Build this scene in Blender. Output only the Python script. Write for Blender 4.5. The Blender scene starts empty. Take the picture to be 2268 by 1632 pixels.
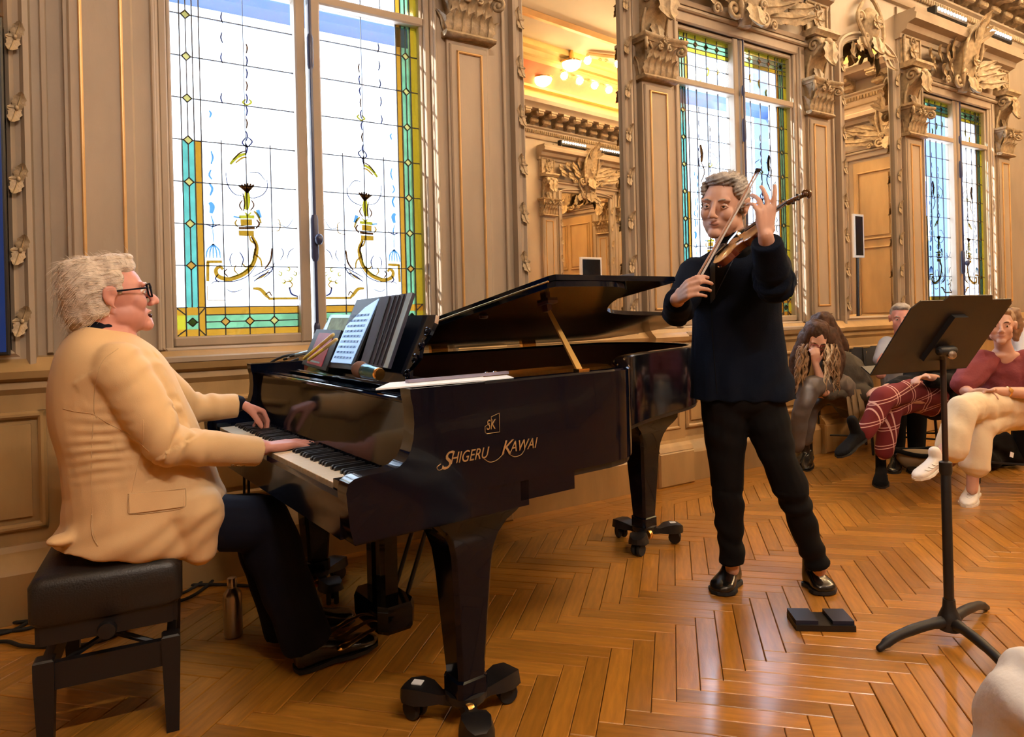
import bpy, bmesh, math, random
from mathutils import Vector, Matrix, noise
random.seed(7)
V = Vector
PI = math.pi
# ------------------------------------------------------------------ camera
F, TH, H = 1500.0, 0.025, 1.22
cT, sT = math.cos(TH), math.sin(TH)
scene = bpy.context.scene
COL = scene.collection
cam_d = bpy.data.cameras.new('camera'); cam = bpy.data.objects.new('camera', cam_d); COL.objects.link(cam)
cam_d.sensor_fit = 'HORIZONTAL'; cam_d.sensor_width = 36.0
cam_d.lens = F / 2268 * 36
cam_d.clip_start = 0.05; cam_d.clip_end = 200
# principal point sits 121 px above the middle of the (cropped) frame
cam_d.shift_y = -121.0 / 2268; cam_d.shift_x = 0
right = V((cT, 0, -sT)); up = V((sT, 0, cT)); back = V((0, -1, 0))
cam.matrix_world = Matrix.Translation((0, 0, H)) @ Matrix((right, up, back)).transposed().to_4x4()
scene.camera = cam
# ------------------------------------------------------------------ world, sun, exposure
W = bpy.data.worlds.new('sky'); scene.world = W; W.use_nodes = True
nt = W.node_tree; bgn = nt.nodes['Background']
bgn.inputs['Color'].default_value = (0.62, 0.78, 1.0, 1)
bgn.inputs['Strength'].default_value = 11.0
LAMP = 4.6
WARM = (1.0, 0.80, 0.50)
sun_d = bpy.data.lights.new('sun', 'SUN'); sun_d.energy = 11.0; sun_d.angle = math.radians(0.6); sun_d.color = (1.0, 0.96, 0.88)
sun = bpy.data.objects.new('sun', sun_d); COL.objects.link(sun)
sun.rotation_euler = (V((0.85083, 0.52545, 0)) * .90 + V((0.52545, -0.85083, 0)) * .225 - V((0, 0, .37))).to_track_quat('-Z', 'Y').to_euler()
scene.view_settings.view_transform = 'Standard'
scene.view_settings.look = 'None'
scene.view_settings.exposure = 0.54
scene.view_settings.gamma = 1.0
scene.view_settings.use_curve_mapping = False
scene.cycles.max_bounces = 7
scene.cycles.use_adaptive_sampling = True
scene.cycles.adaptive_threshold = 0.09
scene.cycles.adaptive_min_samples = 24
scene.cycles.diffuse_bounces = 3
scene.cycles.glossy_bounces = 4
scene.cycles.transmission_bounces = 6
scene.cycles.transparent_max_bounces = 14
scene.cycles.sample_clamp_indirect = 6.0
scene.cycles.caustics_reflective = False
scene.cycles.caustics_refractive = False

# ------------------------------------------------------------------ frames
def uv(x, y):
    dx, dy = x - 1134, y - 695
    return dx * cT - dy * sT, dx * sT + dy * cT
def CP(x, y, Y):
    u, v = uv(x, y); return V((Y * u / F, Y, H - Y * v / F))
def GP(x, y, z=0.0):
    u, v = uv(x, y); Y = (H - z) * F / v; return V((Y * u / F, Y, z))
A0 = V((-1.61945, 3.19823, 0)); TW = V((0.85083, 0.52545, 0)); NW = V((0.52545, -0.85083, 0))
def WSZ(x, y, d=0.0):
    u, v = uv(x, y)
    Y = (d + A0.x * NW.x + A0.y * NW.y) / (u / F * NW.x + NW.y)
    P = V((Y * u / F, Y, H - Y * v / F)); q = P - A0
    return q.dot(TW), P.z
class Frame:
    def __init__(s, o, t, n): s.o, s.t, s.n = V(o), V(t), V(n)
    def __call__(s, a, d, z): return s.o + s.t * a + s.n * d + V((0, 0, z))
    def mat(s):
        return Matrix.Translation(s.o) @ Matrix((s.t, s.n, V((0, 0, 1)))).transposed().to_4x4()
FW = Frame(A0, TW, NW)
tO = V((math.cos(math.radians(24)), math.sin(math.radians(24)), 0)); nO = V((-tO.y, tO.x, 0))
FO = Frame((6.485, 1.444, 0), tO, nO)
FE = Frame(FW(9.2, 0, 0), NW, -TW)
FL = Frame(FW(-4.0, 0, 0), NW, TW)
PM = V((-0.534, 2.52, 0)); PT = V((0.804, 0.5946, 0)); PB = V((-0.5946, 0.804, 0))
FP = Frame(PM, PT, PB)
def PQ(x, y, q):
    u, v = uv(x, y); r = u / F
    mx, my = PM.x + q * PB.x, PM.y + q * PB.y
    p = (r * my - mx) / (PT.x - r * PT.y); Y = my + p * PT.y
    return V((r * Y, Y, H - Y * v / F))

# ------------------------------------------------------------------ materials
MATS = {}
def mat(name, col, rough=0.5, metal=0.0, coat=0.0, var=0.0, vscale=8.0, bump=0.0, bscale=60.0, emit=None, estr=0.0,
        stretch=(1, 1, 1), col2=None, spec=0.5, rand=0.0, sheen=0.0, alpha=None, coat_rough=0.05):
    if name in MATS: return MATS[name]
    m = bpy.data.materials.new(name); m.use_nodes = True; MATS[name] = m
    t = m.node_tree; b = t.nodes['Principled BSDF']
    b.inputs['Base Color'].default_value = (*col, 1); b.inputs['Roughness'].default_value = rough
    b.inputs['Metallic'].default_value = metal; b.inputs['Coat Weight'].default_value = coat
    b.inputs['Coat Roughness'].default_value = coat_rough
    b.inputs['Specular IOR Level'].default_value = spec
    if sheen: b.inputs['Sheen Weight'].default_value = sheen
    if emit: b.inputs['Emission Color'].default_value = (*emit, 1); b.inputs['Emission Strength'].default_value = estr
    if var or bump or rand:
        tc = t.nodes.new('ShaderNodeTexCoord'); mp = t.nodes.new('ShaderNodeMapping')
        mp.inputs['Scale'].default_value = stretch; t.links.new(tc.outputs['Object'], mp.inputs['Vector'])
    if var or col2:
        n = t.nodes.new('ShaderNodeTexNoise'); n.inputs['Scale'].default_value = vscale; n.inputs['Detail'].default_value = 6
        t.links.new(mp.outputs['Vector'], n.inputs['Vector'])
        r = t.nodes.new('ShaderNodeValToRGB'); r.color_ramp.elements[0].position = 0.3; r.color_ramp.elements[1].position = 0.72
        c2 = col2 or tuple(min(1, c * (1 + var)) for c in col)
        c1 = col if col2 else tuple(c * (1 - var) for c in col)
        r.color_ramp.elements[0].color = (*c1, 1); r.color_ramp.elements[1].color = (*c2, 1)
        t.links.new(n.outputs['Fac'], r.inputs['Fac']); out = r.outputs['Color']
        if rand:
            g = t.nodes.new('ShaderNodeNewGeometry'); oi = t.nodes.new('ShaderNodeObjectInfo')
            ad = t.nodes.new('ShaderNodeMath'); ad.operation = 'ADD'
            t.links.new(g.outputs['Random Per Island'], ad.inputs[0]); t.links.new(oi.outputs['Random'], ad.inputs[1])
            fr = t.nodes.new('ShaderNodeMath'); fr.operation = 'FRACT'; t.links.new(ad.outputs[0], fr.inputs[0])
            mr = t.nodes.new('ShaderNodeMapRange'); mr.inputs['To Min'].default_value = 1 - rand; mr.inputs['To Max'].default_value = 1 + rand
            t.links.new(fr.outputs[0], mr.inputs['Value'])
            mx = t.nodes.new('ShaderNodeVectorMath'); mx.operation = 'SCALE'
            t.links.new(out, mx.inputs[0]); t.links.new(mr.outputs['Result'], mx.inputs['Scale']); out = mx.outputs['Vector']
        t.links.new(out, b.inputs['Base Color'])
    if bump:
        n2 = t.nodes.new('ShaderNodeTexNoise'); n2.inputs['Scale'].default_value = bscale; n2.inputs['Detail'].default_value = 4
        t.links.new(mp.outputs['Vector'], n2.inputs['Vector'])
        bp = t.nodes.new('ShaderNodeBump'); bp.inputs['Strength'].default_value = bump; bp.inputs['Distance'].default_value = 0.01
        t.links.new(n2.outputs['Fac'], bp.inputs['Height']); t.links.new(bp.outputs['Normal'], b.inputs['Normal'])
    return m
def glassmat(name, col, gloss=0.06, diffuse=0.0, pattern=0.0):
    m = bpy.data.materials.new(name); m.use_nodes = True; MATS[name] = m
    t = m.node_tree; t.nodes.remove(t.nodes['Principled BSDF']); o = t.nodes['Material Output']
    tr = t.nodes.new('ShaderNodeBsdfTransparent'); tr.inputs['Color'].default_value = (*col, 1)
    if pattern:
        tc = t.nodes.new('ShaderNodeTexCoord'); n = t.nodes.new('ShaderNodeTexNoise'); n.inputs['Scale'].default_value = 14
        t.links.new(tc.outputs['Object'], n.inputs['Vector']); r = t.nodes.new('ShaderNodeValToRGB')
        r.color_ramp.elements[0].color = (*[c * (1 - pattern) for c in col], 1); r.color_ramp.elements[1].color = (*[min(1, c * (1 + pattern) + .08 * pattern) for c in col], 1)
        t.links.new(n.outputs['Fac'], r.inputs['Fac']); t.links.new(r.outputs['Color'], tr.inputs['Color'])
    g = t.nodes.new('ShaderNodeBsdfGlossy'); g.inputs['Roughness'].default_value = 0.05
    mx = t.nodes.new('ShaderNodeMixShader'); mx.inputs[0].default_value = gloss
    t.links.new(tr.outputs[0], mx.inputs[1]); t.links.new(g.outputs[0], mx.inputs[2]); last = mx
    if diffuse:
        tl = t.nodes.new('ShaderNodeBsdfTranslucent'); tl.inputs['Color'].default_value = (*col, 1)
        m2 = t.nodes.new('ShaderNodeMixShader'); m2.inputs[0].default_value = diffuse
        t.links.new(last.outputs[0], m2.inputs[1]); t.links.new(tl.outputs[0], m2.inputs[2]); last = m2
    t.links.new(last.outputs[0], o.inputs['Surface']); return m
def plaid(name):
    m = bpy.data.materials.new(name); m.use_nodes = True; MATS[name] = m
    t = m.node_tree; b = t.nodes['Principled BSDF']; b.inputs['Roughness'].default_value = 0.9
    tc = t.nodes.new('ShaderNodeUVMap'); sp = t.nodes.new('ShaderNodeSeparateXYZ'); t.links.new(tc.outputs[0], sp.inputs[0])
    outs = []
    for ax, freq, offs in (('X', 1.0, (0.0, 0.16)), ('Y', 1.0, (0.0, 0.16))):
        for o in offs:
            a = t.nodes.new('ShaderNodeMath'); a.operation = 'ADD'; a.inputs[1].default_value = o; t.links.new(sp.outputs[ax], a.inputs[0])
            f = t.nodes.new('ShaderNodeMath'); f.operation = 'FRACT'; t.links.new(a.outputs[0], f.inputs[0])
            l = t.nodes.new('ShaderNodeMath'); l.operation = 'LESS_THAN'; l.inputs[1].default_value = 0.045; t.links.new(f.outputs[0], l.inputs[0]); outs.append(l)
    cur = outs[0]
    for o in outs[1:]:
        x = t.nodes.new('ShaderNodeMath'); x.operation = 'MAXIMUM'; t.links.new(cur.outputs[0], x.inputs[0]); t.links.new(o.outputs[0], x.inputs[1]); cur = x
    mx = t.nodes.new('ShaderNodeMix'); mx.data_type = 'RGBA'
    mx.inputs[6].default_value = (0.16, 0.012, 0.015, 1); mx.inputs[7].default_value = (0.75, 0.45, 0.38, 1)
    t.links.new(cur.outputs[0], mx.inputs[0]); t.links.new(mx.outputs[2], b.inputs['Base Color'])
    return m

M_wall = mat('painted_panelling', (0.38, 0.285, 0.20), 0.55, var=0.16, vscale=3.0, bump=0.12, bscale=30, stretch=(1, 1, .35))
M_dado = mat('grained_dado_paint', (0.40, 0.245, 0.10), 0.45, var=0.2, vscale=5, bump=0.1, bscale=40, stretch=(1, 1, .3))
M_carve = mat('carved_ornament_paint', (0.38, 0.27, 0.155), 0.5, var=0.35, vscale=25, bump=0.3, bscale=80)
M_gilt = mat('gilded_fillet', (0.62, 0.36, 0.14), 0.38, metal=0.35, var=0.1)
M_cream = mat('cream_ceiling_plaster', (0.80, 0.68, 0.46), 0.7, var=0.08, vscale=1.2)
M_red = mat('red_cove_paint', (0.62, 0.20, 0.09), 0.7, var=0.25, vscale=3)
M_yel = mat('yellow_cove_paint', (0.72, 0.50, 0.16), 0.6, var=0.12, vscale=4)
M_floorwood = mat('oak_parquet', (0.42, 0.175, 0.024), 0.30, var=0.22, vscale=7, bump=0.08, bscale=30, stretch=(1, 9, 1), rand=0.22, coat=0.55, coat_rough=0.13)
M_gap = mat('parquet_joint_dirt', (0.06, 0.02, 0.008), 0.8)
M_blackgloss = mat('polished_black_lacquer', (0.0016, 0.0028, 0.0085), 0.10, coat=0.12, coat_rough=0.02, spec=0.22)
M_blacksatin = mat('satin_black_paint', (0.008, 0.007, 0.008), 0.42)
M_stand = mat('black_powder_coat', (0.012, 0.011, 0.012), 0.5)
M_brass = mat('polished_brass', (0.85, 0.48, 0.14), 0.22, metal=1.0)
M_goldletter = mat('gold_lettering', (0.50, 0.33, 0.16), 0.35, metal=0.6)
M_ivory = mat('ivory_key_top', (0.80, 0.68, 0.50), 0.3, coat=0.4)
M_keyblack = mat('ebony_key', (0.006, 0.006, 0.008), 0.3)
M_felt = mat('red_felt', (0.20, 0.015, 0.02), 0.9)
M_inner = mat('mahogany_inner_rim', (0.10, 0.025, 0.016), 0.3, coat=0.5)
M_plate = mat('bronze_iron_plate', (0.55, 0.33, 0.12), 0.35, metal=0.8)
M_steel = mat('brushed_steel', (0.55, 0.45, 0.36), 0.3, metal=1.0, var=0.08)
M_chrome = mat('chrome', (0.8, 0.8, 0.82), 0.12, metal=1.0)
M_rubber = mat('black_rubber', (0.01, 0.01, 0.011), 0.7)
M_leather = mat('black_leatherette', (0.014, 0.011, 0.010), 0.42, bump=0.15, bscale=200)
M_shoe = mat('black_shoe_leather', (0.007, 0.006, 0.006), 0.25, coat=0.4)
M_lead = mat('lead_came', (0.03, 0.03, 0.04), 0.5)
M_iron = mat('blue_black_window_iron', (0.03, 0.035, 0.09), 0.4)
M_skin = mat('skin', (0.62, 0.345, 0.245), 0.5, var=0.10, vscale=14)
M_skin2 = mat('ruddy_skin', (0.62, 0.27, 0.21), 0.5, var=0.12, vscale=12)
M_lip = mat('lip', (0.60, 0.29, 0.22), 0.45)
M_whitehair = mat('white_hair', (0.66, 0.54, 0.44), 0.7, var=0.2, vscale=30, bump=0.5, bscale=90, stretch=(1, 1, 3))
M_greyhair = mat('silver_hair', (0.33, 0.29, 0.26), 0.55, var=0.45, vscale=35, bump=0.5, bscale=90)
M_brownhair = mat('brown_hair', (0.060, 0.026, 0.013), 0.7, var=0.5, vscale=25, bump=0.3, bscale=70, spec=.2)
M_lockhair = mat('light_brown_hair_locks', (0.26, 0.15, 0.07), 0.5, var=0.5, vscale=30)
M_eye = mat('eye_white', (0.75, 0.7, 0.66), 0.2)
M_iris = mat('dark_iris', (0.03, 0.02, 0.015), 0.15)
M_jacket = mat('cream_linen', (0.72, 0.47, 0.235), 0.85, var=0.05, vscale=5, bump=0.07, bscale=420, sheen=0.1)
M_seam = mat('cream_linen_seam', (0.56, 0.37, 0.19), 0.9)
M_navytr = mat('dark_navy_trouser_cloth', (0.003, 0.004, 0.012), 0.85, spec=.2)
M_suit = mat('dark_navy_suit_cloth', (0.0028, 0.0055, 0.014), 0.9, bump=0.2, bscale=300, spec=.15)
M_blackcloth = mat('black_cloth', (0.004, 0.0035, 0.004), 0.9, spec=.2)
M_olive = mat('dark_olive_top', (0.055, 0.042, 0.028), 0.85, bump=0.2, bscale=60)
M_greyjean = mat('faded_grey_jeans', (0.10, 0.075, 0.062), 0.85, var=0.2, vscale=12)
M_maroon = mat('maroon_blouse', (0.22, 0.035, 0.040), 0.8, bump=0.25, bscale=70)
M_creamtr = mat('cream_trousers', (0.76, 0.62, 0.42), 0.85, bump=0.15, bscale=50)
M_white = mat('white_cotton', (0.78, 0.74, 0.70), 0.85, bump=0.15, bscale=80)
M_whiteshoe = mat('white_trainer', (0.82, 0.76, 0.68), 0.5)
M_khaki = mat('khaki_cloth', (0.30, 0.20, 0.10), 0.9)
M_paper = mat('white_paper', (0.82, 0.84, 0.88), 0.6)
M_plaid = plaid('red_tartan')
M_violin = mat('red_brown_violin_varnish', (0.17, 0.035, 0.015), 0.22, coat=0.8)
M_vtop = mat('golden_spruce_varnish', (0.55, 0.27, 0.09), 0.25, coat=0.8, var=0.15, vscale=30, stretch=(1, 8, 1))
M_bow = mat('bow_stick', (0.55, 0.33, 0.22), 0.3)
M_bowhair = mat('bow_hair', (0.75, 0.65, 0.52), 0.6)
M_mirror = mat('mirror_silvering', (0.88, 0.80, 0.66), 0.012, metal=1.0)
M_exterior = mat('pale_stone_facade', (0.78, 0.78, 0.76), 0.8)
M_extband = mat('blue_grey_gutter', (0.02, 0.045, 0.11), 0.6)
M_screen = mat('deep_blue_screen', (0.003, 0.012, 0.06), 0.3, emit=(0.004, 0.02, 0.10), estr=0.6)
M_led = mat('led_lens', (1, 1, 1), 0.3, emit=(1.0, 0.95, 0.88), estr=9)
M_bulb = mat('lit_globe_bulb', (1, 1, 1), 0.3, emit=(1.0, 0.80, 0.45), estr=16)
G_clear = glassmat('clear_leaded_glass', (0.96, 0.97, 0.98))
G_teal = glassmat('teal_glass', (0.17, 0.33, 0.29), pattern=0.25)
G_green = glassmat('pale_green_glass', (0.21, 0.32, 0.22), pattern=0.25)
G_orange = glassmat('amber_glass', (0.36, 0.235, 0.06), pattern=0.2)
G_yellow = glassmat('yellow_glass', (0.37, 0.33, 0.07), pattern=0.2)
G_gold = glassmat('gold_stain_paint', (0.36, 0.25, 0.07), 0.02)
G_brown = glassmat('brown_vitreous_paint', (0.16, 0.09, 0.04), 0.02)
G_blue = glassmat('blue_vitreous_paint', (0.18, 0.30, 0.40), 0.02)
G_grey = glassmat('grey_vitreous_paint', (0.10, 0.10, 0.18), 0.02)
M_lens = glassmat('spectacle_lens', (0.9, 0.92, 0.95), 0.12)

# ------------------------------------------------------------------ mesh builder
class MB:
    def __init__(s): s.v, s.f, s.m, s.uv = [], [], [], None
    def add(s, vs, fs, mi=0):
        o = len(s.v); s.v += [V(v) for v in vs]; s.f += [[i + o for i in f] for f in fs]; s.m += [mi] * len(fs); return s
    def box(s, c, size, R=None, mi=0):
        hx, hy, hz = size[0] / 2, size[1] / 2, size[2] / 2; c = V(c)
        vs = [V((x, y, z)) for x in (-hx, hx) for y in (-hy, hy) for z in (-hz, hz)]
        if R is not None: vs = [R @ v for v in vs]
        return s.add([c + v for v in vs], [(0, 1, 3, 2), (4, 6, 7, 5), (0, 4, 5, 1), (2, 3, 7, 6), (0, 2, 6, 4), (1, 5, 7, 3)], mi)
    def fbox(s, fr, a0, a1, d0, d1, z0, z1, mi=0, bev=0.0):
        if bev and min(a1 - a0, d1 - d0, z1 - z0) > 2.2 * bev:
            rings = []
            for d, b in ((d0, 0), (d1 - bev, 0), (d1, bev)):
                rings.append([fr(a0 + b, d, z0 + b), fr(a1 - b, d, z0 + b), fr(a1 - b, d, z1 - b), fr(a0 + b, d, z1 - b)])
            return s.rings(rings, mi=mi)
        vs = [fr(a, d, z) for a in (a0, a1) for d in (d0, d1) for z in (z0, z1)]
        return s.add(vs, [(0, 1, 3, 2), (4, 6, 7, 5), (0, 4, 5, 1), (2, 3, 7, 6), (0, 2, 6, 4), (1, 5, 7, 3)], mi)
    def rings(s, R, mi=0, close=True, cap=True):
        n = len(R[0]); vs = [p for r in R for p in r]; fs = []
        for i in range(len(R) - 1):
            for j in range(n if close else n - 1):
                k = (j + 1) % n; fs.append((i * n + j, i * n + k, (i + 1) * n + k, (i + 1) * n + j))
        if cap: fs.append(tuple(range(n))); fs.append(tuple((len(R) - 1) * n + j for j in range(n)))
        return s.add(vs, fs, mi)
    def tube(s, pts, r, seg=8, mi=0, flat=1.0, updir=None, round_ends=True):
        pts = [V(p) for p in pts]; n = len(pts)
        if not hasattr(r, '__len__'): r = [r] * n
        R = []; prev = None
        for i, p in enumerate(pts):
            d = (pts[min(i + 1, n - 1)] - pts[max(i - 1, 0)])
            d = d.normalized() if d.length > 1e-9 else V((0, 0, 1))
            if updir is not None: x = V(updir) - d * d.dot(V(updir))
            elif prev is None: x = d.orthogonal()
            else: x = prev - d * d.dot(prev)
            if x.length < 1e-6: x = d.orthogonal()
            x.normalize(); prev = x; y = d.cross(x)
            if round_ends and i == 0:
                for k in (0.35, 0.8): R.append([p - d * r[0] * math.sqrt(1 - k * k) * .9 + (x * math.cos(a) * flat + y * math.sin(a)) * r[0] * k for a in [2 * PI * j / seg for j in range(seg)]])
            R.append([p + (x * math.cos(a) * flat + y * math.sin(a)) * r[i] for a in [2 * PI * j / seg for j in range(seg)]])
            if round_ends and i == n - 1:
                for k in (0.8, 0.35): R.append([p + d * r[-1] * math.sqrt(1 - k * k) * .9 + (x * math.cos(a) * flat + y * math.sin(a)) * r[-1] * k for a in [2 * PI * j / seg for j in range(seg)]])
        return s.rings(R, mi)
    def ell(s, c, rad, R=None, seg=14, rg=9, mi=0):
        c = V(c); rings = []
        for i in range(1, rg):
            a = PI * i / rg; ring = []
            for j in range(seg):
                b = 2 * PI * j / seg
                v = V((rad[0] * math.sin(a) * math.cos(b), rad[1] * math.sin(a) * math.sin(b), rad[2] * math.cos(a)))
                ring.append(c + (R @ v if R is not None else v))
            rings.append(ring)
        return s.rings(rings, mi)
    def lathe(s, prof, c, ax=None, seg=20, mi=0):
        c = V(c); ax = V(ax or (0, 0, 1)).normalized(); x = ax.orthogonal().normalized(); y = ax.cross(x)
        return s.rings([[c + ax * h + (x * math.cos(a) + y * math.sin(a)) * r for a in [2 * PI * j / seg for j in range(seg)]] for r, h in prof], mi)
    def prism(s, poly, fn, h0, h1, mi=0):
        return s.rings([[fn(a, b, h0) for a, b in poly], [fn(a, b, h1) for a, b in poly]], mi)
    def profile(s, fr, prof, a0, a1, mi=0):       # prof: (d, z) list run along the wall
        R = []
        for a, e in ((a0, -1), (a1, 1)):
            R.append([fr(a, d, z) for d, z in prof])
        return s.rings(R, mi)
def wm(o):
    if o is None: return Matrix.Identity(4)
    return wm(o.parent) @ o.matrix_basis
def obj(name, mb, material, parent=None, smooth=False, label=None, kind=None):
    me = bpy.data.meshes.new(name)
    inv = wm(parent).inverted()
    me.from_pydata([inv @ v for v in mb.v], [], mb.f)
    for m in (material if isinstance(material, (list, tuple)) else [material]): me.materials.append(m)
    if any(mb.m): me.polygons.foreach_set('material_index', mb.m)
    bm = bmesh.new(); bm.from_mesh(me); bmesh.ops.recalc_face_normals(bm, faces=bm.faces); bm.to_mesh(me); bm.free()
    if smooth: me.shade_smooth() if smooth is True else me.set_sharp_from_angle(angle=smooth)
    if smooth and smooth is not True:
        me.polygons.foreach_set('use_smooth', [True] * len(me.polygons)); me.set_sharp_from_angle(angle=smooth)
    o = bpy.data.objects.new(name, me); COL.objects.link(o)
    if parent is not None: o.parent = parent
    if label: o['label'] = label
    if kind: o['kind'] = kind
    return o
def empty(name, loc, label, cat, group=None, rot=None):
    o = bpy.data.objects.new(name, None); COL.objects.link(o); o.empty_display_size = 0.05
    o.matrix_basis = Matrix.Translation(V(loc)) @ (rot.to_4x4() if rot is not None else Matrix.Identity(4))
    o['label'] = label; o['category'] = cat
    if group: o['group'] = group
    return o
def top(o, label, cat, group=None):
    o['label'] = label; o['category'] = cat
    if group: o['group'] = group
    return o
def struct(name, mb, m, smooth=False): return obj(name, mb, m, None, smooth, kind='structure')
def inst(name, src_mesh, parent, M):
    o = bpy.data.objects.new(name, src_mesh); COL.objects.link(o)
    if parent is not None: o.parent = parent
    o.matrix_basis = M; return o
def copy_tree(o, parent=None):
    c = o.copy(); COL.objects.link(c)
    if parent is not None: c.parent = parent
    for ch in list(o.children): copy_tree(ch, c)
    return c
def spline(pts, n=6):
    pts = [V(p) for p in pts]; out = []
    P = [pts[0] * 2 - pts[1]] + pts + [pts[-1] * 2 - pts[-2]]
    for i in range(1, len(P) - 2):
        for k in range(n):
            t = k / n; a, b, c, d = P[i - 1], P[i], P[i + 1], P[i + 2]
            out.append(0.5 * ((2 * b) + (c - a) * t + (2 * a - 5 * b + 4 * c - d) * t * t + (3 * b - a - 3 * c + d) * t ** 3))
    out.append(pts[-1]); return out
def blob(name, mb, m, parent, vox=0.006, it=6, fac=0.5, disp=None, label=None, uvf=None, matf=None):
    me = bpy.data.meshes.new('tmp'); me.from_pydata(mb.v, [], mb.f)
    bm = bmesh.new(); bm.from_mesh(me); bmesh.ops.recalc_face_normals(bm, faces=bm.faces); bm.to_mesh(me); bm.free()
    o = bpy.data.objects.new('tmp', me); COL.objects.link(o)
    r = o.modifiers.new('r', 'REMESH'); r.mode = 'VOXEL'; r.voxel_size = vox; r.adaptivity = 0
    s = o.modifiers.new('s', 'SMOOTH'); s.factor = fac; s.iterations = it
    dg = bpy.context.evaluated_depsgraph_get(); ev = o.evaluated_get(dg); new = bpy.data.meshes.new_from_object(ev)
    bpy.data.objects.remove(o); bpy.data.meshes.remove(me)
    new.name = name
    inv = wm(parent).inverted()
    nr = [v.normal.copy() for v in new.vertices]
    for v, n in zip(new.vertices, nr):
        co = v.co.copy()
        if disp: co = co + n * disp(co, n)
        v.co = inv @ co
    new.materials.clear()
    for x in (m if isinstance(m, (list, tuple)) else [m]): new.materials.append(x)
    if matf:
        pm = wm(parent)
        for p in new.polygons: p.material_index = matf(pm @ p.center)
    else: new.polygons.foreach_set('material_index', [0] * len(new.polygons))
    if uvf:
        l = new.uv_layers.new(name='UVMap'); pm = wm(parent)
        for p in new.polygons:
            base = uvf(pm @ p.center)
            for li in p.loop_indices:
                l.data[li].uv = uvf(pm @ new.vertices[new.loops[li].vertex_index].co)
    new.polygons.foreach_set('use_smooth', [True] * len(new.polygons))
    b = bpy.data.objects.new(name, new); COL.objects.link(b)
    if parent is not None: b.parent = parent
    if label: b['label'] = label
    return b
def lerp(a, b, t): return a + (b - a) * t

# ------------------------------------------------------------------ ornament helpers
def leaf(mb, o, dirv, outv, L, w, curl=0.5, mi=0, lobes=3):
    """an acanthus leaf: scalloped, ribbed, tip curling outwards"""
    o = V(o); d = V(dirv).normalized(); n = V(outv).normalized(); s = d.cross(n).normalized()
    rings = []; N = 10; cc = max(curl, .05) * 2.4
    for i in range(N + 1):
        t = i / N; ww = w * 1.25 * (math.sin(PI * min(1, t * 0.80 + 0.20)) ** 0.7) * (1 + 0.16 * math.cos(t * 2 * lobes * PI + .6)) + .004
        if t < .5: c = o + d * (L * t) + n * (0.10 * L * math.sin(PI * t))
        else:
            a = cc * (t - .5); c = o + d * (L * (.5 + math.sin(a) / cc)) + n * (.10 * L + L * (1 - math.cos(a)) / cc * 1.5)
        th = 0.10 * w + .003; cup = .10 * w
        rings.append([c - s * ww * .5 + n * cup, c - s * ww * .28 + n * th * .9, c - s * ww * .07 + n * th * .7, c + n * th * 1.7, c + s * ww * .07 + n * th * .7, c + s * ww * .28 + n * th * .9, c + s * ww * .5 + n * cup, c + s * ww * .25 - n * th * .4, c - n * th * .5, c - s * ww * .25 - n * th * .4])
    mb.rings(rings, mi)
def scroll(mb, c, sx, sy, r, turns=1.4, tr=0.012, start=0.0, flip=1, mi=0, tail=None, seg=6):
    c = V(c); pts = []; rs = []; n = int(14 * turns)
    for i in range(n + 1):
        t = i / n; a = start + flip * 2 * PI * turns * t; rr = r * (1 - 0.82 * t)
        pts.append(c + V(sx) * math.cos(a) * rr + V(sy) * math.sin(a) * rr); rs.append(tr * (1 - 0.45 * t))
    if tail: pts = [V(p) for p in tail] + pts; rs = [tr * .5 + tr * .5 * i / len(tail) for i in range(len(tail))] + rs
    mb.tube(pts, rs, seg, mi)
    mb.ell(pts[-1], (tr * 1.4,) * 3, seg=6, rg=5, mi=mi)
def rosette(mb, c, sx, sy, n, r, mi=0):
    c = V(c)
    for i in range(6):
        a = i * PI / 3; d = V(sx) * math.cos(a) + V(sy) * math.sin(a)
        leaf(mb, c, d, n, r, r * .55, 0.5, mi, 1)
    mb.ell(c + V(n) * r * .2, (r * .22,) * 3, seg=8, rg=6, mi=mi)

# ================================================================== THE SETTING
PER = 3.37; CZ = 0.68            # bay period along the window wall, centre of the first window
WZ0, WZT, WZ1 = 1.12, 2.91, 3.33 # window bottom, transom, head
def line_x(f1, a1, f2):          # where the line of f1 (through a1, along its normal) meets f2's plane
    o = f1(a1, 0, 0); n = f1.n
    d = (f2.o - o).dot(f2.n) / n.dot(f2.n); return o + n * d
c_wr, c_wl = FW(9.2, 0, 0), FW(-4.0, 0, 0)
c_or, c_ol = line_x(FW, 9.2, FO), line_x(FW, -4.0, FO)
ZC = 5.35
# floor base under the parquet, ceiling
mb = MB(); mb.rings([[V((p.x, p.y, z)) for p in (c_wl, c_wr, c_or, c_ol)] for z in (-0.30, -0.012)])
floor = struct('floor', mb, M_gap)
mb = MB(); mb.rings([[V((p.x, p.y, z)) for p in (c_wl, c_wr, c_or, c_ol)] for z in (ZC, ZC + .12)])
ceiling = struct('ceiling', mb, M_cream)

def ceilpaint():
    mb = MB()
    return mb

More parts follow.
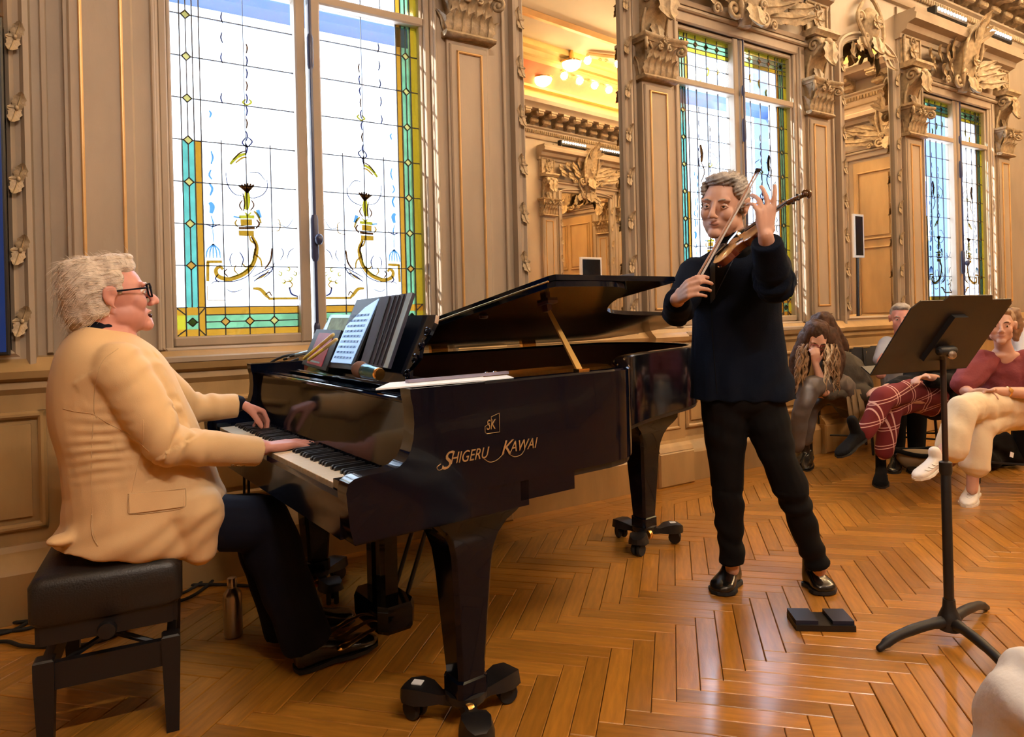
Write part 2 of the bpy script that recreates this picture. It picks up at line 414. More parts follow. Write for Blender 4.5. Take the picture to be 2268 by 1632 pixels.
# ---- mouldings shared by all walls
DADO_RAIL = [(0, .92), (.03, .93), (.05, .955), (.045, .985), (.075, 1.0), (.085, 1.03), (.07, 1.045), (.05, 1.06), (.03, 1.085), (0, 1.09)]
BASE = [(0, 0), (.13, 0), (.13, .20), (.115, .225), (.10, .235), (.085, .26), (.06, .275), (.05, .30), (0, .31)]
LEDGE = [(0, 3.76), (.05, 3.77), (.06, 3.81), (.11, 3.83), (.13, 3.88), (.20, 3.90), (.21, 3.95), (.19, 3.965), (.20, 4.0), (0, 4.0)]
CORN = [(0, 4.10), (.03, 4.11), (.05, 4.15), (.05, 4.26), (.08, 4.28), (.08, 4.30), (.02, 4.31), (.02, 4.47), (.10, 4.48), (.34, 4.49), (.36, 4.53), (.41, 4.56), (.43, 4.62), (0, 4.64)]
def base_walls(name, fr, a0, a1, holes=(), thick=0.25):
    """the wall itself with window holes (h0, h1)"""
    mb = MB(); z1 = ZC
    cur = a0
    for h0, h1 in holes:
        mb.fbox(fr, cur, h0, -thick, 0, 0, z1); cur = h1
        mb.fbox(fr, h0, h1, -thick, 0, 0, WZ0 - .06); mb.fbox(fr, h0, h1, -thick, 0, WZ1 + .05, z1)
    mb.fbox(fr, cur, a1, -thick, 0, 0, z1)
    return struct(name, mb, M_wall)
def cornice(fr, a0, a1, wall):
    mb = MB(); mb.profile(fr, CORN, a0, a1); obj('cornice', mb, M_wall, wall, smooth=0.6)
    mb = MB(); mb.profile(fr, [(0, 4.64), (.30, 4.64), (.30, 4.66), (.27, 4.80), (.34, 4.81), (.34, 4.85), (.0, 4.86)], a0, a1); obj('cove_band', mb, M_yel, wall, smooth=0.6)
    mb = MB(); mb.profile(fr, [(0, 4.86), (.26, 4.86), (.30, 4.95), (.40, 5.06), (.55, 5.12), (0, 5.12)], a0, a1); obj('cove', mb, M_red, wall, smooth=0.6)
    mb = MB(); mb.profile(fr, [(0, 5.12), (.56, 5.12), (.60, 5.16), (.66, 5.17), (.68, 5.24), (.76, 5.26), (.76, ZC), (0, ZC)], a0, a1); obj('ceiling_border', mb, M_yel, wall, smooth=0.6)
    # bead row: small geometry, counted by no one
    mb = MB(); n = int((a1 - a0) / .045)
    for i in range(n): mb.fbox(fr, a0 + i * .045, a0 + i * .045 + .028, .05, .078, 4.18, 4.235, bev=.008)
    obj('dentil_band', mb, M_carve, wall, kind='stuff')
brk_mesh = None
def brackets(fr, a0, a1, wall, step=.27):
    global brk_mesh
    if brk_mesh is None:
        mb = MB(); pr = [(.02, 4.31), (.10, 4.315), (.15, 4.35), (.14, 4.40), (.20, 4.42), (.28, 4.40), (.33, 4.43), (.33, 4.485), (.02, 4.485)]
        idf = Frame((0, 0, 0), (1, 0, 0), (0, 1, 0)); mb.profile(idf, pr, -.055, .055)
        mb.profile(idf, [(.02, 4.46), (.345, 4.46), (.345, 4.487), (.02, 4.487)], -.07, .07)
        mb.tube([V((-.06, .14, 4.36)), V((.06, .14, 4.36))], .035, 8); mb.tube([V((-.06, .29, 4.435)), V((.06, .29, 4.435))], .028, 8)
        t = obj('bracket', mb, M_carve, None, smooth=0.7); brk_mesh = t.data; bpy.data.objects.remove(t)
    n = int((a1 - a0) / step); st = (a1 - a0) / n
    R = fr.mat(); 
    for i in range(n): inst('bracket', brk_mesh, wall, R @ Matrix.Translation((a0 + st * (i + .5), 0, 0)))

def capital_mesh():
    idf = Frame((0, 0, 0), (1, 0, 0), (0, 1, 0)); mb = MB()
    # astragal, bell, abacus (local: x along wall, y out, z from capital foot)
    mb.profile(idf, [(-.02, -.03), (.105, -.03), (.115, -.015), (.105, 0), (-.02, 0)], -.165, .165)
    mb.rings([[V((x * w, y, z)) for x, y in ((-1, -.02), (1, -.02), (1, d), (-1, d))] for z, w, d in ((0, .13, .075), (.12, .135, .085), (.19, .155, .11), (.215, .17, .13))])
    mb.rings([[V((x, y, z)) for x, y in ((-w, -.02), (w, -.02), (w, .15 + e), (w * .55, .135 + e), (0, .125 + e), (-w * .55, .135 + e), (-w, .15 + e))] for z, w, e in ((.215, .185, 0), (.235, .195, .01), (.24, .205, .02), (.262, .205, .02))])
    for k in range(5): leaf(mb, (-.115 + k * .0575, .078, .0), (0, .05, 1), (0, 1, 0), .12, .075, .75)
    for k in range(4): leaf(mb, (-.088 + k * .0585, .088, .07), (0, .12, 1), (0, 1, 0), .12, .07, .8)
    for sx in (-1, 1):
        leaf(mb, (sx * .135, .04, 0), (sx * .15, .05, 1), (sx, .3, 0), .13, .07, .7)
        scroll(mb, (sx * .165, .135, .185), (sx * .7, .7, 0), (0, 0, 1), .042, 1.3, .014, PI / 2, -1, tail=[(sx * .06, .11, .10), (sx * .10, .12, .18), (sx * .14, .125, .225)])
        scroll(mb, (sx * .045, .145, .185), (sx, 0, 0), (0, 0, 1), .026, 1.1, .010, PI / 2, 1)
    rosette(mb, (0, .15, .235), (1, 0, 0), (0, 0, 1), (0, 1, 0), .03)
    return mb
def console_mesh():
    """scrolled console carrying the frieze, standing over the capital: z 0..0.36"""
    idf = Frame((0, 0, 0), (1, 0, 0), (0, 1, 0)); mb = MB()
    mb.profile(idf, [(-.02, 0), (.04, 0), (.045, .10), (.07, .18), (.13, .22), (.17, .27), (.165, .33), (.13, .36), (-.02, .36)], -.10, .10)
    for sx in (-1, 1):
        scroll(mb, (sx * .105, .105, .285), (0, 1, 0), (0, 0, 1), .062, 1.2, .016, 0, 1)
        mb.tube([V((sx * .11, .035, .02)), V((sx * .11, .05, .13)), V((sx * .11, .075, .2))], [.012, .014, .012], 6)
    leaf(mb, (0, .17, .30), (0, -.15, -1), (0, 1, 0), .22, .15, .55); leaf(mb, (0, .05, .12), (0, .1, -1), (0, 1, 0), .13, .10, .5)
    mb.ell((0, .165, .31), (.05, .035, .035), seg=10, rg=7)
    mb.profile(idf, [(-.02, .36), (.15, .36), (.16, .38), (.18, .39), (.18, .415), (-.02, .415)], -.16, .16)
    return mb
def relief_panel_mesh(w, h):
    idf = Frame((0, 0, 0), (1, 0, 0), (0, 1, 0)); mb = MB()
    mb.fbox(idf, -w / 2, w / 2, -.02, .03, 0, h)
    for x0, x1, z0, z1 in ((-w / 2, w / 2, 0, .02), (-w / 2, w / 2, h - .02, h), (-w / 2, -w / 2 + .02, 0, h), (w / 2 - .02, w / 2, 0, h)): mb.fbox(idf, x0, x1, .02, .045, z0, z1, bev=.006)
    rosette(mb, (0, .035, h * .5), (1, 0, 0), (0, 0, 1), (0, 1, 0), min(w, h) * .26)
    for sz in (-1, 1): scroll(mb, (0, .04, h / 2 + sz * h * .34), (1, 0, 0), (0, 0, sz), w * .16, 1.2, .009, 0, sz)
    return mb
def frieze_carving_mesh(L=1.2):
    """palm leaves and a shell cartouche rising through the cornice ledge; centre x=0, z from the window head"""
    mb = MB()
    for sx in (-1, 1):
        for k, (x, z, dx, dz, l) in enumerate([(.16, .12, 1, .15, .30), (.22, .20, 1, .38, .30), (.30, .08, 1, .02, .30), (.38, .22, 1, .22, .26), (.50, .10, 1, .12, .26), (.56, .20, 1, .1, .22), (.14, .26, .8, .7, .24)]):
            leaf(mb, (sx * x, .03, z), (sx * dx, .15, dz), (0, 1, .1), l, .085, .5)
        scroll(mb, (sx * .17, .09, .03), (sx, 0, 0), (0, 0, 1), .075, 1.3, .020, PI, 1)
        scroll(mb, (sx * .33, .06, .01), (sx, 0, 0), (0, 0, 1), .05, 1.2, .014, PI, -1)
        mb.tube(spline([(sx * .10, .10, -.02), (sx * .16, .14, .22), (sx * .15, .18, .42), (sx * .07, .24, .56), (0, .27, .63)], 5), [.018 + .006 * math.sin(i) for i in range(21)], 7)
        scroll(mb, (sx * .11, .13, .10), (sx, 0, 0), (0, 0, 1), .04, 1.1, .016, 0, 1)
    mb.rings([[V((w * math.cos(a), .05 + d + w * .25 * math.sin(a) * 0, z + 0 * a)) + V((0, -abs(math.cos(a)) * .04, 0)) for a in [PI * j / 10 for j in range(11)]] + [V((-w, -.02, z)), V((w, -.02, z))] for z, w, d in ((-.06, .05, .05), (.05, .10, .09), (.20, .12, .12), (.36, .13, .15), (.48, .10, .20), (.58, .05, .24))])
    for k in range(7):
        a = (k - 3) * .32; leaf(mb, (0, .17, .40), (math.sin(a), .25, math.cos(a)), (0, 1, 0), .22, .06, .5, 0, 1)
    leaf(mb, (0, .12, .08), (0, .05, -1), (0, 1, 0), .20, .16, .6); rosette(mb, (0, .17, .22), (1, 0, 0), (0, 0, 1), (0, 1, 0), .07)
    leaf(mb, (0, .24, .55), (0, .35, 1), (0, 1, -.3), .16, .10, .6)
    return mb
def mk(name, mb, m, sm=0.8):
    t = obj(name, mb, m, None, smooth=sm); d = t.data; bpy.data.objects.remove(t); return d
ME_cap = mk('capital', capital_mesh(), M_carve, 1.1); ME_con = mk('console', console_mesh(), M_carve, 1.1)
ME_rel = mk('relief_panel', relief_panel_mesh(.30, .30), M_carve); ME_fri = mk('frieze_carving', frieze_carving_mesh(), M_carve, 1.1)
def pilaster(fr, c, wall, hw=.14):
    R = fr.mat()
    mb = MB()
    mb.fbox(fr, c - hw - .03, c + hw + .03, 0, .17, 0, .24, bev=.012)
    mb.profile(fr, [(0, .24), (.165, .24), (.15, .27), (.125, .29), (.12, .31), (0, .31)], c - hw - .02, c + hw + .02)
    mb.fbox(fr, c - hw, c + hw, 0, .11, .31, .92)
    for x0, x1, z0, z1 in ((c - .09, c + .09, .38, .40), (c - .09, c + .09, .84, .86), (c - .09, c - .07, .38, .86), (c + .07, c + .09, .38, .86)): mb.fbox(fr, x0, x1, .10, .122, z0, z1, bev=.006)
    mb.profile(fr, [(d + .07 if d else 0, z) for d, z in DADO_RAIL], c - hw - .02, c + hw + .02)
    obj('pedestal', mb, M_dado, wall)
    mb = MB(); mb.fbox(fr, c - hw, c + hw, 0, .055, 1.09, 2.86); mb.fbox(fr, c - hw + .015, c + hw - .015, .05, .07, 1.15, 2.80, bev=.008)
    obj('pilaster_shaft', mb, M_wall, wall)
    mb = MB()
    for x0, x1, z0, z1 in ((c - .085, c - .07, 1.22, 2.76), (c + .07, c + .085, 1.22, 2.76), (c - .085, c + .085, 2.745, 2.76), (c - .085, c + .085, 1.22, 1.235)): mb.fbox(fr, x0, x1, .06, .082, z0, z1, bev=.005)
    obj('gilded_fillet', mb, M_gilt, wall)
    inst('capital', ME_cap, wall, R @ Matrix.Translation((c, 0, 2.86)))
    inst('console', ME_con, wall, R @ Matrix.Translation((c, 0, 3.12)))
    inst('relief_panel', ME_rel, wall, R @ Matrix.Translation((c, 0.03, 3.50)))
def dado_panel(fr, a0, a1, wall, z0=.36, z1=.86):
    mb = MB()
    for x0, x1, y0, y1 in ((a0, a1, z0, z0 + .03), (a0, a1, z1 - .03, z1), (a0, a0 + .03, z0, z1), (a1 - .03, a1, z0, z1)): mb.fbox(fr, x0, x1, .03, .062, y0, y1, bev=.01)
    mb.fbox(fr, a0 + .055, a1 - .055, .03, .05, z0 + .055, z1 - .055, bev=.012)
    obj('dado_panel', mb, M_dado, wall)
def dado(fr, a0, a1, wall, panels):
    mb = MB(); mb.fbox(fr, a0, a1, 0, .035, .28, .93); mb.profile(fr, BASE, a0, a1); mb.profile(fr, DADO_RAIL, a0, a1)
    obj('dado', mb, M_dado, wall, smooth=0.5)
    for p in panels: dado_panel(fr, p[0], p[1], wall)
def bay_upper(fr, c, wall):
    R = fr.mat(); mb = MB()
    # architrave round the opening, entablature and ledge
    for sx in (-1, 1):
        a = c + sx * .70; b = c + sx * .80; lo, hi = min(a, b), max(a, b)
        mb.fbox(fr, lo, hi, 0, .035, 1.09, WZ1 + .06, bev=.01)
        e = c + sx * .715; g = c + sx * .735; mb.fbox(fr, min(e, g), max(e, g), .03, .05, 1.09, WZ1 + .06, bev=.006)
    mb.fbox(fr, c - .80, c + .80, 0, .035, WZ1, WZ1 + .09, bev=.01); mb.fbox(fr, c - .82, c + .82, 0, .06, WZ1 + .075, WZ1 + .11, bev=.01)
    obj('architrave', mb, M_wall, wall)
    mb = MB()
    for lo, hi, e in ((c - 1.12, c + 1.12, 0),):
        mb.profile(fr, LEDGE, lo, hi)
        mb.profile(fr, [(0, 3.44), (.05, 3.45), (.06, 3.48), (0, 3.50)], c - .78, c + .78)
    mb.fbox(fr, c - 1.09, c + 1.09, 0, .03, 3.44, 3.80)
    obj('entablature', mb, M_wall, wall, smooth=0.5)
    inst('frieze_carving', ME_fri, wall, R @ Matrix.Translation((c, .03, 3.46)))

# ---- window wall
wall_window = base_walls('wall_back', FW, -4.0, 9.2, [(CZ + PER * k - .68, CZ + PER * k + .68) for k in range(3)])
mcent = [CZ + PER * (k - .5) for k in range(0, 4)]        # mirrors stand midway between the windows
pans = []
for k in range(-1, 3):
    c = CZ + PER * k
    if k >= 0: pans += [(c - .72, c - .05), (c + .05, c + .72)]
    m = c + PER / 2; pans += [(m - .52, m + .52)]
dado(FW, -4.0, 9.2, wall_window, pans)
for k in range(3):
    c = CZ + PER * k
    pilaster(FW, c - .93, wall_window); pilaster(FW, c + .93, wall_window); bay_upper(FW, c, wall_window)
pilaster(FW, CZ - PER + .93, wall_window)
cornice(FW, -4.0, 9.2, wall_window); brackets(FW, 1.5, 9.0, wall_window)

# ---- parquet: herringbone at 45 degrees to the window wall
PA = math.radians(31.7 - 45); PL, PW_, TH_ = 0.455, 0.0758, 0.012
R2 = Matrix.Rotation(PA, 3, 'Z')
def inside(p, m=0.0):
    q = p - A0
    if q.dot(NW) < .47 + m or q.dot(TW) < -3.9 or q.dot(TW) > 9.1: return False
    return (p - FO.o).dot(FO.n) > .10
planks = []
for i in range(-70, 80):
    for j in range(-70, 90):
        # unit cell of the herringbone: steps (W,W) along a column, columns shifted by (L,-L)... two boards a cell
        ax = i * PW_ + j * PL; ay = i * PW_ - j * PL
        for kind in (0, 1):
            if kind == 0: cx, cy, lx = ax + PL / 2, ay + PW_ / 2, 1
            else: cx, cy, lx = ax + PL + PW_ / 2 - PL * 1.0 + 0, ay + PW_ + PL / 2 - 0, 0
            p = R2 @ V((cx, cy, 0)) + V((0.3, 2.0, 0))
            if abs(p.x) < 11 and -4 < p.y < 10 and inside(p): planks.append((p, lx))
def plank_mb(mb, M, L, Wd):
    g = .0011; b = .0022; hx, hy = L / 2 - g, Wd / 2 - g
    R = []
    for z, e in ((-TH_, 0), (-b, 0), (0, b)):
        R.append([M @ V((x * (hx - e), y * (hy - e), z)) for x, y in ((-1, -1), (1, -1), (1, 1), (-1, 1))])
    mb.rings(R)
mb = MB(); plank_mb(mb, Matrix.Identity(4), PL, PW_)
ME_plank = mk('plank', mb, M_floorwood, False)
def vis(p):
    if p.y < 1.7: return None
    s = F / p.y; x = p.x * s; y = H * s
    if abs(x) < 1190 and y < 980: return p.y * 1.0
    return None
vp = sorted([(vis(p), i) for i, (p, l) in enumerate(planks) if vis(p) is not None])
near = set(i for _, i in vp[:300])
rest = MB()
for i, (p, lx) in enumerate(planks):
    rng = random.Random(i)
    M = Matrix.Translation(p + V((0, 0, rng.uniform(-.0009, .0004)))) @ Matrix.Rotation(PA + (0 if lx else PI / 2) + rng.choice((0, PI)), 4, 'Z') @ Matrix.Rotation(rng.uniform(-.002, .002), 4, 'X')
    if i in near: inst('plank', ME_plank, floor, M)
    else: plank_mb(rest, M, PL, PW_)
obj('parquet_planks', rest, M_floorwood, floor, kind='stuff')
# straight border boards and the small slanted inlay strip along the window wall
rest = MB()
def floor_quad(mb, a0, a1, d0, d1, sk=0.0):
    g = .0012
    R = []
    for z in (-.012, 0): R.append([FW(a0 + g, d0 + g, z), FW(a1 - g, d0 + g, z), FW(a1 - g + sk, d1 - g, z), FW(a0 + g + sk, d1 - g, z)])
    mb.rings(R)
a = -4.0; k = 0
while a < 9.1:
    L = random.uniform(.8, 1.2)
    for d0 in (.13, .20): floor_quad(rest, a + (k % 2) * .3 * 0, min(9.2, a + L), d0, d0 + .07)
    floor_quad(rest, a, min(9.2, a + L), .40, .47); a += L; k += 1
a = -3.9
while a < 9.1: floor_quad(rest, a, a + .06, .27, .40, .09); a += .06
obj('parquet_border', rest, M_floorwood, floor, kind='stuff')

# ================================================================== WINDOWS
def unitbox(m): 
    mb = MB(); mb.box((0, 0, 0), (1, 1, 1)); return mk('pane', mb, m, False)
ME_p = {k: unitbox(m) for k, m in dict(c=G_clear, t=G_teal, g=G_green, o=G_orange, y=G_yellow).items()}
def diamond(m):
    mb = MB(); mb.prism([(-.5, 0), (0, -.5), (.5, 0), (0, .5)], lambda a, b, h: V((a, h, b)), -.5, .5); return mk('pane', mb, m, False)
ME_d = {'y': diamond(glassmat('pale_yellow_jewel', (.38, .34, .18))), 'o': diamond(glassmat('pale_amber_jewel', (.36, .25, .10)))}
GD = -.045
def window(k):
    fr = FW; R = fr.mat(); c = CZ + PER * k
    fm = MB()
    # fixed frame, centre post, transom
    for lo, hi in ((c - .70, c - .665), (c + .665, c + .70)): fm.fbox(fr, lo, hi, -.10, .02, WZ0 - .05, WZ1 + .02, bev=.006)
    fm.fbox(fr, c - .70, c + .70, -.10, .02, WZ1, WZ1 + .05, bev=.006); fm.fbox(fr, c - .70, c + .70, -.10, .03, WZ0 - .07, WZ0 - .02, bev=.01)
    w = struct('window_%d' % (k + 1), fm, M_wall)
    mb = MB(); mb.profile(fr, [(-.08, WZ0 - .10), (.07, WZ0 - .10), (.09, WZ0 - .085), (.09, WZ0 - .065), (.02, WZ0 - .055), (-.08, WZ0 - .055)], c - .72, c + .72)
    obj('window_sill', mb, M_wall, w)
    for sx in (-1, 1):                              # two leaves with upper lights
        i0, i1 = .062, .66                          # leaf from the middle outwards
        X = lambda a: c + sx * a
        sash = MB()
        def bar(a, b, z0, z1, d0=-.07, d1=.0):
            lo, hi = min(X(a), X(b)), max(X(a), X(b)); sash.fbox(fr, lo, hi, d0, d1, z0, z1, bev=.008)
        bar(.012, .066, WZ0 - .02, WZ1, -.07, .015); bar(.645, .668, WZ0 - .02, WZ1)
        bar(.012, .668, WZ0 - .02, WZ0 + .03); bar(.012, .668, WZ1 - .035, WZ1); bar(.012, .668, WZT - .025, WZT + .025, -.07, .01)
        sh = obj('sash', sash, M_wall, w)
        lead = MB()
        def pane(kind, a, b, z0, z1):
            M = R @ Matrix.Translation((X((a + b) / 2), GD, (z0 + z1) / 2)) @ Matrix.Diagonal((abs(b - a), .004, z1 - z0, 1))
            inst('pane', ME_p[kind], w, M)
        def ppane(kind, pts):
            q = []
            for p_ in pts:
                if not q or (abs(p_[0] - q[-1][0]) + abs(p_[1] - q[-1][1])) > 1e-5: q.append(p_)
            mb = MB(); mb.rings([[fr(X(a), GD + o_, z) for a, z in q] for o_ in (-.002, .002)]); obj('pane', mb, dict(c=G_clear, t=G_teal, g=G_green, o=G_orange, y=G_yellow)[kind], w)
        def L(a0, z0, a1, z1, t=.0055):
            p, q = fr(X(a0), GD, z0), fr(X(a1), GD, z1); d = (q - p); ln = d.length
            if ln < 1e-5: return
            d.normalize(); s = d.cross(fr.n).normalized() * t / 2; n = fr.n * .0045
            lead.rings([[p + s + n, p - s + n, p - s - n, p + s - n], [q + s + n, q - s + n, q - s - n, q + s - n]])
        # columns: main field to a=.515, amber .515-.548, green pair .548-.603, outer strip .603-.645
        cols = [.066, .19, .31, .425, .515]
        am0, am1, g1, g2, o1 = .515, .546, .574, .602, .645
        rows = [1.29 + .2035 * i for i in range(8)]; rows = [z for z in rows if z < WZT - .10]
        zr = rows + [WZT - .025]
        for r0, r1 in zip(zr[:-1], zr[1:]):
            for a, b in zip(cols[:-1], cols[1:]): pane('c', a, b, r0, r1)
            amber = (r0 < 1.99) if sx < 0 else True
            pane('o' if amber else 'c', am0, am1, r0, r1)
            gk = ('t' if r0 < 1.95 or k > 0 else 'c') if sx < 0 else 'g'; e0 = .018 if r0 > 1.3 else 0; e1 = .018 if r1 < WZT - .1 else 0
            n0 = .021 if e0 else 0; n1 = .021 if e1 else 0
            for o_ in (am1, g2):
                q_ = .021 if o_ == g2 else -.021
                ppane(gk, [(o_, r0), (g1 + q_ * (n0 > 0), r0), (g1, r0 + n0), (g1, r1 - n1), (g1 + q_ * (n1 > 0), r1), (o_, r1)])
            pane('c' if sx < 0 and k == 0 else 'y', g2, o1, r0, r1)
        zb0, zb1, zb2, zb3 = WZ0 + .03, 1.183, 1.252, 1.29
        bc = [.066, .19, .31, .425, .515]
        for a, b in zip(bc[:-1], bc[1:]):
            f0 = .018 if a > .07 else 0; f1 = .018 if b < .51 else 0
            n0 = .021 if f0 else 0; n1 = .021 if f1 else 0; zm_ = (zb1 + zb2) / 2
            pane('o', a, b, zb0, zb1); pane('o', a, b, zb2, zb3)
            for z_, q_ in ((zb1, -.021), (zb2, .021)): ppane('g', [(a, z_), (a, zm_ + q_ * (n0 > 0)), (a + n0, zm_), (b - n1, zm_), (b, zm_ + q_ * (n1 > 0)), (b, z_)])
        pane('o', am0, o1, zb2 - 0, zb3); pane('g', am1, g2, zb1, zb2); pane('o', am0, am1, zb0, zb2); pane('o', am1, o1, zb0, zb1); pane('y', g2, o1, zb1, zb2)
        for z in (zb1, zb2, zb3): L(.066, z, .515, z)
        zm_ = (zb1 + zb2) / 2
        for a, b in zip(bc[:-1], bc[1:]): L(a + (.021 if a > .07 else 0), zm_, b - (.021 if b < .51 else 0), zm_)
        for z in rows: L(.066, z, g1 - .021, z, .0048); L(g1 + .021, z, .645, z, .0048)
        L(am0, zb0, am0, WZT, .0055)
        for a in (am1, g2): L(a, zb0, a, WZT)
        for r0, r1 in zip(zr[:-1], zr[1:]): L(g1, r0 + (.021 if r0 > 1.3 else 0), g1, r1 - (.021 if r1 < WZT - .1 else 0), .005)
        L(am0, zb0, am1, zb1); L(am0, zb3, am1, zb2); L(g2, zb1, o1, zb0); L(g2, zb2, o1, zb3); L(am1, zm_, g1 - .02, zm_); L(g1 + .02, zm_, g2, zm_)
        for a in cols[1:-1]: L(a, zb0, a, zm_ - .021, .0048); L(a, zm_ + .021, a, 2.12 if k == 0 else WZT, .0048)
        L(.31, 2.1, .31, WZT, .003)
        dd = [(g1, z) for z in rows[1:]] + [(a, (zb1 + zb2) / 2) for a in bc[1:-1]] + [(g1, (zb1 + zb2) / 2)]
        def dia(a, z, kind='o', r=.021):
            inst('diamond_pane', ME_d[kind], w, R @ Matrix.Translation((X(a), GD + .003, z)) @ Matrix.Diagonal((2 * r, .009, 2 * r, 1)))
            for p, q in (((-r, 0), (0, -r)), ((0, -r), (r, 0)), ((r, 0), (0, r)), ((0, r), (-r, 0))): L(a + p[0], z + p[1], a + q[0], z + q[1], .005)
        for n_, (a, z) in enumerate(dd): dia(a, z, 'o' if z < 1.9 and n_ % 3 != 1 else 'y')
        # upper light: yellow and green border across the top
        zt0, zt1 = WZT + .025, WZ1 - .035; q0, q1, q2 = zt1 - .135, zt1 - .10, zt1 - .035
        for a, b in zip(cols[:-1], cols[1:]):
            pane('c', a, b, zt0, q0 - .10); pane('c', a, b, q0 - .10, q0); pane('y', a, b, q0, q1); pane('g', a, b, q1, (q1 + q2) / 2); pane('g', a, b, (q1 + q2) / 2, q2); pane('y', a, b, q2, zt1)
        for r0, r1 in ((zt0, q0 - .1), (q0 - .1, q0)):
            pane('o', am0, am1, r0, r1); pane('g', am1, g1, r0, r1); pane('g', g1, g2, r0, r1); pane('y', g2, o1, r0, r1)
        pane('y', am0, am1, q0, zt1); pane('g', am1, g2, q1, q2); pane('y', am1, g2, q2, zt1); pane('y', am1, g2, q0, q1); pane('y', g2, o1, q0, zt1)
        for z in (q0 - .10, q0, q1, (q1 + q2) / 2, q2): L(.066, z, .645, z, .005)
        for a in (am0, am1, g1, g2): L(a, zt0, a, zt1 if a != g1 else q0)
        for a in cols[1:-1]: L(a, zt0, a, zt1, .0048); dia(a, (q1 + q2) / 2, 'y', .02)
        dia(g1, (q1 + q2) / 2, 'y', .02)
        obj('lead_came', lead, M_lead, w, kind='stuff')
        # painted ornament in vitreous paint, traced for the left leaf and mirrored on the right
        paint = {'gold': (G_gold, MB()), 'brown': (G_brown, MB()), 'blue': (G_blue, MB()), 'grey': (G_grey, MB()), 'yellow': (G_yellow, MB())}
        def P(pts, wd, key, n=5, dz=0.0):
            q = [(CZ - WSZ(x, y)[0], WSZ(x, y)[1]) for x, y in pts]
            q3 = spline([fr(X(a), GD + .004, z) for a, z in q], n) if len(q) > 2 else [fr(X(a), GD + .004, z) for a, z in q]
            m_ = len(q3); t = [.0024 * wd * (.55 + .45 * math.sin(PI * (i + .6) / (m_ + .2))) for i in range(m_)] if len(pts) > 2 else [.0021 * wd] * m_
            rr = []
            for i, p in enumerate(q3):
                d = (q3[min(i + 1, m_ - 1)] - q3[max(i - 1, 0)]).normalized(); s = d.cross(fr.n).normalized() * t[i] / 2
                rr.append([p + s, p - s, p - s + fr.n * .002, p + s + fr.n * .002])
            paint[key][1].rings(rr)
        P([(562, 520), (573, 545), (566, 580), (546, 604), (512, 617), (487, 611), (481, 597), (490, 589), (497, 596)], 9, 'gold', 6)
        P([(568, 548), (562, 580), (542, 602), (512, 614)], 4, 'yellow'); P([(560, 522), (570, 545), (564, 570)], 4, 'brown')
        P([(470, 628), (482, 622), (520, 622), (552, 610), (572, 585)], 2.2, 'grey')
        P([(550, 422), (551, 440), (549, 462)], 13, 'yellow'); P([(541, 425), (545, 445), (543, 465)], 3, 'brown')
        for dx in (-20, -13, -6, 1, 8, 15): P([(551, 424), (551 + dx * .6, 412), (551 + dx, 402 + abs(dx) * .25)], 5, 'brown')
        P([(533, 478), (567, 478)], 8, 'yellow'); P([(536, 490), (562, 490)], 15, 'gold'); P([(532, 503), (568, 503)], 6, 'brown'); P([(532, 514), (566, 515)], 13, 'gold')
        P([(520, 477), (535, 480)], 4, 'blue'); P([(566, 465), (575, 475), (582, 492)], 5, 'gold'); P([(574, 462), (580, 480)], 9, 'blue')
        P([(503, 378), (507, 405), (522, 426), (543, 432)], 2, 'grey'); P([(595, 395), (596, 412), (586, 428), (566, 436), (556, 434)], 2, 'grey'); P([(556, 378), (577, 380), (592, 398)], 1.8, 'grey')
        P([(513, 360), (528, 344), (549, 336)], 7, 'yellow'); P([(520, 350), (533, 336), (548, 330)], 3, 'brown'); P([(525, 357), (540, 346), (550, 345)], 4, 'gold')
        for i in range(9): P([(548, 90 + i * 28), (551, 100 + i * 28), (549, 112 + i * 28)], 3.2, 'grey' if i % 3 else 'brown')
        for i in range(5): P([(494, 20 + i * 45), (492, 32 + i * 45), (496, 44 + i * 45)], 3, 'grey')
        P([(548, 215), (541, 222), (551, 228)], 4, 'yellow'); P([(555, 215), (560, 222), (551, 228)], 4, 'yellow')
        P([(466, 240), (470, 247), (467, 256)], 4, 'blue'); P([(467, 445), (473, 455), (470, 470)], 10, 'blue'); P([(470, 475), (475, 492), (472, 505)], 3, 'blue')
        P([(458, 494), (474, 499), (490, 494)], 2.5, 'grey'); P([(474, 505), (475, 520), (475, 535)], 2, 'blue')
        for dx in (-16, -8, 0, 8, 16): P([(475, 538), (475 + dx * .8, 552), (475 + dx, 570)], 3, 'blue')
        P([(463, 622), (463, 578)], 7, 'gold'); P([(460, 578), (495, 578)], 7, 'gold'); P([(462, 632), (462, 664), ], 1.5, 'gold'); P([(462, 664), (503, 664)], 1.5, 'gold')
        P([(564, 638), (580, 640), (592, 652), (600, 660)], 8, 'gold'); P([(598, 661), (664, 660)], 6, 'gold'); P([(592, 652), (600, 646), (606, 655)], 3, 'brown')
        P([(534, 556), (542, 572), (538, 590)], 2.6, 'grey'); P([(606, 548), (603, 575), (590, 595)], 4, 'brown'); P([(566, 622), (585, 608), (606, 600)], 3, 'grey'); P([(564, 612), (590, 598), (612, 588)], 2.4, 'grey')
        for x, y in ((622, 600), (640, 590), (645, 612), (655, 600), (630, 618)): P([(x, y), (x + 6, y + 3), (x + 4, y + 9), (x - 2, y + 6)], 2.6, 'yellow')
        P([(618, 482), (624, 490), (622, 508), (605, 510)], 2.2, 'gold'); P([(618, 492), (640, 500), (655, 480)], 1.6, 'grey'); P([(645, 635), (650, 650), (664, 656)], 4, 'grey')
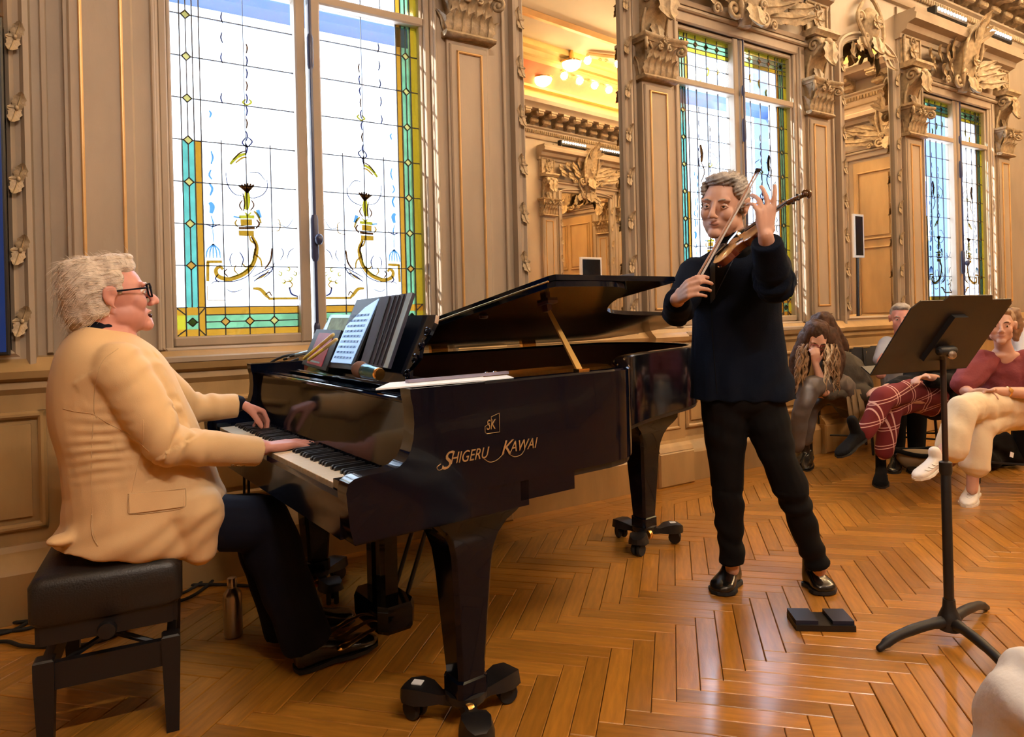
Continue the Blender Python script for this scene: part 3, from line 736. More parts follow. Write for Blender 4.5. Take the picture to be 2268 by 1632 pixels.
        # extra acanthus sprays round the scroll, the little fountain and the leaf chain above
        for pts, wd_, ky in (([(566, 560), (580, 572), (584, 590)], 4, 'gold'), ([(560, 585), (548, 590), (540, 582)], 3.5, 'gold'), ([(530, 606), (522, 596), (526, 586)], 3, 'gold'), ([(508, 612), (500, 602), (506, 594)], 3, 'brown'),
                ([(572, 540), (560, 532), (556, 520)], 4, 'gold'), ([(600, 596), (588, 610), (570, 618)], 3, 'gold'), ([(612, 580), (604, 600), (586, 616)], 2.2, 'grey'), ([(486, 606), (480, 616), (488, 624)], 3, 'grey'),
                ([(540, 440), (534, 452), (540, 464)], 3, 'brown'), ([(560, 440), (566, 452), (558, 464)], 3, 'brown'), ([(546, 468), (552, 474), (560, 468)], 4, 'yellow'), ([(528, 484), (524, 492), (530, 500)], 3.5, 'gold'), ([(572, 484), (578, 494), (570, 504)], 4, 'brown'),
                ([(548, 300), (540, 312), (550, 322)], 3, 'grey'), ([(553, 300), (562, 310), (552, 322)], 3, 'grey'), ([(470, 330), (474, 345), (470, 360)], 4, 'blue'), ([(470, 372), (466, 384), (472, 394)], 4, 'blue'), ([(466, 402), (473, 415), (468, 430)], 5, 'blue'),
                ([(625, 575), (632, 560), (628, 548)], 2, 'grey'), ([(640, 572), (645, 556), (655, 548)], 2, 'grey'), ([(632, 625), (645, 622), (652, 630), (644, 640)], 3, 'gold'), ([(505, 640), (520, 646), (540, 640)], 2, 'grey'), ([(518, 558), (512, 572), (516, 588)], 2, 'grey')):
            P(pts, wd_, ky)
        if k > 0:   # darker bulb flowers high up, as the farther windows show
            for yy in (150,):
                P([(500, yy), (507, yy + 30), (505, yy + 60)], 13, 'brown'); P([(505, yy + 60), (520, yy + 95), (500, yy + 130)], 4, 'brown')
            P([(520, 180), (490, 200), (500, 230), (530, 225)], 2.4, 'grey'); P([(560, 180), (590, 205), (575, 235)], 2.4, 'grey')
            for i in range(7): P([(480, 250 + i * 26), (484, 260 + i * 26), (481, 270 + i * 26)], 4, 'blue')
            for x, y in ((500, 40 - 130), (540, 20 - 130), (590, 20 - 130)): P([(x, y), (x + 6, y + 14), (x, y + 30)], 9, 'yellow')
        for key, (m_, b_) in paint.items():
            if b_.v: obj('painted_ornament', b_, m_, w, kind='stuff')
    # espagnolette bolt down the middle
    mb = MB(); cc = c + .005
    mb.tube([fr(cc, .045, WZ0 + .01), fr(cc, .045, WZ1 - .02)], .008, 8)
    for z0, z1, r in ((2.52, 2.70, .016), (1.52, 1.76, .019), (1.13, 1.20, .016), (WZT - .03, WZT + .05, .014)):
        mb.lathe([(r * .7, 0), (r, .02), (r, (z1 - z0) - .02), (r * .7, z1 - z0)], fr(cc, .04, z0), seg=12)
    mb.ell(fr(cc + .012, .075, 1.63), (.022, .022, .03), seg=10, rg=8); mb.tube([fr(cc, .05, 1.64), fr(cc + .012, .075, 1.63)], .01, 6)
    obj('espagnolette', mb, M_iron, w, smooth=0.7)
    return w
for k in range(3): window(k)

# ================================================================== MIRRORS ON THE WINDOW WALL
mb = MB(); X_, Y_, Z_ = V((1, 0, 0)), V((0, 1, 0)), V((0, 0, 1))
leaf(mb, (0, 0, 0), Z_ + X_ * .3, Y_, .10, .05, .7); leaf(mb, (0, 0, 0), -Z_ - X_ * .3, Y_, .10, .05, .7); leaf(mb, (0, 0, 0), -X_, Y_, .05, .03, .7); mb.ell((0, .015, 0), (.012, .012, .016), seg=8, rg=6)
ME_orn = mk('frame_ornament', mb, M_carve)
def wall_mirror(fr, c, label, group=None, ztop=3.62, z0=1.12, hw=.40, arch=.14):
    e = empty('wall_mirror', fr(c, 0, z0), label, 'mirror', group)
    def outline(g, n=9):
        pts = [(c - hw - g, z0 - g), (c + hw + g, z0 - g), (c + hw + g, ztop - arch)]
        for i in range(1, n): a = PI / 2 * i / n; pts.append((c + hw + g - (hw + g) * (1 - math.cos(a)), ztop - arch + (arch + g) * math.sin(a)))
        pts.append((c, ztop + g))
        for i in range(n - 1, 0, -1): a = PI / 2 * i / n; pts.append((c - hw - g + (hw + g) * (1 - math.cos(a)), ztop - arch + (arch + g) * math.sin(a)))
        pts.append((c - hw - g, ztop - arch)); return pts
    mb = MB(); mb.prism(outline(0.004), lambda a, b, h: fr(a, h, b), .003, .010); obj('mirror_glass', mb, M_mirror, e)
    mb = MB(); R = []
    for g, d in ((0, .004), (0, .03), (.015, .045), (.03, .032), (.05, .034), (.065, .055), (.085, .05), (.09, .004)): R.append([fr(a, d, b) for a, b in outline(g)])
    n = len(R[0])
    for i in range(len(R) - 1): 
        for j in range(n):
            kk = (j + 1) % n; mb.add([R[i][j], R[i][kk], R[i + 1][kk], R[i + 1][j]], [(0, 1, 2, 3)])
    obj('mirror_frame', mb, M_wall, e, smooth=0.6)
    for sx in (-1, 1):
        z = z0 + .12
        while z < ztop - .2:
            Mo = wm(e).inverted() @ Matrix.Translation(fr(c + sx * (hw + .04), .045, z)) @ Matrix((fr.t * sx, fr.n, V((0, 0, 1)))).transposed().to_4x4() @ Matrix.Scale(.72, 4)
            inst('frame_ornament', ME_orn, e, Mo); z += .30
    # cartouche at the crown
    mb = MB()
    for sx in (-1, 1):
        scroll(mb, fr(c + sx * .10, .08, ztop + .0), fr.t * sx, V((0, 0, 1)), .08, 1.3, .024, PI, 1)
        scroll(mb, fr(c + sx * .16, .06, ztop + .20), fr.t * sx, V((0, 0, 1)), .06, 1.2, .018, PI, -1)
        mb.tube(spline([fr(c + sx * .04, .09, ztop - .14), fr(c + sx * .15, .09, ztop + .02), fr(c + sx * .20, .06, ztop + .2), fr(c + sx * .10, .06, ztop + .36), fr(c, .06, ztop + .42)], 5), .018, 7)
        leaf(mb, fr(c + sx * .12, .05, ztop - .02), fr.t * sx + V((0, 0, -.6)), fr.n, .2, .09, .6)
        leaf(mb, fr(c + sx * .22, .03, ztop - .04), fr.t * sx * .6 + V((0, 0, -1)), fr.n, .22, .07, .6)
    mb.ell(fr(c, .05, ztop + .16), (.10, .06, .16), seg=14, rg=10); leaf(mb, fr(c, .10, ztop + .02), V((0, 0, -1)), fr.n, .18, .14, .6); rosette(mb, fr(c, .11, ztop + .16), fr.t, V((0, 0, 1)), fr.n, .07)
    obj('cartouche', mb, M_carve, e, smooth=0.8)
    mb = MB()   # raised outer field mouldings beside the mirror
    for sx in (-1, 1):
        a = c + sx * (hw + .135); mb.fbox(fr, a - .012, a + .012, 0, .02, 1.10, 4.08, bev=.004)
    obj('field_moulding', mb, M_wall, e)
    return e
wall_mirror(FW, CZ + PER / 2 + .05, 'tall wall mirror in a carved frame directly above the grand piano lid')
wall_mirror(FW, CZ + PER * 1.5 + .06, 'narrow arched wall mirror between the middle and the farthest window')
wall_mirror(FW, CZ - PER / 2 - .035, 'wall mirror behind the pianist, mostly covered by the dark blue screen', hw=.44)
e = empty('wall_screen', FW(-1.1, .08, 1.1), 'dark blue display screen on the wall far behind the seated pianist', 'screen')
mb = MB(); mb.fbox(FW, -1.75, -.60, .06, .10, 1.10, 2.50, bev=.006); obj('housing', mb, M_blacksatin, e)
mb = MB(); mb.fbox(FW, -1.74, -.612, .10, .103, 1.115, 2.485); obj('display', mb, M_screen, e)

# ================================================================== OTHER WALLS (seen in the mirrors)
aL = (c_ol - FO.o).dot(FO.t); aR = (c_or - FO.o).dot(FO.t)
OC = [1.15 + PER * k for k in (-3, -2, -1, 0)]
wall_opp = base_walls('wall_front', FO, aL, aR)
pn = []
for c in OC: pn += [(c + .93 + .2, c + PER - .93 - .2)]
dado(FO, aL, aR, wall_opp, pn)
for c in OC:
    pilaster(FO, c - .93, wall_opp); pilaster(FO, c + .93, wall_opp); bay_upper(FO, c, wall_opp)
cornice(FO, aL, aR, wall_opp); brackets(FO, -2.5, aR - .2, wall_opp)
def panel_door(fr, c, k, w=.62, h=3.28, nm='door_%d'):
    mb = MB(); mb.fbox(fr, c - w, c + w, 0, .03, 0, h, bev=.006)
    dr = struct(nm % k, mb, M_dado)
    for sx in (-1, 1):
        for z0, z1 in ((.15, .95), (1.05, 2.05), (2.15, h - .15)):
            mb = MB(); lo, hi = (c - w + .06, c - .04) if sx < 0 else (c + .04, c + w - .06)
            for x0, x1, y0, y1 in ((lo, hi, z0, z0 + .025), (lo, hi, z1 - .025, z1), (lo, lo + .025, z0, z1), (hi - .025, hi, z0, z1)): mb.fbox(fr, x0, x1, .03, .05, y0, y1, bev=.008)
            mb.fbox(fr, lo + .06, hi - .06, .03, .045, z0 + .06, z1 - .06, bev=.01); obj('door_panel', mb, M_dado, dr)
    mb = MB(); mb.lathe([(.004, 0), (.012, .004), (.010, .03), (.026, .045), (.024, .065), (.004, .072)], fr(c + .05, .03, 1.05), fr.n, 12); obj('door_knob', mb, M_brass, dr, smooth=0.7)
    return dr
for c, lab in zip(OC, ('second door', '', '', '')):
    pass
panel_door(FO, OC[1], 1); panel_door(FO, OC[0], 2)
# big overmantel mirror in the bay that the near wall mirror reflects
wall_mirror(FO, OC[3], 'broad pedimented mirror on the opposite wall, seen only as a reflection', hw=.60, ztop=3.28, arch=.02)
wE = (c_or - c_wr).length; wLn = (c_ol - c_wl).length
wall_end = base_walls('wall_right', FE, 0, wE); dado(FE, 0, wE, wall_end, [(.3, .9), (4.9, 5.7)])
cornice(FE, 0, wE, wall_end); brackets(FE, .2, wE - .2, wall_end, .42)
for c in (1.6, 3.9): pilaster(FE, c - .93, wall_end); pilaster(FE, c + .93, wall_end); bay_upper(FE, c, wall_end)
panel_door(FE, 1.6, 3); panel_door(FE, 3.9, 4)
wall_lf = base_walls('wall_left', FL, 0, wLn); dado(FL, 0, wLn, wall_lf, [(.3, 1.5), (1.8, 3.2)]); cornice(FL, 0, wLn, wall_lf)

# monitors that show up as reflections
def monitor(fr, c, d, z, w, h, label):
    e = empty('monitor', fr(c, d, z), label, 'screen')
    mb = MB(); mb.fbox(fr, c - w / 2, c + w / 2, d, d + .03, z, z + h, bev=.005); obj('bezel', mb, M_white, e)
    mb = MB(); mb.fbox(fr, c - w / 2 + .03, c + w / 2 - .03, d + .03, d + .033, z + .03, z + h - .03); obj('display', mb, M_blackgloss, e)
    mb = MB(); mb.tube([fr(c, d + .0, z + .1), fr(c, d - .03, 0.02)], .02, 8); mb.fbox(fr, c - .25, c + .25, d - .2, d + .15, 0, .02); obj('stand', mb, M_blacksatin, e)
    return e
# ================================================================== LIGHTS OF THE ROOM
def light_bar(fr, c, label, group, n=10, L=.62, lit=True, d=.14, z=4.03):
    e = empty('led_light_bar', fr(c, d, z), label, 'stage light', group)
    mb = MB(); mb.fbox(fr, c - L / 2, c + L / 2, d - .04, d + .045, z, z + .085, bev=.012); obj('housing', mb, M_blacksatin, e)
    mb = MB()
    for s in (-1, 1): mb.fbox(fr, c + s * L * .46 - .012, c + s * L * .46 + .012, d - .03, d + .03, z - .04, z + .01)
    obj('bracket', mb, M_blacksatin, e)
    for i in range(n):
        a = c - L / 2 + .05 + (L - .1) * i / (n - 1)
        mb = MB(); ax = (fr.n + V((0, 0, -.15))).normalized(); p = fr(a, d + .044, z + .056)
        mb.lathe([(.003, .010), (.013, .008), (.0195, .002), (.0195, -.01), (.003, -.01)], p, ax, 12); obj('lens', mb, M_led, e, smooth=0.7)
    return e
def area(name, loc, direction, sx, sy, power, col):
    l = bpy.data.lights.new(name, 'AREA'); l.shape = 'RECTANGLE'; l.size = sx; l.size_y = sy; l.energy = power; l.color = col
    o = bpy.data.objects.new(name, l); COL.objects.link(o); o.location = loc
    o.rotation_euler = V(direction).to_track_quat('-Z', 'Y').to_euler(); return o
c3 = CZ + PER * 2
light_bar(FW, c3 - .40, 'black bar of white LED lamps on the ledge left of the far pediment crest', 'LED bars')
light_bar(FW, c3 + .58, 'black bar of white LED lamps on the ledge right of the far pediment crest', 'LED bars')
light_bar(FO, OC[3] - .42, 'longer LED lamp bar reflected in the mirror above the piano', 'LED bars')
light_bar(FO, OC[3] + .45, 'LED lamp bar cut by the frame edge of the mirror above the piano', 'LED bars')
for i_, (c_, pw_) in enumerate(((OC[1] - .45, 42), (OC[1] + .45, 38), (OC[2] + .30, 24))):  # unseen bars and area lamps added for neutral light on pianist and left wall
    light_bar(FO, c_, ('LED lamp bar on the front wall ledge, left end', 'LED lamp bar on the front wall ledge, second from the left', 'LED lamp bar on the front wall ledge, above the camera side')[i_], 'LED bars')
    area('led_bar_light', FO(c_, .24, 4.07), nO + V((0, 0, -.55)), .60, .05, pw_, (1.0, .86, .72))
# ceiling garlands of globe bulbs following the border
def mirrored(x, y, z):                 # the real point whose image in the window-wall mirror stands at pixel (x, y)
    u, v = uv(x, y); Y = (H - z) * F / v; P = V((Y * u / F, Y, z)); return P - NW * (2 * (P - A0).dot(NW))
def garland(P, Q, step, label, pw=20, r=.052, off=None):
    P, Q = V(P), V(Q); t = (Q - P); Ln = t.length; t.normalize(); e = empty('bulb_garland', (P + Q) / 2, label, 'ceiling light'); up_ = V((0, 0, 1)); s_ = t.cross(up_)
    mb = MB(); mb.rings([[p + s_ * x + up_ * z for x, z in ((-.05, .06), (.05, .06), (.07, .09), (.04, .12), (-.04, .12), (-.07, .09))] for p in (P, Q)]); obj('batten', mb, M_gilt, e)
    n = max(1, int(Ln / step)); E_ = pw * LAMP * step / (PI * 4 * PI * r * r)
    bm_ = mat('globe_bulb_%d_%d' % (pw, step * 100), (1, 1, 1), 0.3, emit=WARM, estr=E_)
    for i in range(n + 1):
        c = P.lerp(Q, i / n); mb = MB(); mb.ell(c, (r, r, r * 1.1), seg=10, rg=6); obj('globe_bulb', mb, bm_, e, smooth=True)
        mb = MB(); mb.lathe([(.025, .04), (.03, .05), (.02, .07)], c, seg=10); obj('socket', mb, M_brass, e)
        if i < n:
            c2 = P.lerp(Q, (i + .5) / n); mb = MB()
            for sg in (-1, 1): scroll(mb, c2 + t * (.05 * sg) + up_ * .03, t * sg, up_, .035, 1.0, .008, 0, 1)
            obj('scroll_bracket', mb, M_gilt, e, kind='stuff')
    return e
mp_ = mirrored(1305, 590, 1.83); mfr = Frame((mp_.x, mp_.y, 0), V((NW.y, -NW.x, 0)) * 0 + TW, -NW)
monitor(mfr, 0, 0, 1.68, .36, .27, 'white-edged monitor reflected low in the mirror, just above the piano lid')
mp_ = mirrored(1895, 525, 2.1); mfr = Frame((mp_.x, mp_.y, 0), TW, -NW)
monitor(mfr, 0, 0, 1.83, .22, .56, 'narrow upright white-edged screen reflected in the arched mirror')
g1_, g2_ = mirrored(1248, 169, 5.0), mirrored(1345, 199, 5.0); gt = (g2_ - g1_).normalized()
garland(g1_, g1_ + gt * 3.3, .33, 'lower row of lit globe bulbs reflected in the mirror above the piano', 15)
g3_, g4_ = mirrored(1300, 135, 5.2), mirrored(1352, 141, 5.2); gt2 = (g4_ - g3_).normalized()
garland(g3_, g3_ + gt2 * 2.2, .45, 'upper row of lit globe bulbs reflected in the mirror above the piano', 15)
garland(FO(aL + 1.2, .82, 5.14), FO(-2.8, .82, 5.14), .40, 'row of lit globe bulbs along the ceiling border over the audience side', 2)  # unseen row, added only to light the camera side of the room
garland(FE(1.2, .82, 5.14), FE(wE - 1.9, .82, 5.14), .40, 'row of lit globe bulbs along the far end wall ceiling border', 21)
garland(FW(2.2, .82, 5.14), FW(7.4, .82, 5.14), .45, 'row of lit globe bulbs along the ceiling above the windows', 5)  # unseen row added to light the wall from above, clear of its left end
for P_, lb in ((mirrored(1200, 176, 4.98), 'large white bowl lamp left of the lower bulb row, reflected in the mirror'), (mirrored(1264, 141, 5.15), 'large white bowl lamp left of the upper bulb row, reflected in the mirror'), (FE(.75, .95, 5.05), 'white bowl lamp at the window end of the far wall'), (FO(-2.4, .95, 5.05), 'white bowl lamp on the ceiling border above the camera side')):
    e = empty('bowl_lamp', P_, lb, 'ceiling light')
    mb = MB(); mb.lathe([(.004, -.11), (.08, -.10), (.13, -.06), (.15, 0), (.14, .01), (.004, .01)], P_, seg=20); obj('glass_bowl', mb, M_bulb, e, smooth=0.8)
    mb = MB(); mb.lathe([(.155, -.01), (.165, .01), (.15, .02), (.05, .05), (.03, .20)], P_ + V((0, 0, .01)), seg=20); obj('rim', mb, M_brass, e, smooth=0.7)

# ceiling panel frame and faint cloud-and-bird painting on it
mb = MB()
for p0, p1 in (((1.5, 1.6), (7.2, 4.1)),):
    pass
mb.profile(FO, [(1.35, ZC), (1.38, ZC - .05), (1.46, ZC - .06), (1.50, ZC)], aL + 1.2, aR - 1.6); obj('ceiling_moulding', mb, M_gilt, ceiling)
mb = MB(); mb.profile(FE, [(1.5, ZC), (1.53, ZC - .05), (1.61, ZC - .06), (1.65, ZC)], 1.4, wE - 1.4); obj('ceiling_moulding', mb, M_gilt, ceiling)
M_bird = mat('ceiling_painting_figure', (0.40, 0.30, 0.17), 0.8, var=.4, vscale=6)
mb = MB()
for (x, y, s) in ((4.9, 4.2, 1.0), (3.2, 3.2, .7), (6.1, 5.2, .8)):
    for pts in ([(-.5, -.1), (-.2, .0), (.1, .05), (.4, .2), (.6, .35)], [(-.1, .0), (0, .2), (.15, .28), (.1, .05)], [(.1, .05), (.1, -.15), (.05, -.3)]):
        q = spline([V((x + a * s, y + b * s, ZC - .004)) for a, b in pts], 5)
        mb.rings([[p + V((0, .05 * s * math.sin(PI * (i + .5) / len(q)), 0)), p - V((0, .05 * s * math.sin(PI * (i + .5) / len(q)), 0)), p + V((0, 0, .003))] for i, p in enumerate(q)])
obj('ceiling_painting', mb, M_bird, ceiling, kind='stuff')

# ================================================================== OUTSIDE THE WINDOWS
FX = Frame(FW(0, -6.0, 0), TW, NW)
e = empty('building', FX(2, 0, 0), 'overexposed pale building facade outside, beyond the stained glass windows', 'building')
mb = MB(); mb.fbox(FX, -12, 10.6, -.3, 0, -4, 5.35); obj('facade', mb, M_exterior, e)
mb = MB(); mb.profile(FX, [(0, 5.30), (.25, 5.35), (.30, 5.45), (.30, 5.62), (0, 5.66)], -12, 16); obj('gutter', mb, M_extband, e)
mb = MB(); mb.fbox(FX, -12, 16, -.4, .05, -6.5, -4); obj('street_base', mb, M_exterior, e)
M_bluewall = mat('blue_grey_facade', (0.035, 0.06, 0.11), 0.8)
mb = MB(); mb.fbox(FX, 12.2, 30, -.3, .6, -4, 9); obj('side_facade', mb, M_bluewall, e)
for i in range(4):
    for j in range(3):
        a = 12.9 + i * 1.9; z = .2 + j * 2.6; mb = MB(); mb.fbox(FX, a, a + .9, .58, .64, z, z + 1.6, bev=.03); w_ = obj('window', mb, M_exterior, e)
        mb = MB(); mb.fbox(FX, a + .12, a + .78, .63, .65, z + .12, z + 1.48); obj('pane', mb, M_screen if 0 else M_extband, w_)

# ================================================================== GRAND PIANO
def PX(x, y, p):                       # pixel ray meets the piano's plane p = const
    u, v = uv(x, y); r = u / F; mx, my = PM.x + p * PT.x, PM.y + p * PT.y
    q = (r * my - mx) / (PB.x - r * PB.y); Y = my + q * PB.y
    return V((r * Y, Y, H - Y * v / F))
def pqz(P): d = P - PM; return d.dot(PT), d.dot(PB), P.z
ZR = 1.03
piano = empty('grand_piano', PM, 'black polished concert grand piano with its lid propped half open', 'piano')
def po(name, mb, m, smooth=False, parent=None, **k): return obj(name, mb, m, parent or piano, smooth, **k)
bent = [(.50, -.76), (.60, -.735), (.72, -.63), (.86, -.47), (1.03, -.33), (1.25, -.235), (1.5, -.165), (1.75, -.09), (1.93, .03), (2.02, .20), (2.04, .40), (1.99, .60), (1.88, .73), (1.74, .76)]
bentS = [(v.x, v.y) for v in spline([(a, b, 0) for a, b in bent], 4)]
outer = [(-.225, -.76), (.1, -.76), (.35, -.76)] + bentS + [(1.2, .76), (.6, .76), (-.225, .76)]
def offs(path, t):
    out = []
    for i, (a, b) in enumerate(path):
        p0 = V((*path[max(i - 1, 0)], 0)); p1 = V((*path[min(i + 1, len(path) - 1)], 0)); d = (p1 - p0).normalized(); n = V((-d.y, d.x, 0)); out.append((a + n.x * t, b + n.y * t))
    return out
inner = offs(outer, .045); inner[0] = (-.225, -.715); inner[-1] = (-.225, .715)
mb = MB(); n = len(outer)
R = [[FP(a, b, ZR - .30) for a, b in outer], [FP(a, b, ZR - .006) for a, b in outer], [FP(a, b, ZR) for a, b in offs(outer, .006)], [FP(a, b, ZR) for a, b in offs(inner, -.004)], [FP(a, b, ZR - .006) for a, b in inner], [FP(a, b, ZR - .15) for a, b in inner], [FP(a, b, ZR - .30) for a, b in inner]]
mb.rings([[r[i] for r in R] for i in range(n)], close=True)
rim = po('rim', mb, M_blackgloss, smooth=0.5)
mb = MB(); ii = offs(outer, .049); mb.rings([[FP(a, b, ZR - .012) for a, b in ii], [FP(a, b, ZR - .16) for a, b in ii], [FP(a, b, ZR - .16) for a, b in offs(ii, .004)], [FP(a, b, ZR - .012) for a, b in offs(ii, .004)]], close=False, cap=False)
po('inner_rim', mb, M_inner, smooth=0.5)
mb = MB(); mb.prism([(a, b) for a, b in offs(outer, .055)], FP, ZR - .30, ZR - .285); po('soundboard', mb, M_inner)
plate = [(.22, -.68), (.46, -.69)] + [(a, b) for a, b in offs(bentS, .07)] + [(1.0, .68), (.22, .68)]
mb = MB(); mb.prism(plate, FP, ZR - .16, ZR - .145); po('iron_plate', mb, M_plate)
mb = MB()
for i in range(60):
    q = -.60 + i * .0215; p1 = .5 + 1.3 * min(1, max(0, (q + .66) / 1.2)) ** .7
    mb.tube([FP(.26, q, ZR - .125), FP(p1, q + .05, ZR - .125)], .0014, 4, round_ends=False)
po('strings', mb, M_brass, kind='stuff')
# body floor, keybed and the stepped underside
mb = MB(); mb.prism([(a, b) for a, b in offs(outer, .01)], FP, ZR - .32, ZR - .295); po('bottom_panel', mb, M_blacksatin)
mb = MB(); mb.fbox(FP, -.395, .15, -.757, .757, .655, .735); mb.fbox(FP, .12, .33, -.757, .757, .672, .735); po('keybed', mb, M_blackgloss)
arm = [(-.400, .66), (-.410, .70), (-.418, .79), (-.412, .812), (-.395, .822), (-.36, .826), (-.31, .826), (-.275, .832), (-.252, .848), (-.238, .872), (-.230, .90), (-.226, .94), (-.228, .98), (-.235, 1.01), (-.236, ZR), (.0, ZR), (.0, .66)]
for s in (-1, 1):
    mb = MB(); mb.prism(arm, lambda a, b, h: FP(a, h, b), s * .762, s * .705); po('cheek', mb, M_blackgloss, smooth=0.5)
    mb = MB(); mb.fbox(FP, -.398, -.245, min(s * .622, s * .704), max(s * .622, s * .704), .735, .800, bev=.006); po('key_block', mb, M_blackgloss)
mb = MB(); mb.prism([(-.412, .66), (-.402, .66), (-.395, .765), (-.402, .775), (-.412, .765)], lambda a, b, h: FP(a, h, b), -.704, .704); po('key_slip', mb, M_blackgloss)
mb = MB(); mb.fbox(FP, -.250, -.226, -.62, .62, .735, .772); po('name_felt', mb, M_felt)
fb = [(-.232, .772), (-.222, .80), (-.216, .86), (-.206, .96), (-.204, .985), (-.19, .992), (-.18, .985), (-.19, .80), (-.20, .772)]
mb = MB(); mb.prism(fb, lambda a, b, h: FP(a, h, b), -.70, .70); po('fallboard', mb, M_blackgloss, smooth=0.5)
# keys
WK = 1.232 / 52
mb = MB(); hw = WK / 2 - .0006
mb.rings([[V((x, y, z)) for x, y in ((0, -hw), (.150, -hw), (.150, hw), (0, hw))] for z in (-.022, -.001)] ); mb2 = MB()
mb2.rings([[V((x0, -hw + b, z)), V((.150, -hw + b, z)), V((.150, hw - b, z)), V((x0, hw - b, z))] for x0, b, z in ((0, 0, -.024), (0, 0, -.0012), (.0012, .0008, 0))])
ME_wk = mk('white_key', mb2, M_ivory, False)
mb = MB(); mb.rings([[V((x0, -w, z)), V((.095, -w, z)), V((.095, w, z)), V((x0, w, z))] for x0, w, z in ((0, .0055, -.01), (.002, .0053, .007), (.008, .0042, .0115))]); ME_bk = mk('black_key', mb, M_keyblack, False)
FPm = Matrix.Translation((0, 0, 0)) @ Matrix((PT, PB, V((0, 0, 1)))).transposed().to_4x4()
pinv = wm(piano).inverted()
for i in range(52):
    q = .616 - WK * (i + .5)
    inst('white_key', ME_wk, piano, pinv @ Matrix.Translation(FP(-.388, q, .783)) @ FPm)
    if i < 51 and (i % 7) in (0, 2, 3, 5, 6) and i != 51:      # A# C# D# F# G#
        inst('black_key', ME_bk, piano, pinv @ Matrix.Translation(FP(-.335, q - WK / 2, .784)) @ FPm)
# music shelf in front of the strings, with front rails catching the light
mb = MB(); mb.fbox(FP, -.195, .20, -.71, .71, .965, .985, bev=.004); po('music_shelf', mb, M_blackgloss)
mb = MB(); mb.tube([FP(-.215, -.705, .992), FP(-.215, .715, .992)], .007, 8); mb.fbox(FP, -.20, -.17, -.70, .70, .985, 1.0, bev=.004); po('front_rail', mb, M_blackgloss, smooth=0.6)
mb = MB(); mb.fbox(FP, -.13, -.11, -.52, .52, .985, 1.004, bev=.004); mb.tube([FP(-.10, -.50, 1.003), FP(-.10, .50, 1.003)], .006, 8); po('desk_ledge', mb, M_blackgloss, smooth=0.6)
# music desk: leaning plate with fretted near edge
def dsk(q, h, off=0.0): return FP(-.075 + .40 * h + off * .93, q, 1.0 + .90 * h - off * .4)
mb = MB(); pl = [(.47, 0), (-.40, 0), (-.43, .03), (-.41, .06), (-.445, .10), (-.43, .14), (-.455, .18), (-.465, .22), (-.455, .248), (.455, .248), (.465, .20), (.44, .12), (.46, .05)]
mb.rings([[dsk(q, h, o) for q, h in pl] for o in (0, .014)]); po('music_desk', mb, M_blackgloss)
mb = MB()
for k in range(4): scroll(mb, dsk(-.418 - .008 * k, .035 + .052 * k, -.004), PB, V((.3 * PT.x, .3 * PT.y, .95)), .020, 1.1, .005, k, 1)
po('desk_fretwork', mb, M_blackgloss, smooth=0.8)
# lid
AL = math.radians(9.8); ca, sa = math.cos(AL), math.sin(AL)
def LD(p, w, o=0.0): return FP(p, .775 - w * ca + o * sa, ZR + .012 + w * sa + o * ca)
lo_ = [(.285, 0), (.285, 1.50), (.30, 1.525), (.46, 1.53), (.56, 1.525), (.66, 1.48), (.74, 1.38), (.80, 1.27), (.87, 1.17), (.96, 1.07), (1.06, .995), (1.2, .945), (1.45, .90), (1.7, .83), (1.88, .72), (1.99, .58), (2.06, .40), (2.03, .20), (1.93, .05), (1.80, 0)]
lidp = [(v.x, v.y) for v in spline([(a, b, 0) for a, b in lo_[3:]], 3)]; lidp = lo_[:3] + lidp
mb = MB(); mb.rings([[LD(a, b, o) for a, b in lidp] for o in (0, .003, .015, .018)]); lid = po('lid', mb, M_blackgloss, smooth=0.5)
mb = MB(); mb.rings([[LD(a, b, o) for a, b in ((.288, .0), (.288, 1.51), (.30, 1.53), (.862, 1.53), (.875, 1.515), (.875, .0))] for o in (.020, .023, .035, .038)]); po('folded_front_flap', mb, M_blackgloss)
mb = MB()
mb.tube([LD(.283, .01, .019), LD(.283, 1.51, .019)], .0035, 6); po('lid_piano_hinge', mb, M_brass)
for p in (.75, 1.35): 
    mb = MB(); mb.fbox(FP, p - .05, p + .05, .765, .795, ZR - .04, ZR + .02, bev=.004); po('lid_hinge', mb, M_brass)
mb = MB(); mb.rings([[LD(a, b, o) for a, b in ((.44, 1.25), (.485, 1.25), (.485, 1.31), (.44, 1.31))] for o in (-.010, 0)]); mb.rings([[LD(a, b, o) for a, b in ((.45, 1.26), (.47, 1.26), (.47, 1.29), (.45, 1.29))] for o in (-.035, -.01)]); po('prop_cup', mb, M_inner)
mb = MB(); mb.lathe([(.003, -.012), (.016, -.010), (.018, 0), (.003, 0)], LD(.36, 1.02, 0), seg=12); po('rubber_button', mb, M_inner)
b0 = FP(.405, -.715, ZR - .005); b1 = LD(.462, 1.28, -.03)
mb = MB(); mb.tube([b0, lerp(b0, b1, .1), lerp(b0, b1, .9), b1], [.012, .0125, .009, .008], 4); po('prop_stick', mb, mat('gilt_prop', (.80, .46, .13), .35, metal=.3))
mb = MB(); mb.fbox(FP, .385, .43, -.73, -.70, ZR - .03, ZR + .008, bev=.003); po('prop_hinge', mb, M_brass)
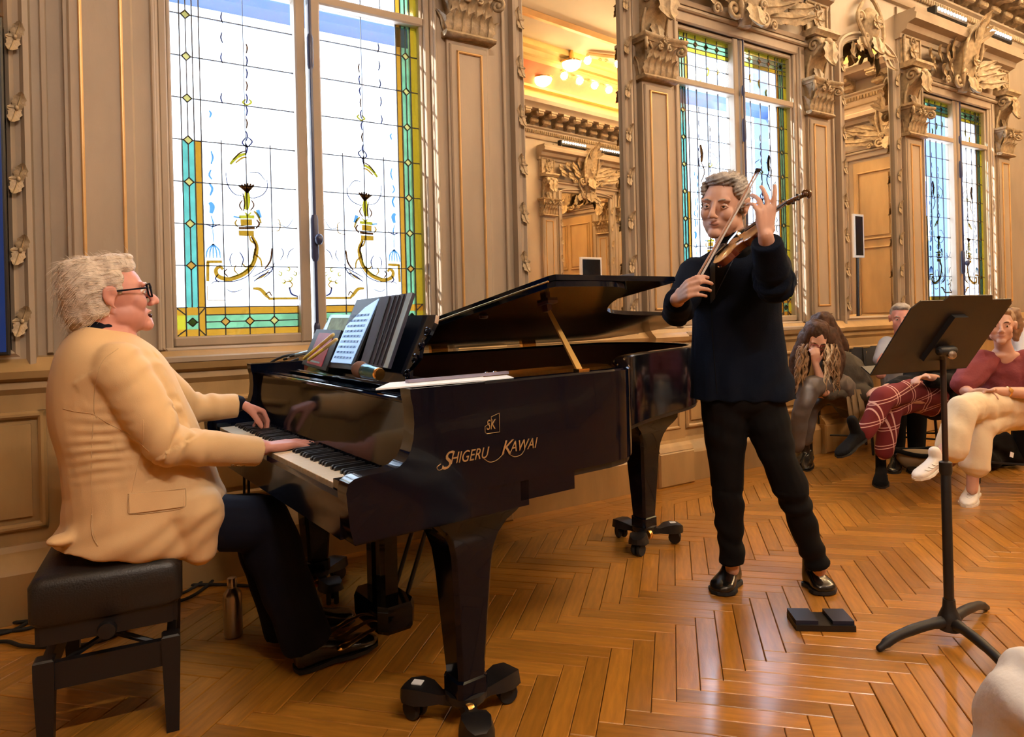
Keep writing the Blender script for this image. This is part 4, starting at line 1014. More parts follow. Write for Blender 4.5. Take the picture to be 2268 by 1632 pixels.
# legs, dollies
def leg(p, q, nm='leg'):
    mb = MB()
    R = []
    for z, a, b, off in ((.105, .052, .050, 0), (.15, .052, .050, 0), (.155, .046, .045, 0), (.46, .066, .062, 0), (.53, .074, .068, 0), (.575, .088, .078, 0), (.61, .112, .088, 0), (.635, .142, .10, 0), (.66, .165, .11, 0), (.70, .17, .11, 0)):
        e = .012; R.append([FP(p + x, q + y, z) for x, y in ((-a, -b + e), (-a + e, -b), (a - e, -b), (a, -b + e), (a, b - e), (a - e, b), (-a + e, b), (-a, b - e))])
    mb.rings(R); return po('leg', mb, M_blackgloss, smooth=0.5)
def dolly(p, q, a0, sticker=True):
    g = leg(p, q); c = FP(p, q, 0)
    mb = MB()
    mb.lathe([(.01, .075), (.055, .075), (.062, .085), (.062, .105), (.045, .112), (.01, .112)], c, seg=16)
    mb.lathe([(.012, .05), (.03, .055), (.034, .09), (.02, .10)], c, seg=12)
    obj('dolly_hub', mb, M_blacksatin, g, smooth=0.6)
    for i in range(3):
        a = a0 + i * 2 * PI / 3; d = V((math.cos(a), math.sin(a), 0)); s = V((-d.y, d.x, 0)); mb = MB()
        R = []
        for t, w, z0, z1 in ((.03, .026, .062, .095), (.08, .022, .060, .085), (.115, .045, .062, .10), (.15, .052, .062, .105), (.19, .042, .062, .10), (.205, .02, .065, .09)): R.append([c + d * t + s * w + V((0, 0, z0)), c + d * t - s * w + V((0, 0, z0)), c + d * t - s * w * .8 + V((0, 0, z1)), c + d * t + s * w * .8 + V((0, 0, z1))])
        mb.rings(R); ar = obj('dolly_arm', mb, M_blacksatin, g, smooth=0.9)
        mb = MB(); w = c + d * .165 + V((0, 0, .032)); ax = (s * .9 + d * .4).normalized()
        for o in (-.016, .016): mb.lathe([(.006, -.009), (.028, -.010), (.032, -.004), (.032, .004), (.028, .010), (.006, .009)], w + ax * o, ax, 16)
        mb.tube([w + V((0, 0, .0)), w + V((0, 0, .04))], .009, 8); obj('caster_wheel', mb, M_rubber, g, smooth=0.6)
        if sticker and i == 0:
            mb = MB(); cc = c + d * .155 + V((0, 0, .107)); mb.rings([[cc + d * x + s * y + V((0, 0, z)) for x, y in ((-.016, -.013), (.016, -.013), (.016, .013), (-.016, .013))] for z in (-.002, .001)]); obj('white_sticker', mb, M_paper, g)
    mb = MB(); mb.lathe([(.006, -.012), (.024, -.010), (.026, 0), (.024, .010), (.006, .012)], c + V((.01, -.055, .072)), PT, 16); obj('brass_caster', mb, M_brass, g, smooth=0.6)
dolly(0, -.62, math.radians(165)); dolly(0, .62, math.radians(-50), False); dolly(1.56, .10, math.radians(8))
# lyre with pedals
for q in (-.055, .060): mb = MB(); mb.fbox(FP, .005, .055, q - .022, q + .022, .17, .66, bev=0); po('lyre_post', mb, M_blackgloss)
mb = MB(); mb.rings([[FP(.03 + x * (1 + e), .0 + y * (1 + e), z) for x, y in ((-.07, -.10), (-.045, -.135), (.05, -.135), (.075, -.10), (.075, .10), (.05, .135), (-.045, .135), (-.07, .10))] for z, e in ((.085, -.08), (.10, 0), (.165, .02), (.185, -.05))]); po('lyre_box', mb, M_blackgloss, smooth=0.5); mb = MB(); mb.fbox(FP, -.03, .09, -.10, .10, .60, .66); po('lyre_block', mb, M_blackgloss)
for q in (-.07, 0, .07): mb = MB(); mb.tube(spline([FP(-.02, q, .10), FP(-.08, q, .09), FP(-.13, q, .075), FP(-.165, q, .07)], 3), [.010] * 3 + [.013] * 4 + [.019] * 3, 8, flat=.5, updir=(0, 0, 1)); po('pedal', mb, M_brass, smooth=0.7)
for q in (-.045, .05): mb = MB(); mb.tube([FP(.085, q, .12), FP(.30, q, .665)], .0085, 8); po('lyre_brace', mb, M_blacksatin)
mb = MB(); mb.tube([FP(.075, -.0, .19), FP(.075, 0, .66)], .003, 6); po('pedal_rod', mb, M_brass)
# maker's lettering on the side, as on the instrument
def text(name, body, size, origin, xdir, ydir, m, parent, shear=.3, depth=.001, scl=(1, 1)):
    c = bpy.data.curves.new(name, 'FONT'); c.body = body; c.size = size; c.shear = shear; c.extrude = depth; c.resolution_u = 4
    t = bpy.data.objects.new(name, c); COL.objects.link(t)
    x = V(xdir).normalized(); y = V(ydir).normalized(); z = x.cross(y)
    dg = bpy.context.evaluated_depsgraph_get(); me = bpy.data.meshes.new_from_object(t.evaluated_get(dg)); bpy.data.objects.remove(t)
    Mx = wm(parent).inverted() @ Matrix.Translation(V(origin)) @ Matrix((x, y, z)).transposed().to_4x4() @ Matrix.Diagonal((scl[0], scl[1], 1, 1))
    me.transform(Mx); me.materials.clear(); me.materials.append(m)
    o = bpy.data.objects.new(name, me); COL.objects.link(o); o.parent = parent; return o
zz = V((0, 0, 1)); LQ = -.7625
text('lettering', 'S', .068, FP(-.152, LQ, .806), PT, zz, M_goldletter, piano, .45)
text('lettering', 'HIGERU', .044, FP(-.122, LQ, .817), PT, zz, M_goldletter, piano, .35, scl=(.80, 1))
text('lettering', 'K', .058, FP(.046, LQ, .817), PT, zz, M_goldletter, piano, .40)
text('lettering', 'AWAI', .044, FP(.080, LQ, .821), PT, zz, M_goldletter, piano, .35, scl=(.84, 1))
text('lettering', 'SK', .040, FP(.000, LQ, .895), PT, zz, M_goldletter, piano, .2, scl=(.7, 1))
mb = MB()
def ln(mb, pts, r=.0011): mb = MB(); mb.tube([FP(p, LQ, z) for p, z in pts], r, 5, round_ends=False); po('lettering_swash', mb, M_goldletter)
ln(mb, [(.002, .884), (.046, .884), (.046, .938), (.018, .930), (.018, .92)]); ln(mb, [(.012, .912), (-.004, .905), (-.004, .888), (.002, .884)])
ln(mb, [(v.x, v.y) for v in spline([(-.135, .812, 0), (-.155, .806, 0), (-.162, .815, 0), (-.150, .822, 0)], 4)]); ln(mb, [(v.x, v.y) for v in spline([(-.01, .815, 0), (.01, .803, 0), (.035, .806, 0), (.06, .822, 0)], 4)])
ln(mb, [(v.x, v.y) for v in spline([(.075, .818, 0), (.095, .806, 0), (.12, .808, 0), (.135, .822, 0)], 4)])


# ---- things lying on the piano
def leaning(name, m, quad, p0, thick, label, cat, parts=None, group=None):
    """a flat thing leaning on the music desk: quad px BL, BR, TR, TL"""
    BL, BR, TR, TL = quad; bl = PX(*BL, p0); br = PX(*BR, p0); tr = PQ(*TR, pqz(br)[1]); tl = PQ(*TL, pqz(bl)[1])
    n = (br - bl).cross(tl - bl).normalized(); n = n if n.dot(V((0, 0, H)) - bl + V((0,0,0))) > 0 or True else -n
    if n.dot(PT) > 0: n = -n
    e = empty(name, (bl + br) / 2, label, cat, group)
    def S(a, b, o=0): return bl.lerp(br, a).lerp(tl.lerp(tr, a), b) + n * o
    mb = MB(); mb.rings([[S(a, b, o) for a, b in ((0, 0), (1, 0), (1, 1), (0, 1))] for o in (-thick, 0)]); obj('cover' if cat != 'tablet' else 'casing', mb, m, e)
    for nm, mm, (a0, b0, a1, b1), t in (parts or []):
        mb = MB(); mb.rings([[S(a, b, o) for a, b in ((a0, b0), (a1, b0), (a1, b1), (a0, b1))] for o in (0, t)]); obj(nm, mm and mb, mm, e)
    return e, S
M_binder = mat('dark_slate_binder', (0.045, 0.045, 0.075), 0.45)
M_tab = mat('sheet_music_on_bright_page', (0.5, 0.68, 0.85), 0.35, emit=(0.25, 0.50, 0.85), estr=0.55)  # bluish emission makes the page glow by itself
M_ink = mat('black_ink', (0.02, 0.02, 0.03), 0.6)
M_green = mat('green_printed_page', (0.30, 0.42, 0.25), 0.6, var=.5, vscale=20)
M_redpr = mat('red_printed_cover', (0.40, 0.05, 0.08), 0.4, var=.3, vscale=12)
M_pen = mat('yellow_highlighter', (0.85, 0.68, 0.10), 0.35)
M_silverblue = mat('pale_blue_grey', (0.40, 0.55, 0.65), 0.25, metal=.5)
e, S = leaning('ring_binder', M_binder, ((797, 806), (859, 815), (914, 648), (843, 657)), -.085, .012, 'dark ribbed folder leaning on the music desk beside the bright page', 'folder',
    [('rib', M_blacksatin, (a, .02, a + .035, .98), .003) for a in (.30, .46, .60, .74)] + [('edge_strip', M_silverblue, (.86, .0, 1.0, 1.0), .002)])
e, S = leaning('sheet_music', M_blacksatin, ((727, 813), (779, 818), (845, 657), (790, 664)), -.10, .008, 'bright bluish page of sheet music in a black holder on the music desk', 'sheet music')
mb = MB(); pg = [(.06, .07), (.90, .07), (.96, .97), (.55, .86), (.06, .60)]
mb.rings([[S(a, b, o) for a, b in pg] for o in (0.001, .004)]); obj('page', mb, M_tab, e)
mb = MB()
for k in range(9):
    b = .13 + k * .075
    for j in range(3): mb.rings([[S(a, bb, o) for a, bb in ((.12, b + j * .012), (.86, b + j * .012), (.86, b + j * .012 + .003), (.12, b + j * .012 + .003))] for o in (.004, .0048)])
    for j in range(6): a = .15 + (j * .13 + k * .05) % .68; mb.rings([[S(x, y, o) for x, y in ((a, b), (a + .03, b + .005), (a + .03, b + .03), (a, b + .025))] for o in (.0045, .0052)])
obj('printed_music', mb, mat('blue_ink', (0.10, 0.20, 0.42), .6), e, kind='stuff')
e, S = leaning('songbook', M_blacksatin, ((668, 806), (721, 821), (756, 731), (701, 729)), -.11, .01, 'small dark book with a red printed cover on the piano, pens lying over it', 'book', [('printed_cover', M_redpr, (.2, .06, .8, .9), .002), ('printed_label', M_silverblue, (.28, .12, .7, .16), .003)])
for k, (a, b) in enumerate((((674, 794), (738, 741)), ((684, 797), (745, 752)))):
    p0 = PX(*a, -.135); p1 = PX(*b, -.085); t_ = empty('highlighter_pen', p0, ('yellow highlighter lying highest across the red-covered songbook', 'yellow highlighter lying just below the other across the songbook')[k], 'pen')
    mb = MB(); mb.tube([p0, lerp(p0, p1, .62)], .0065, 10); obj('barrel', mb, M_pen, t_, smooth=.7)
    mb = MB(); mb.tube([lerp(p0, p1, .58), p1], .0072, 10); obj('cap', mb, mat('pale_gold_cap', (.75, .55, .2), .35), t_, smooth=.7)
e, S = leaning('loose_sheets', M_green, ((690, 800), (735, 806), (779, 697), (732, 697)), -.07, .004, 'green-printed loose sheets behind the small songbook on the music desk', 'paper', [('margin', M_silverblue, (.0, .0, .12, 1), .001), ('margin', M_silverblue, (.0, .93, 1, 1), .001)])
# microphone on its side with a pop filter head
h0 = FP(-.16, -.40, 1.025)
a_ = PQ(796, 818, -.36); b_ = PQ(858, 833, -.50)
e = empty('microphone', a_, 'hand microphone lying on the piano top in front of the folder', 'microphone')
d_ = (b_ - a_).normalized()
mb = MB(); mb.lathe([(.004, -.024), (.018, -.020), (.026, -.004), (.027, .008), (.023, .020), (.019, .024)], a_, d_, 16); obj('grille_head', mb, mat('brown_foam', (.16, .09, .07), .9), e, smooth=.8)
mb = MB(); mb.lathe([(.018, .022), (.023, .03), (.021, .06), (.018, .105), (.004, .106)], a_, d_, 16); obj('body', mb, mat('teal_sheen_metal', (.04, .13, .17), .25, metal=.6), e, smooth=.8)
mb = MB(); mb.lathe([(.0185, .094), (.020, .097), (.020, .103), (.018, .107)], a_, d_, 16); obj('ring', mb, M_brass, e, smooth=.8)
def flat_quad(name, m, pts, z, th, label, cat, q=-.70):
    P4 = [PQ(x, y, qq) for x, y, qq in pts]; c = sum(P4, V((0, 0, 0))) / 4
    mb = MB(); mb.rings([[V((p.x, p.y, z)) for p in P4], [V((p.x, p.y, z + th)) for p in P4]]); o = obj(name, mb, m); top(o, label, cat); return o
flat_quad('paper_sheets', M_paper, [(832, 858, -.72), (1075, 846, -.75), (1068, 832, -.62), (862, 838, -.60)], ZR + .001, .004, 'white papers lying on the near rim of the piano beside the microphone', 'paper')
flat_quad('paper_slip', M_paper, [(1068, 838, -.745), (1138, 834, -.745), (1122, 828, -.66), (1064, 830, -.66)], ZR + .0012, .002, 'small white slip right of the larger papers on the piano rim', 'paper')
e = empty('pencil_tin', FP(-.0, -.64, ZR + .012), 'long thin grey-violet metal ruler lying along the papers on the piano rim', 'ruler')
mb = MB(); mb.fbox(FP, -.19, .155, -.665, -.645, ZR + .006, ZR + .014, bev=.002); obj('bar', mb, mat('violet_grey_metal', (.30, .27, .36), .35, metal=.4), e)
for p in (.08, .11): mb = MB(); mb.ell(FP(p, -.655, ZR + .015), (.006, .006, .003), seg=8, rg=6); obj('stud', mb, M_chrome, e)
e.name = 'metal_ruler'
# folder lying on the closed flap of the lid
mb = MB(); mb.rings([[LD(a, b, .0385) for a, b in ((.62, 1.02), (.84, 1.02), (.84, 1.36), (.62, 1.36))], [LD(a, b, o) for a, b, o in ((.62, 1.02, .05), (.84, 1.02, .06), (.84, 1.36, .092), (.62, 1.36, .062))]]); o = obj('music_folder', mb, M_binder); top(o, 'black folder lying on top of the folded piano lid, its tip showing', 'folder')

# ---- cables
def cable(name, pts, r, label, group=None, m=M_rubber, plug=None):
    mb = MB(); mb.tube(spline(pts, 7), r, 8); o = obj(name, mb, m, None, smooth=0.9); top(o, label, 'cable', group); return o
zf = .009
q1 = [PX(643, 792, .05), PX(612, 795, .0), PX(585, 818, -.02), PX(566, 862, -.06), PX(553, 915, -.12), PX(548, 980, -.15)]
q1[0].z = q1[1].z = ZR + .012; q1 = q1 + [GP(560, 1120, .3), GP(530, 1240, .03), GP(480, 1295, zf), GP(400, 1330, zf), GP(330, 1310, zf)]
cable('microphone_cable', [PX(652, 785, .02), PX(626, 790, -.03), PX(597, 806, -.08), PX(573, 840, -.14), PX(556, 885, -.20), PX(545, 930, -.24), PX(541, 1040, -.24), PX(540, 1150, -.22), GP(530, 1240, .04), GP(470, 1262, zf), GP(400, 1266, zf)], .006, 'outer of two black cables hanging off the far corner of the piano')
cable('instrument_cable', [PX(660, 795, .02), PX(636, 806, -.03), PX(606, 832, -.10), PX(585, 868, -.16), PX(568, 905, -.20), PX(556, 940, -.22), PX(551, 1050, -.22), PX(548, 1180, -.2), GP(520, 1225, .06), GP(430, 1300, zf), GP(340, 1336, zf)], .006, 'inner of two black cables hanging off the far corner of the piano')
for i, (x, y, dx) in enumerate(((640, 793, 22), (656, 786, 26))):
    p = PX(x, y, -.0); q = PX(x + dx, y - 6, .03); e = empty('cable_plug', p, ('silver cable plug at the far corner of the piano top, lower', 'silver cable plug at the far corner of the piano top, upper')[i], 'plug')
    mb = MB(); mb.tube([p, q], .009, 10); obj('shell', mb, M_silverblue if i else mat('pale_metal', (.6, .55, .5), .3, metal=.7), e, smooth=.8)
    mb = MB(); mb.tube([lerp(p, q, -.5), p], .006, 8); obj('strain_relief', mb, M_rubber, e, smooth=.8)
fl = lambda L: [GP(x, y, zf) for x, y in L]
cable('floor_cable', fl([(-60, 1355), (40, 1362), (110, 1350), (200, 1340), (310, 1338), (400, 1330), (455, 1300), (490, 1262)]) + [GP(508, 1215, .03), PQ(500, 1240, .3)][:1], .007, 'black cable crossing the floor behind the bench towards the steel bottle')
cable('floor_cable', fl([(-60, 1372), (30, 1378), (90, 1372), (60, 1392), (-40, 1400)]), .007, 'black floor cable folded into a tight loop left of the bench')
cable('floor_cable', fl([(-60, 1430), (10, 1420), (50, 1430), (110, 1432), (200, 1425), (270, 1400), (305, 1370)]), .007, 'lowest black floor cable passing under the bench')
cable('floor_cable', fl([(-40, 1410), (30, 1395), (80, 1368), (150, 1352)]), .007, 'black floor cable rising from lower left to the cable heap by the bench')
cable('floor_cable', fl([(390, 1296), (470, 1294), (530, 1296), (600, 1300), (660, 1290)]), .007, 'thin black floor cable running behind the steel bottle')
cable('floor_cable', fl([(360, 1300), (395, 1268), (412, 1246), (440, 1225)]), .007, 'short black cable slanting up from the floor right of the bench')

# ---- bench
BA = math.radians(26); bt = V((math.cos(BA), math.sin(BA), 0)); bb = V((-bt.y, bt.x, 0))
bc = V((-1.305, 2.20, 0)); FB = Frame(bc, bt, bb)
bench = empty('piano_bench', bc, 'black adjustable piano bench with padded seat under the pianist', 'bench')
mb = MB(); R = []
for z, e_ in ((.385, .0), (.40, .012), (.495, .012), (.515, .0), (.522, -.02)):
    w, d = .180 + e_, .29 + e_; r = .03; ring = []
    for cx, cy, a0 in ((w - r, d - r, 0), (-w + r, d - r, 90), (-w + r, -d + r, 180), (w - r, -d + r, 270)):
        for k in range(4): a = math.radians(a0 + k * 30); ring.append(FB(cx + r * math.cos(a), cy + r * math.sin(a), z))
    R.append(ring)
mb.rings(R); obj('seat', mb, M_leather, bench, smooth=0.7)
mb = MB()
for sx in (-1, 1): mb.fbox(FB, sx * .165 - .012, sx * .165 + .012, -.275, .275, .33, .40)
for sy in (-1, 1): mb.fbox(FB, -.165, .165, sy * .27 - .012, sy * .27 + .012, .33, .40)
obj('seat_frame', mb, M_blacksatin, bench)
for sx in (-1, 1):
    for sy in (-1, 1):
        mb = MB(); R = []
        for z, w in ((0, .017), (.24, .025), (.285, .025), (.29, .02)): R.append([FB(sx * .158 + x * w, sy * .262 + y * w, z) for x, y in ((-1, -1), (1, -1), (1, 1), (-1, 1))])
        mb.rings(R); obj('leg', mb, M_blacksatin, bench)
for sy in (-1, 1): mb = MB(); mb.fbox(FB, -.14, .14, sy * .262 - .012, sy * .262 + .012, .20, .275, bev=0); obj('stretcher', mb, M_blacksatin, bench)
for sx in (-1, 1): mb = MB(); mb.fbox(FB, sx * .158 - .012, sx * .158 + .012, -.24, .24, .20, .275, bev=0); obj('stretcher', mb, M_blacksatin, bench)
for sy in (-1, 1):
    for s in (-1, 1): mb = MB(); mb.tube([FB(-.13 * s, sy * .235, .25), FB(.13 * s, sy * .235, .39)], .009, 6); obj('scissor_arm', mb, M_blacksatin, bench)
mb = MB(); mb.lathe([(.004, 0), (.008, 0), (.008, .03), (.022, .03), (.026, .04), (.022, .055), (.004, .057)], FB(0, -.285, .36), -bb, 12); obj('height_knob', mb, M_blacksatin, bench, smooth=.7)

# ---- bottle
bp = GP(517, 1408); e = empty('steel_bottle', bp, 'brushed steel drinking bottle standing on the floor right of the bench', 'bottle')
mb = MB(); mb.lathe([(.01, 0), (.032, .001), (.0345, .006), (.0345, .155), (.032, .168), (.022, .18), (.016, .188), (.016, .195)], bp, seg=28); obj('body', mb, M_steel, e, smooth=.6)
mb = MB(); mb.lathe([(.0165, .192), (.0185, .194), (.0185, .222), (.016, .226), (.004, .227)], bp, seg=24); obj('cap', mb, M_steel, e, smooth=.6)

# ---- foot pedal (page turner)
pc = GP(1828, 1396); fx = (GP(1893, 1402) - GP(1768, 1400)).normalized(); fy = V((-fx.y, fx.x, 0)); FF = Frame(pc, fx, fy)
e = empty('foot_pedal', pc, 'black two-button page-turner pedal on the floor between the violinist and the stand', 'pedal')
mb = MB(); mb.fbox(FF, -.108, .108, -.01, .11, 0, .022, bev=.003); obj('base', mb, M_blacksatin, e)
for s, nm in ((-1, 'button'), (1, 'button')):
    mb = MB(); lo, hi = (-.106, -.025) if s < 0 else (.028, .106)
    mb.rings([[FF(a, b, z) for a, b in ((lo, .0), (hi, .0), (hi, .108), (lo, .108))] for z in (.022, .036)]); obj('button', mb, mat('navy_rubber', (.012, .014, .035), .55), e)

# ================================================================== MUSIC STAND
sb = GP(2104, 1418); sb.z = 0
stand = empty('music_stand', sb, 'black music stand seen from behind with its broad desk tilted', 'music stand')
ptop = CP(2095, 790, sb.y); ptop.x = sb.x; ptop.y = sb.y
mb = MB(); mb.tube([sb + V((0, 0, .05)), sb + V((0, 0, .62))], .0165, 14); mb.lathe([(.018, .60), (.021, .61), (.021, .645), (.012, .65)], sb, seg=14); obj('pole', mb, M_stand, stand, smooth=.6)
mb = MB(); mb.tube([sb + V((0, 0, .62)), ptop], .010, 12); obj('inner_tube', mb, mat('dark_bronze_tube', (.08, .055, .05), .3, metal=.6), stand, smooth=.6)
mb = MB(); mb.lathe([(.02, .035), (.036, .04), (.038, .08), (.030, .10), (.022, .12), (.020, .15)], sb, seg=16); obj('base_hub', mb, M_stand, stand, smooth=.6)
for tx, ty in ((1948, 1436), (2240, 1496), (2185, 1345)):
    tip = GP(tx, ty, .012); mid = sb.lerp(tip, .5) + V((0, 0, .055)); mb = MB()
    mb.tube(spline([sb + V((0, 0, .07)), sb.lerp(tip, .25) + V((0, 0, .066)), mid, sb.lerp(tip, .8) + V((0, 0, .032)), tip], 4), [.021] * 4 + [.018] * 6 + [.0165] * 5 + [.012] * 2, 10); obj('leg', mb, M_stand, stand, smooth=.8)
wd = V((.928, .373, 0)).normalized(); hn = V((wd.y, -wd.x, 0)); tau = math.radians(35)
upv = hn * math.sin(tau) + V((0, 0, math.cos(tau))); nb = hn * math.cos(tau) - V((0, 0, math.sin(tau)))
dc = CP(2090, 742, 2.40)
def SD(a, b, o=0): return dc + wd * a + upv * b + nb * o
mb = MB(); ol = [(-.25, -.165), (.25, -.165), (.25, .13), (.23, .15), (.13, .15), (.115, .168), (-.10, .168), (-.115, .15), (-.225, .15), (-.25, .12)]
mb.rings([[SD(a, b, o) for a, b in ol] for o in (-.002, .002)]); mb.rings([[SD(a, -.165, o) for a, o in ((-.25, -.045), (.25, -.045), (.25, .002), (-.25, .002))], [SD(a, -.161, o) for a, o in ((-.25, -.045), (.25, -.045), (.25, .002), (-.25, .002))]])
obj('desk', mb, M_stand, stand)
mb = MB(); mb.rings([[SD(a, b, o) for a, b in ((-.05, -.10), (.05, -.10), (.035, .09), (-.035, .09))] for o in (.002, .02)]); mb.tube([SD(-.03, -.04, .04), SD(.03, -.04, .04)], .018, 12); mb.tube([SD(0, -.04, .01), ptop + V((0, 0, .0))], .015, 10); obj('tilt_bracket', mb, M_stand, stand, smooth=.5)
mb = MB(); kp = SD(.0, -.04, .062); mb.lathe([(.004, -.01), (.014, -.01), (.016, 0), (.012, .008), (.003, .010)], kp, V((-.3, -1, .1)), 14); obj('clamp_knob', mb, M_steel, stand, smooth=.7)

# ================================================================== PEOPLE
from mathutils.bvhtree import BVHTree
def basis(f, u):                      # columns: right-hand side of the person's view x, forward y, up z
    f = V(f).normalized(); x = f.cross(V(u)).normalized(); z = x.cross(f); return Matrix((x, f, z)).transposed()
class Head:
    def __init__(s, c, f, u=(0, 0, 1), sc=1.0): s.c, s.R, s.k = V(c), basis(f, u), sc
    def __call__(s, x, y, z): return s.c + s.R @ V((x, y, z)) * s.k
    def ell(s, mb, c, r, rot=None, **k): mb.ell(s(*c), [a * s.k for a in r], s.R @ rot if rot is not None else s.R, **k)
def head_geo(mb, h, female=False, jaw=1.0, open_mouth=False, neck_to=None, neck_r=.058):
    e = h.ell
    e(mb, (0, -.020, .032), (.074, .094, .086), seg=20, rg=14); e(mb, (0, .022, .012), (.066, .068, .085), seg=20, rg=14)
    e(mb, (0, .030, -.058), (.056 * jaw, .056, .054), seg=16, rg=12); e(mb, (0, .076, -.098), (.027, .020, .020))
    for s in (-1, 1):
        e(mb, (s * .037, .062, -.026), (.025, .024, .030)); e(mb, (s * .030, .080, .022), (.028, .012, .010)); e(mb, (s * .045, .02, -.058), (.018, .045, .03))
        # ear: shell with rim and lobe
        e(mb, (s * .078, -.012, -.002), (.007, .015, .025), Matrix.Rotation(-.2, 3, 'X'))
        mb.tube(spline([h(s * .076, .008, .004), h(s * .084, .002, .024), h(s * .088, -.016, .027), h(s * .088, -.027, .010), h(s * .085, -.022, -.012), h(s * .080, -.004, -.034)], 4), .0052 * h.k, 6)
        mb.tube(spline([h(s * .086, .000, .012), h(s * .088, -.014, .014), h(s * .086, -.018, -.006), h(s * .082, -.004, -.016)], 3), .0036 * h.k, 6)
        e(mb, (s * .0125, .099, -.038), (.0085, .010, .008))
    mb.tube([h(0, .086, .016), h(0, .100, -.008), h(0, .113, -.030)], [.0085 * h.k, .0095 * h.k, .0125 * h.k], 8); e(mb, (0, .113, -.033), (.013, .012, .011))
    dz = -.012 if open_mouth else 0
    mb.tube(spline([h(-.024, .078, -.062), h(-.010, .0915, -.058), h(0, .093, -.060), h(.010, .0915, -.058), h(.024, .078, -.062)], 3), .0048 * h.k, 6)
    mb.tube(spline([h(-.022, .077, -.067 + dz), h(0, .0905, -.071 + dz), h(.022, .079, -.068 + dz)], 4), .0054 * h.k, 6)
    if neck_to is not None:
        mb.tube([h(0, -.030, -.03), lerp(h(0, -.025, -.06), V(neck_to), .5), V(neck_to)], [neck_r, neck_r, neck_r * 1.15], 14)
def face_parts(h, parent, brow=M_greyhair, mouth_open=False, closed=False):
    for s in (-1, 1):
        mb = MB(); mb.ell(h(s * .031, .0755, .001), (.0125 * h.k,) * 3, seg=12, rg=8); ey = obj('eye', mb, M_eye, parent, smooth=True)
        mb = MB(); mb.ell(h(s * .031 - .001, .0865, -.001), [a * h.k for a in (.0052, .0030, .0052)], h.R, seg=10, rg=6); obj('iris', mb, M_iris, ey, smooth=True)
        mb = MB()
        for z, r in ((.0062, .0026), (-.0056, .0020)) if not closed else ((.0042, .0034), (-.0050, .0026)):
            mb.tube(spline([h(s * .0185, .079, .000), h(s * .027, .0862, z), h(s * .036, .0852, z), h(s * .044, .077, -.001)], 3), r * h.k, 6)
        obj('eyelid', mb, M_skin, parent, smooth=True)
        mb = MB(); mb.tube(spline([h(s * .014, .0915, .020), h(s * .026, .0930, .025), h(s * .038, .0870, .024), h(s * .049, .0745, .017)], 3), [.0022 * h.k] * 3 + [.0034 * h.k] * 4 + [.0020 * h.k] * 3, 6, flat=1); obj('eyebrow', mb, brow, parent, smooth=True)
    if not mouth_open:
        mb = MB(); mb.tube(spline([h(-.023, .081, -.0615), h(-.012, .0935, -.0645), h(0, .0955, -.0655), h(.012, .0935, -.0645), h(.023, .081, -.0615)], 3), .0009 * h.k, 5); obj('mouth_line', mb, mat('mouth_line', (.16, .05, .04), .6), parent, smooth=True)
    if mouth_open: mb = MB(); mb.ell(h(0, .090, -.073), [a * h.k for a in (.016, .006, .006)], h.R); obj('mouth', mb, mat('mouth_dark', (.05, .01, .01), .6), parent, smooth=True)
def strands(mb, fn, n, L, r, seed=1, wav=.3):
    rg = random.Random(seed)
    for i in range(n):
        pts = fn(rg)
        if pts: mb.tube(spline(pts, 3), [r * (1 - .75 * k / (3 * (len(pts) - 1))) for k in range(3 * (len(pts) - 1) + 1)], 4, round_ends=False)
def hand_geo(mb, w, d, n, th, curl=(.3, .4, .3), k=1.0, spread=.10, per=None, thumb=(.7, .8, .2), tcurl=.3):
    """w wrist, d towards the knuckles, n palm-side normal, th thumb-side direction"""
    d = V(d).normalized(); th = V(th); th = (th - d * th.dot(d)).normalized(); n = V(n); n = (n - d * n.dot(d) - th * n.dot(th)).normalized()
    fin = [(.030, .94, 1), (.010, 1.05, .3), (-.011, .98, -.5), (-.030, .78, -1.3)]
    for i, (o, l, sp) in enumerate(fin):
        kn = w + (d * (.088 - abs(o - .008) * .25) + th * o) * k
        mb.tube([w + th * o * .45 * k + d * .005, lerp(w + th * o * .45 * k, kn, .6), kn], [.0135 * k, .0125 * k, .0105 * k], 8)
        cu = per[i] if per else curl
        dd = (d + th * sp * spread).normalized(); p = kn; ax = dd.cross(n).normalized(); rr = .0093 * (1 if i < 3 else .86) * k
        pts = [p]; rs = [rr * 1.12]; ang = 0
        for L_, c_ in zip((.043, .027, .021), cu):
            ang += c_; v = dd * math.cos(ang) + n * math.sin(ang); q = p + v * L_ * l * k
            pts += [lerp(p, q, .5), q]; rs += [rr * .98, rr]; p = q; rr *= .93
        mb.tube(pts, rs, 8)
    mb.ell(w + d * .048 * k + n * .004 * k, [a * k for a in (.036, .048, .0135)], Matrix((th, d, n)).transposed(), seg=14, rg=10)
    b = w + (d * .018 + th * .020) * k; t1 = (d * thumb[0] + th * thumb[1] + n * thumb[2]).normalized(); t2 = (t1 + (n * .6 - th * .5 + d * .3) * tcurl).normalized()
    p1 = b + t1 * .038 * k; p2 = p1 + t2 * .032 * k; p3 = p2 + (t2 + (n * .3 - th * .2) * tcurl).normalized() * .024 * k
    mb.tube([b, lerp(b, p1, .5), p1, lerp(p1, p2, .5), p2, p3], [a * k for a in (.0165, .015, .0125, .0115, .0112, .0095)], 8)
    mb.ell(b + d * .01 * k + n * .006 * k, [a * k for a in (.018, .024, .014)], Matrix((th, d, n)).transposed())
def arm_geo(mb, s, e, w, r=(.045, .038, .027)):
    mb.tube([s, lerp(s, e, .5), e], [r[0], r[0] * .95, r[1]], 10); mb.tube([e, lerp(e, w, .35), w], [r[1], r[1], r[2]], 10)
